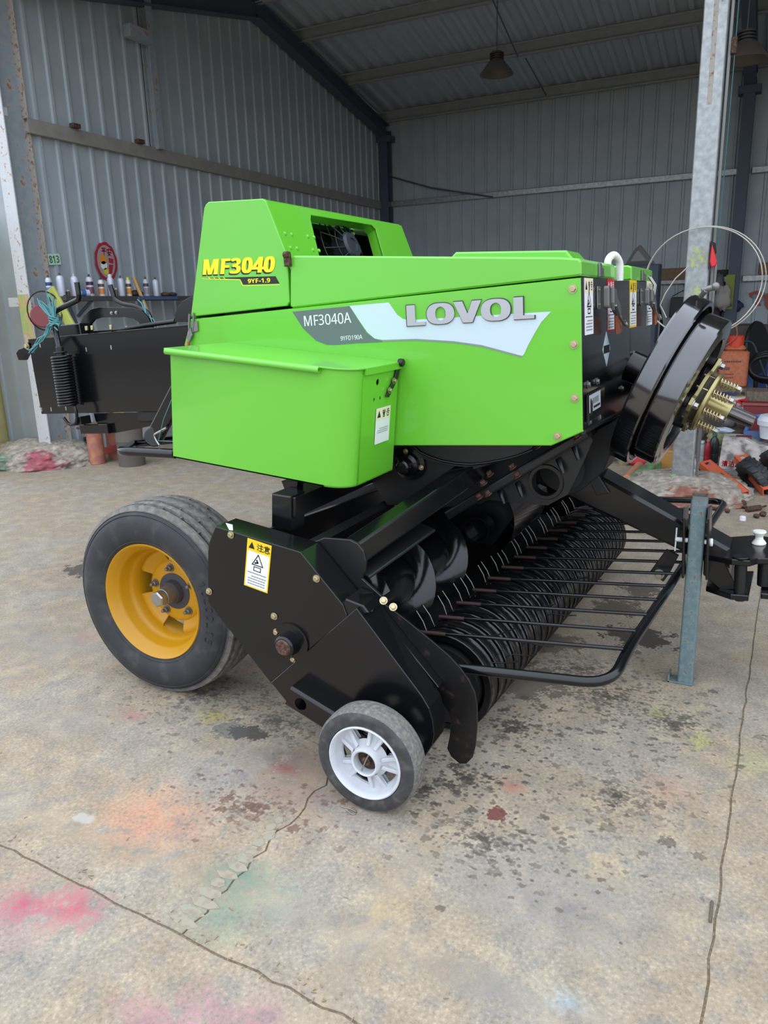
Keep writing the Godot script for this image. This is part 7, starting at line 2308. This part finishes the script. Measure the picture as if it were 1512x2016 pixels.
	mb.tube([ba2, bb2], 0.011, 8)
	tag(put(mb, "leaning_rod", M.grey_steel), "thin grey rod leaning behind the square column", "rod")
	# bench with drum, jerrycan and folding chair behind the flywheel
	var top: float = Vector3(-0.2911, 0.5627, -8.5).y
	o = thing("work_bench", "low wooden bench behind the flywheel carrying an orange can", "bench", Vector3(-1.25, 0, -8.45))
	for i in 4:
		mb = MB.new()
		mb.box(Vector3(0.52, top - 0.02, -0.08 - i * 0.17), Vector3(1.06, 0.04, 0.16), 0.003)
		put(mb, "plank", M.wood, o)
	for q in [Vector3(0.05, 0, -0.05), Vector3(1.0, 0, -0.05), Vector3(0.05, 0, -0.6), Vector3(1.0, 0, -0.6)]:
		mb = MB.new()
		mb.box(q + Vector3(0, top / 2 - 0.02, 0), Vector3(0.06, top - 0.04, 0.06), 0.003)
		put(mb, "leg", M.wood, o)
	o = thing("jerrycan", "orange plastic can with red cap and printed marks behind the clutch", "can", Vector3(Vector3(-0.3386, 0.5719, -8.6).x, top, -8.62))
	mb = MB.new()
	var jb := Transform3D(Basis(Vector3.RIGHT, -PI / 2), Vector3.ZERO)
	mb.prism(MB.rrect(0.27, 0.2, 0.04, 5), 0, 0.36, 0.02, jb)
	mb.prism(MB.rrect(0.2, 0.15, 0.05, 5), 0.35, 0.42, 0.03, jb)
	put(mb, "body", worn(mat(Color.WHITE, 0.6), [[0.2, C(168, 96, 62)], [0.6, C(190, 106, 70)], [0.9, C(170, 118, 90)]], 0.02, 92, 2.0), o)
	put(turned([Vector2(0.075, 0.4), Vector2(0.075, 0.5), Vector2(0.068, 0.51), Vector2(0.0, 0.51)]), "cap", mat(C(206, 62, 34), 0.5), o)
	mb = MB.new()
	for q in [[0.26, 0.16, 0.02, 0.016], [0.19, 0.06, -0.06, 0.03], [0.135, 0.1, -0.03, 0.012], [0.1, 0.1, -0.03, 0.012]]:
		var x := -0.08
		while x < -0.08 + q[1]:
			mb.box(Vector3(x, q[0], 0.1015), Vector3(0.014, q[3], 0.002), 0)
			x += 0.02
	put(mb, "printed_marks", mat(C(92, 56, 70), 0.6), o)
	mb = MB.new()
	mb.tube(fillet([Vector3(-0.1, 0.4, 0.05), Vector3(-0.12, 0.5, 0.06), Vector3(-0.02, 0.66, 0.08), Vector3(0.02, 0.5, 0.09), Vector3(-0.1, 0.41, 0.09)], 0.06, 5), 0.006, 6)
	put(mb, "cord", mat(C(168, 84, 78), 0.6), o)
	o = thing("barrel", "blue and brown barrel lying behind the orange can", "barrel", Vector3(Vector3(-0.312, 0.8234, -10.3).x, 0.0, -10.3))
	mb = MB.new()
	mb.lathe([Vector2(0, 0), Vector2(0.28, 0), Vector2(0.29, 0.02), Vector2(0.285, 0.3), Vector2(0.295, 0.32), Vector2(0.285, 0.34), Vector2(0.285, 0.62), Vector2(0.295, 0.64), Vector2(0.285, 0.66), Vector2(0.29, 0.86), Vector2(0.28, 0.88), Vector2(0, 0.88)], 32, Transform3D(Basis(Vector3.RIGHT, -PI / 2), Vector3.ZERO))
	put(mb, "drum", mat(C(40, 66, 128), 0.45), o)
	mb = MB.new()
	mb.lathe([Vector2(0.3, 0.88), Vector2(0.3, 1.12), Vector2(0, 1.14)], 28, Transform3D(Basis(Vector3.RIGHT, -PI / 2), Vector3.ZERO))
	put(mb, "brown_cover", mat(C(86, 78, 70), 0.8), o)
	o = thing("hose_reel", "black disc of a hose reel standing right of the barrel", "reel", Vector3(-0.1624, 0.8847, -9.75))
	mb = MB.new()
	mb.lathe([Vector2(0, -0.02), Vector2(0.29, -0.02), Vector2(0.3, 0.0), Vector2(0.29, 0.02), Vector2(0, 0.02)], 36, MB.frame(Vector3.ZERO, Vector3(0.9, 0.1, 0.35)))
	put(mb, "disc", M.under, o)
	mb = MB.new()
	mb.beam(Vector3(0, 0, 0), Vector3(0.05, -o.position.y, -0.05), 0.04, 0.04)
	put(mb, "foot", M.under, o)
	o = thing("coiled_hose", "black hose coil below the reel at the right edge", "hose", Vector3(-0.0273, 0.7561, -8.75))
	for i in 3:
		mb = MB.new()
		mb.tube(range(24).map(func(j): return Vector3(0.17 * cos(TAU * j / 24), (0.15 - 0.02 * i) * sin(TAU * j / 24) , 0.03 * i)), 0.022, 8, true)
		put(mb, "hose_turn", M.under, o)
	o = thing("folding_chair", "folding chair with dark blue tubular frame right of the orange can", "chair", Vector3(Vector3(-0.1791, 0.5039, -9.3).x, 0, -9.4))
	var cy: float = Vector3(-0.3099, 0.9812, -9.3).y
	for s in [0.0, 0.34]:
		mb = MB.new()
		mb.tube(fillet([Vector3(-0.14 + s, cy, 0.1), Vector3(-0.02 + s, cy, 0.1), Vector3(0.2 + s, 0.45, 0.1), Vector3(0.3 + s, 0.0, 0.1)], 0.06, 5), 0.013, 8)
		put(mb, "leg", mat(C(40, 46, 62), 0.5), o)
	mb = MB.new()
	mb.tube([Vector3(0.3, 0.7, 0.1), Vector3(0.1, 0.0, 0.12)], 0.013, 8)
	put(mb, "leg", mat(C(40, 46, 62), 0.5), o)
	mb = MB.new()
	mb.box(Vector3(0.3, 0.45, -0.05), Vector3(0.4, 0.03, 0.32), 0.01)
	put(mb, "seat", mat(C(44, 70, 130), 0.6), o)
	# cartons, crate and red tub
	crate(Vector3(-0.1877, 0.4207, -8) * Vector3(1, 0, 1), Vector3(0.7, Vector3(-0.1413, 0.589, -8).y, 0.34), "wooden_crate", "grey brown plank crate at the right edge behind the red tub", M.wood, 4)
	o = carton(Vector3(-0.3654, 0.4644, -7.8) * Vector3(1, 0, 1) + Vector3(0, 0.14, 0), Vector3(0.18, Vector3(-0.3721, 0.5492, -7.8).y - 0.14, 0.16), "white and red carton seen below the clutch springs", M.grime_card)
	mb = MB.new()
	mb.prism([Vector2(0.12, -0.02), Vector2(0.2, 0.0), Vector2(0.2, -0.05), Vector2(0.1, -0.05)], 0, 0.002, 0, Transform3D(Basis.IDENTITY, Vector3(0, Vector3(-0.3721, 0.5492, -7.8).y - 0.14, 0)))
	mb.strokes(HAN["dose"], 0.05, 0.06, Transform3D(Basis.IDENTITY, Vector3(0.06, Vector3(-0.3654, 0.4644, -7.8).y - 0.14, 0)), 0.14, 0.002)
	mb.strokes(HAN["king"], 0.05, 0.06, Transform3D(Basis.IDENTITY, Vector3(0.13, Vector3(-0.3654, 0.4644, -7.8).y - 0.14, 0)), 0.14, 0.002)
	put(mb, "red_print", M.ink_red, o)
	carton(Vector3(Vector3(-0.5853, 0.5206, -8.55).x, top, -8.55), Vector3(0.2, 0.14, 0.2), "brown carton on the bench behind the clutch", M.cardboard)
	o = thing("red_tub", "dark red steel trough at the right edge behind the white bucket", "tub", Vector3(-0.13, 0, -7.45))
	var ty: float = Vector3(-0.1605, 0.5338, -7.4).y
	mb = MB.new()
	mb.prism([Vector2(0.02, 0.0), Vector2(0.5, 0.0), Vector2(0.6, ty), Vector2(-0.06, ty)], -0.24, 0.0, 0.006)
	put(mb, "body", mat(C(120, 40, 44), 0.55), o)
	mb = MB.new()
	mb.box(Vector3(0.27, ty, 0.005), Vector3(0.68, 0.025, 0.02), 0.004)
	put(mb, "rim", mat(C(150, 74, 70), 0.5), o)
	# front row: printed carton, bucket, jug, bottles
	var cp: Vector3 = Vector3(-0.3258, 0, -6.916)
	var ch: float = Vector3(-0.3167, 0.2987, -6.9).y
	o = thing("printed_carton", "greyish white carton with red Chinese letters under the white bucket", "box", cp)
	mb = MB.new()
	mb.prism([Vector2(0, 0), Vector2(0.46, 0), Vector2(0.48, ch * 0.95), Vector2(0.4, ch * 0.88), Vector2(0.3, ch * 0.86), Vector2(0.2, ch * 1.02), Vector2(0.02, ch * 1.02)], -0.3, 0.0, 0.004)
	put(mb, "body", M.grime_card, o)
	mb = MB.new()
	var hs := ["clear", "pure", "dose", "king"]
	for i in 4:
		mb.strokes(HAN[hs[i]], 0.043, 0.052, Transform3D(Basis.IDENTITY, Vector3(0.03 + i * 0.052, ch * 0.24, 0.0)), 0.15, 0.002)
	put(mb, "red_letters", M.ink_red, o)
	mb = MB.new()
	for r in 3:
		mb.box(Vector3(0.12 + 0.01 * r, ch * (0.16 - 0.05 * r), 0.001), Vector3(0.2 - 0.03 * r, 0.009, 0.002), 0.0)
	put(mb, "small_print", M.ink_grey, o)
	var bp: Vector3 = Vector3(cp.x + 0.43, ch * 1.03, cp.z - 0.16)
	o = thing("white_bucket", "white plastic bucket with a lid on the printed carton", "bucket", bp)
	put(turned([Vector2(0, 0), Vector2(0.135, 0), Vector2(0.15, 0.11), Vector2(0.155, 0.12), Vector2(0.155, 0.135), Vector2(0.15, 0.14)], 36), "pail", mat(C(226, 230, 236), 0.4), o)
	put(turned([Vector2(0.165, 0.11), Vector2(0.168, 0.15), Vector2(0.155, 0.17), Vector2(0.15, 0.185), Vector2(0.13, 0.19), Vector2(0, 0.19)], 36), "lid", mat(C(230, 234, 240), 0.4), o)
	o = thing("blue_jug", "blue jug with a looped handle behind the white bucket", "jug", Vector3(Vector3(-0.0855, 0.2703, -7.25).x, 0.0, -7.22))
	var jh: float = Vector3(-0.0704, 0.4707, -7.2).y
	mb = MB.new()
	mb.prism(MB.rrect(0.15, 0.1, 0.03, 4), 0, jh * 0.72, 0.012, jb)
	put(mb, "body", mat(C(92, 112, 150), 0.45), o)
	mb = MB.new()
	mb.tube(fillet([Vector3(-0.06, jh * 0.66, 0), Vector3(-0.02, jh * 0.96, 0), Vector3(0.1, jh, 0), Vector3(0.08, jh * 0.7, 0)], 0.05, 6), 0.022, 10)
	put(mb, "handle", mat(C(70, 104, 176), 0.45), o)
	mb = MB.new()
	mb.box(Vector3(-0.1529, 0.2827, -7.1), Vector3(0.12, 0.05, 0.1), 0.005)
	o = put(mb, "red_tray", mat(C(112, 50, 48), 0.6))
	tag(o, "small dark red steel tray leaning on the carton by the bucket", "tray")
	bottle(Vector3(-0.3942, 0, -7.394), 0.042, Vector3(-0.4157, 0.276, -7.4).y, mat(C(58, 62, 62), 0.35), C(52, 110, 84), "dark oil bottle with green cap left of the printed carton")
	bottle(Vector3(-0.4388, 0, -7.307), 0.03, Vector3(-0.4597, 0.236, -7.35).y, mat(C(150, 34, 40), 0.4), C(180, 120, 112), "red bottle squeezed beside the dark oil bottle")
	bottle(Vector3(-0.3126, 0, -7.519) + Vector3(0, 0, -0.15), 0.035, Vector3(-0.3369, 0.2484, -7.6).y, mat(C(120, 128, 122), 0.3), C(70, 84, 84), "grey bottle behind the printed carton's left corner")
	var clear := mat(Color(0.82, 0.86, 0.86, 0.35), 0.08)
	clear.transparency = BaseMaterial3D.TRANSPARENCY_ALPHA
	bottle(Vector3(-0.4899, 0, -7.362), 0.04, Vector3(-0.5081, 0.2069, -7.4).y, clear, C(206, 210, 214), "empty clear plastic bottle beside the red bottle")
	bottle(Vector3(-0.453, 0.14, -6.155), 0.032, Vector3(-0.4773, 0.3019, -6.3).y - 0.14, mat(C(150, 156, 156), 0.2, 0.2), C(222, 222, 220), "silver grey bottle standing against the square column foot")
	o = thing("folded_sack", "pale green folded sack behind the bottles", "sack", Vector3(-0.3203, 0.186, -7.7))
	mb = MB.new()
	mb.lump(Vector3.ZERO, Vector3(0.16, 0.07, 0.16), 66, 0.3, 10)
	put(mb, "cloth", mat(C(152, 160, 112), 0.6), o)
	for q in [["blue_cloth", Vector3(0.13, 0.03, 0.08), C(70, 88, 176), "blue cloth below the splined shaft", Vector3(-0.3867, 0.4078, -7.65), 41], ["grey_part", Vector3(0.07, 0.05, 0.06), C(96, 92, 90), "grey cast iron part on the clutter heap", Vector3(-0.2977, 0.3435, -7.6), 42], ["paper_roll", Vector3(0.1, 0.025, 0.05), C(196, 206, 226), "white and blue crumpled paper under the clutch springs", Vector3(-0.3404, 0.2946, -7.45), 43], ["white_paper", Vector3(0.08, 0.03, 0.05), C(214, 212, 208), "white paper packet beside the red trough", Vector3(-0.216, 0.3744, -7.6), 44], ["dusty_rag", Vector3(0.13, 0.06, 0.08), C(140, 132, 118), "dusty grey rag left of the red trough", Vector3(-0.2587, 0.2476, -7.75), 45]]:
		mb = MB.new()
		mb.lump(Vector3.ZERO, q[1], q[5], 0.5, 8)
		o = put(mb, q[0], mat(q[2], 0.7))
		o.position = q[4]
		tag(o, q[3], "cloth" if "cloth" in q[0] or "rag" in q[0] else "scrap")
	o = thing("scrap_table", "low steel table buried under rags behind the bottles", "table", Vector3(-0.4449, 0.1718, -7.75) * Vector3(1, 0, 1))
	mb = MB.new()
	var sh: float = Vector3(-0.3132, 0.2054, -7.7).y
	mb.box(Vector3(0.1, sh - 0.06, -0.1), Vector3(0.36, 0.04, 0.4), 0.004)
	put(mb, "top", M.rusty, o)
	for q in [Vector3(-0.05, 0, 0.06), Vector3(0.25, 0, 0.06), Vector3(-0.05, 0, -0.26), Vector3(0.25, 0, -0.26)]:
		mb = MB.new()
		mb.box(q + Vector3(0, sh / 2 - 0.04, 0), Vector3(0.04, sh - 0.08, 0.04), 0.003)
		put(mb, "leg", M.rusty, o)
	channel_bar(Vector3(-0.1013, 0.035, -6.046), Vector3(-0.4174, 0.114, -6.75), "orange slotted steel channel leaning left of the small tyre")
	channel_bar(Vector3(0.0778, 0.035, -6.245), Vector3(-0.1555, 0.172, -6.8), "orange slotted steel channel leaning right of the small tyre")
	small_tyre(Vector3(-0.0121, 0.074, -6.45), Vector3(0.7, 0.55, -0.4), 0.19, 0.12, "small black lugged tyre lying between the orange channels")
	small_tyre(Vector3(0.1369, 0.1343, -6.6), Vector3(0.75, 0.5, -0.4), 0.18, 0.12, "second small tyre cut by the right edge of the picture")
	mb = MB.new()
	mb.lump(Vector3(-0.364, 0.07, -6.816), Vector3(0.05, 0.05, 0.05), 4, 0.1, 10)
	tag(put(mb, "blue_ball", mat(C(120, 136, 186), 0.6)), "pale blue ball behind the left orange channel", "ball")
	mb = MB.new()
	mb.beam(Vector3(-0.4877, 0.03, -6.909), Vector3(-0.3488, 0.03, -7.113), 0.05, 0.04)
	tag(put(mb, "black_hose", M.under), "short piece of black rubber hose right of the square column", "hose")
	# left of the column: tins, planks, rags on the floor
	for q in [[Vector3(-1.262, 0, -7.233), 1203, 0.05, 0.1, C(150, 148, 144), "shiny open tin beneath the front panel"], [Vector3(-1.121, 0, -7.08), 1228, 0.055, 0.09, C(168, 158, 120), "tin with yellow lid right of the shiny tin"], [Vector3(-1.288, 0, -7.099), 1192, 0.04, 0.06, C(182, 190, 110), "low tin with lime label behind the tongue"]]:
		var p: Vector3 = q[0]
		o = thing("tin_can", q[5], "tin", p)
		put(turned([Vector2(0, 0), Vector2(q[2], 0), Vector2(q[2], q[3]), Vector2(q[2] * 0.94, q[3]), Vector2(q[2] * 0.94, q[3] * 0.9), Vector2(0, q[3] * 0.9)], 24), "body", mat(q[4], 0.3, 0.6), o)
		put(turned([Vector2(q[2] * 1.03, q[3] * 0.96), Vector2(q[2] * 1.03, q[3]), Vector2(q[2] * 0.6, q[3] * 1.02)], 24), "rim", mat(C(206, 190, 60) if q[1] == 1228 else C(170, 168, 164), 0.4), o)
	mb = MB.new()
	mb.beam(Vector3(-0.8973, 0.05, -6.256), Vector3(-0.7923, 0.08, -7.013), 0.1, 0.07)
	o = put(mb, "timber", worn(mat(Color.WHITE, 0.8), [[0.3, C(110, 110, 96)], [0.5, C(122, 122, 108)], [0.62, C(92, 168, 84)]], 0.008, 93, 2.0, true))
	tag(o, "grey timber with green paint lying behind the tongue", "timber")
	mb = MB.new()
	mb.cyl(Vector3(-0.9571, 0.05, -6.235), Vector3(-0.9496, 0.05, -6.811), 0.04, 14, 0.004)
	tag(put(mb, "copper_roll", mat(C(190, 132, 100), 0.6)), "orange brown roller lying beside the timber", "roller")
	mb = MB.new()
	mb.lump(Vector3(-0.9669, 0.05, -7.041), Vector3(0.09, 0.05, 0.07), 71, 0.5, 8)
	tag(put(mb, "red_rag", mat(C(196, 44, 52), 0.7)), "bright red rag beside the timber", "rag")
	mb = MB.new()
	mb.lump(Vector3(-0.9847, 0.1, -7.142), Vector3(0.12, 0.1, 0.08), 72, 0.4, 8)
	tag(put(mb, "yellow_sack", mat(C(206, 180, 64), 0.7)), "yellow sack piece behind the red rag", "sack")
	mb = MB.new()
	mb.prism(MB.rrect(0.13, 0.12, 0.02, 3), 0, 0.2, 0.008, Transform3D(Basis(Vector3.RIGHT, -PI / 2), Vector3(-0.7193, 0, -6.869)))
	tag(put(mb, "brown_canister", mat(C(176, 128, 66), 0.6)), "ochre canister left of the square column", "canister")
	mb = MB.new()
	mb.lump(Vector3(-1.297, 0.12, -7.629), Vector3(0.14, 0.12, 0.1), 73, 0.5, 8)
	tag(put(mb, "white_sack", mat(C(192, 190, 196), 0.7)), "whitish sack seen below the front panel", "sack")
	mb = MB.new()
	mb.cyl(Vector3(-0.6099, 0.15, -6.016), Vector3(-0.5769, 0.15, -6.046), 0.016, 12, 0.003)
	tag(put(mb, "green_plug", mat(C(140, 150, 110), 0.6)), "small dull green cap by the square column foot", "cap")
	# loose metal on the floor at the right
	mb = MB.new()
	mb.cyl(Vector3(-0.0619, 0.02, -5.702), Vector3(0.0223, 0.02, -5.793), 0.02, 12, 0.003)
	mb.cyl(Vector3(0.0223, 0.02, -5.793), Vector3(0.0568, 0.02, -5.85), 0.008, 10)
	tag(put(mb, "rusty_shaft", M.rusty), "rusty short shaft lying on the floor below the tyre", "shaft")
	for q in [[Vector3(-0.0949, 0, -5.861), 1461, 0.028, "round dark knob beside the rusty shaft"], [Vector3(-0.0761, 0, -5.792), 1466, 0.018, "dark nut next to the round knob"], [Vector3(-0.1797, 0, -5.637), 1432, 0.017, "single nut lying apart near the stand top"], [Vector3(0.0035, 0, -5.565), 1489, 0.02, "left one of two dark nuts at the right edge"], [Vector3(0.0428, 0, -5.621), 1502, 0.024, "right one of two dark nuts at the right edge"]]:
		mb = MB.new()
		mb.lump(Vector3(0, q[2] * 0.8, 0), Vector3(q[2], q[2] * 0.8, q[2]), int(q[1]), 0.4, 6)
		o = put(mb, "loose_nut", M.rusty)
		o.position = q[0]
		tag(o, q[3], "nut")
	o = thing("plastic_plug", "small white plastic cap on the floor right of the stand", "cap", Vector3(-0.0777, 0, -5.48))
	put(turned([Vector2(0, 0), Vector2(0.02, 0), Vector2(0.019, 0.024), Vector2(0.016, 0.028), Vector2(0, 0.028)], 16), "shell", mat(C(228, 230, 236), 0.5), o)


func build_yard():
	var mb := MB.new()
	mb.tube(fillet([Vector3(-1.038, 0.003, -1.708), Vector3(-1.008, 0.003, -1.711), Vector3(-0.9793, 0.003, -1.703), Vector3(-0.9886, 0.003, -1.689), Vector3(-1.019, 0.003, -1.701)], 0.02, 4), 0.0016, 6)
	tag(put(mb, "bent_wire", M.steel), "thin bent piece of wire on the floor by the small wheel", "wire")
	mb = MB.new()
	mb.tube([Vector3(-0.0109, 0.004, -1.759), Vector3(-0.0107, 0.004, -1.722), Vector3(-0.0105, 0.004, -1.688)], 0.004, 6)
	tag(put(mb, "steel_pin", mat(C(120, 110, 96), 0.5, 0.4)), "small steel pin lying in the right floor joint", "pin")
	var rng := RandomNumberGenerator.new()
	rng.seed = 5
	mb = MB.new()
	for i in 60:
		var p := Vector3(rng.randf_range(-2.4, 0.2), 0.002, rng.randf_range(-3.2, -0.8))
		var a := rng.randf() * TAU
		var l := rng.randf_range(0.006, 0.022)
		mb.box(Vector3.ZERO, Vector3(l * 0.8, 0.0015, 0.0014), 0.0, Transform3D(Basis(Vector3.UP, a), p))
	for i in 90:
		var x := rng.randf_range(-2.2, -0.1)
		var p := Vector3(x, 0.002, -1.14 + (x + 1.14) * 0.056 + rng.randf_range(-0.03, 0.03))
		mb.box(Vector3.ZERO, Vector3(rng.randf_range(0.003, 0.014), 0.002, 0.0018), 0.0, Transform3D(Basis(Vector3.UP, rng.randf() * TAU), p))
	var o := put(mb, "straw_litter", mat(C(150, 132, 100), 0.9))
	tag(o, "bits of straw and grit scattered along the floor joints", "litter")
	o.set_meta("kind", "stuff")
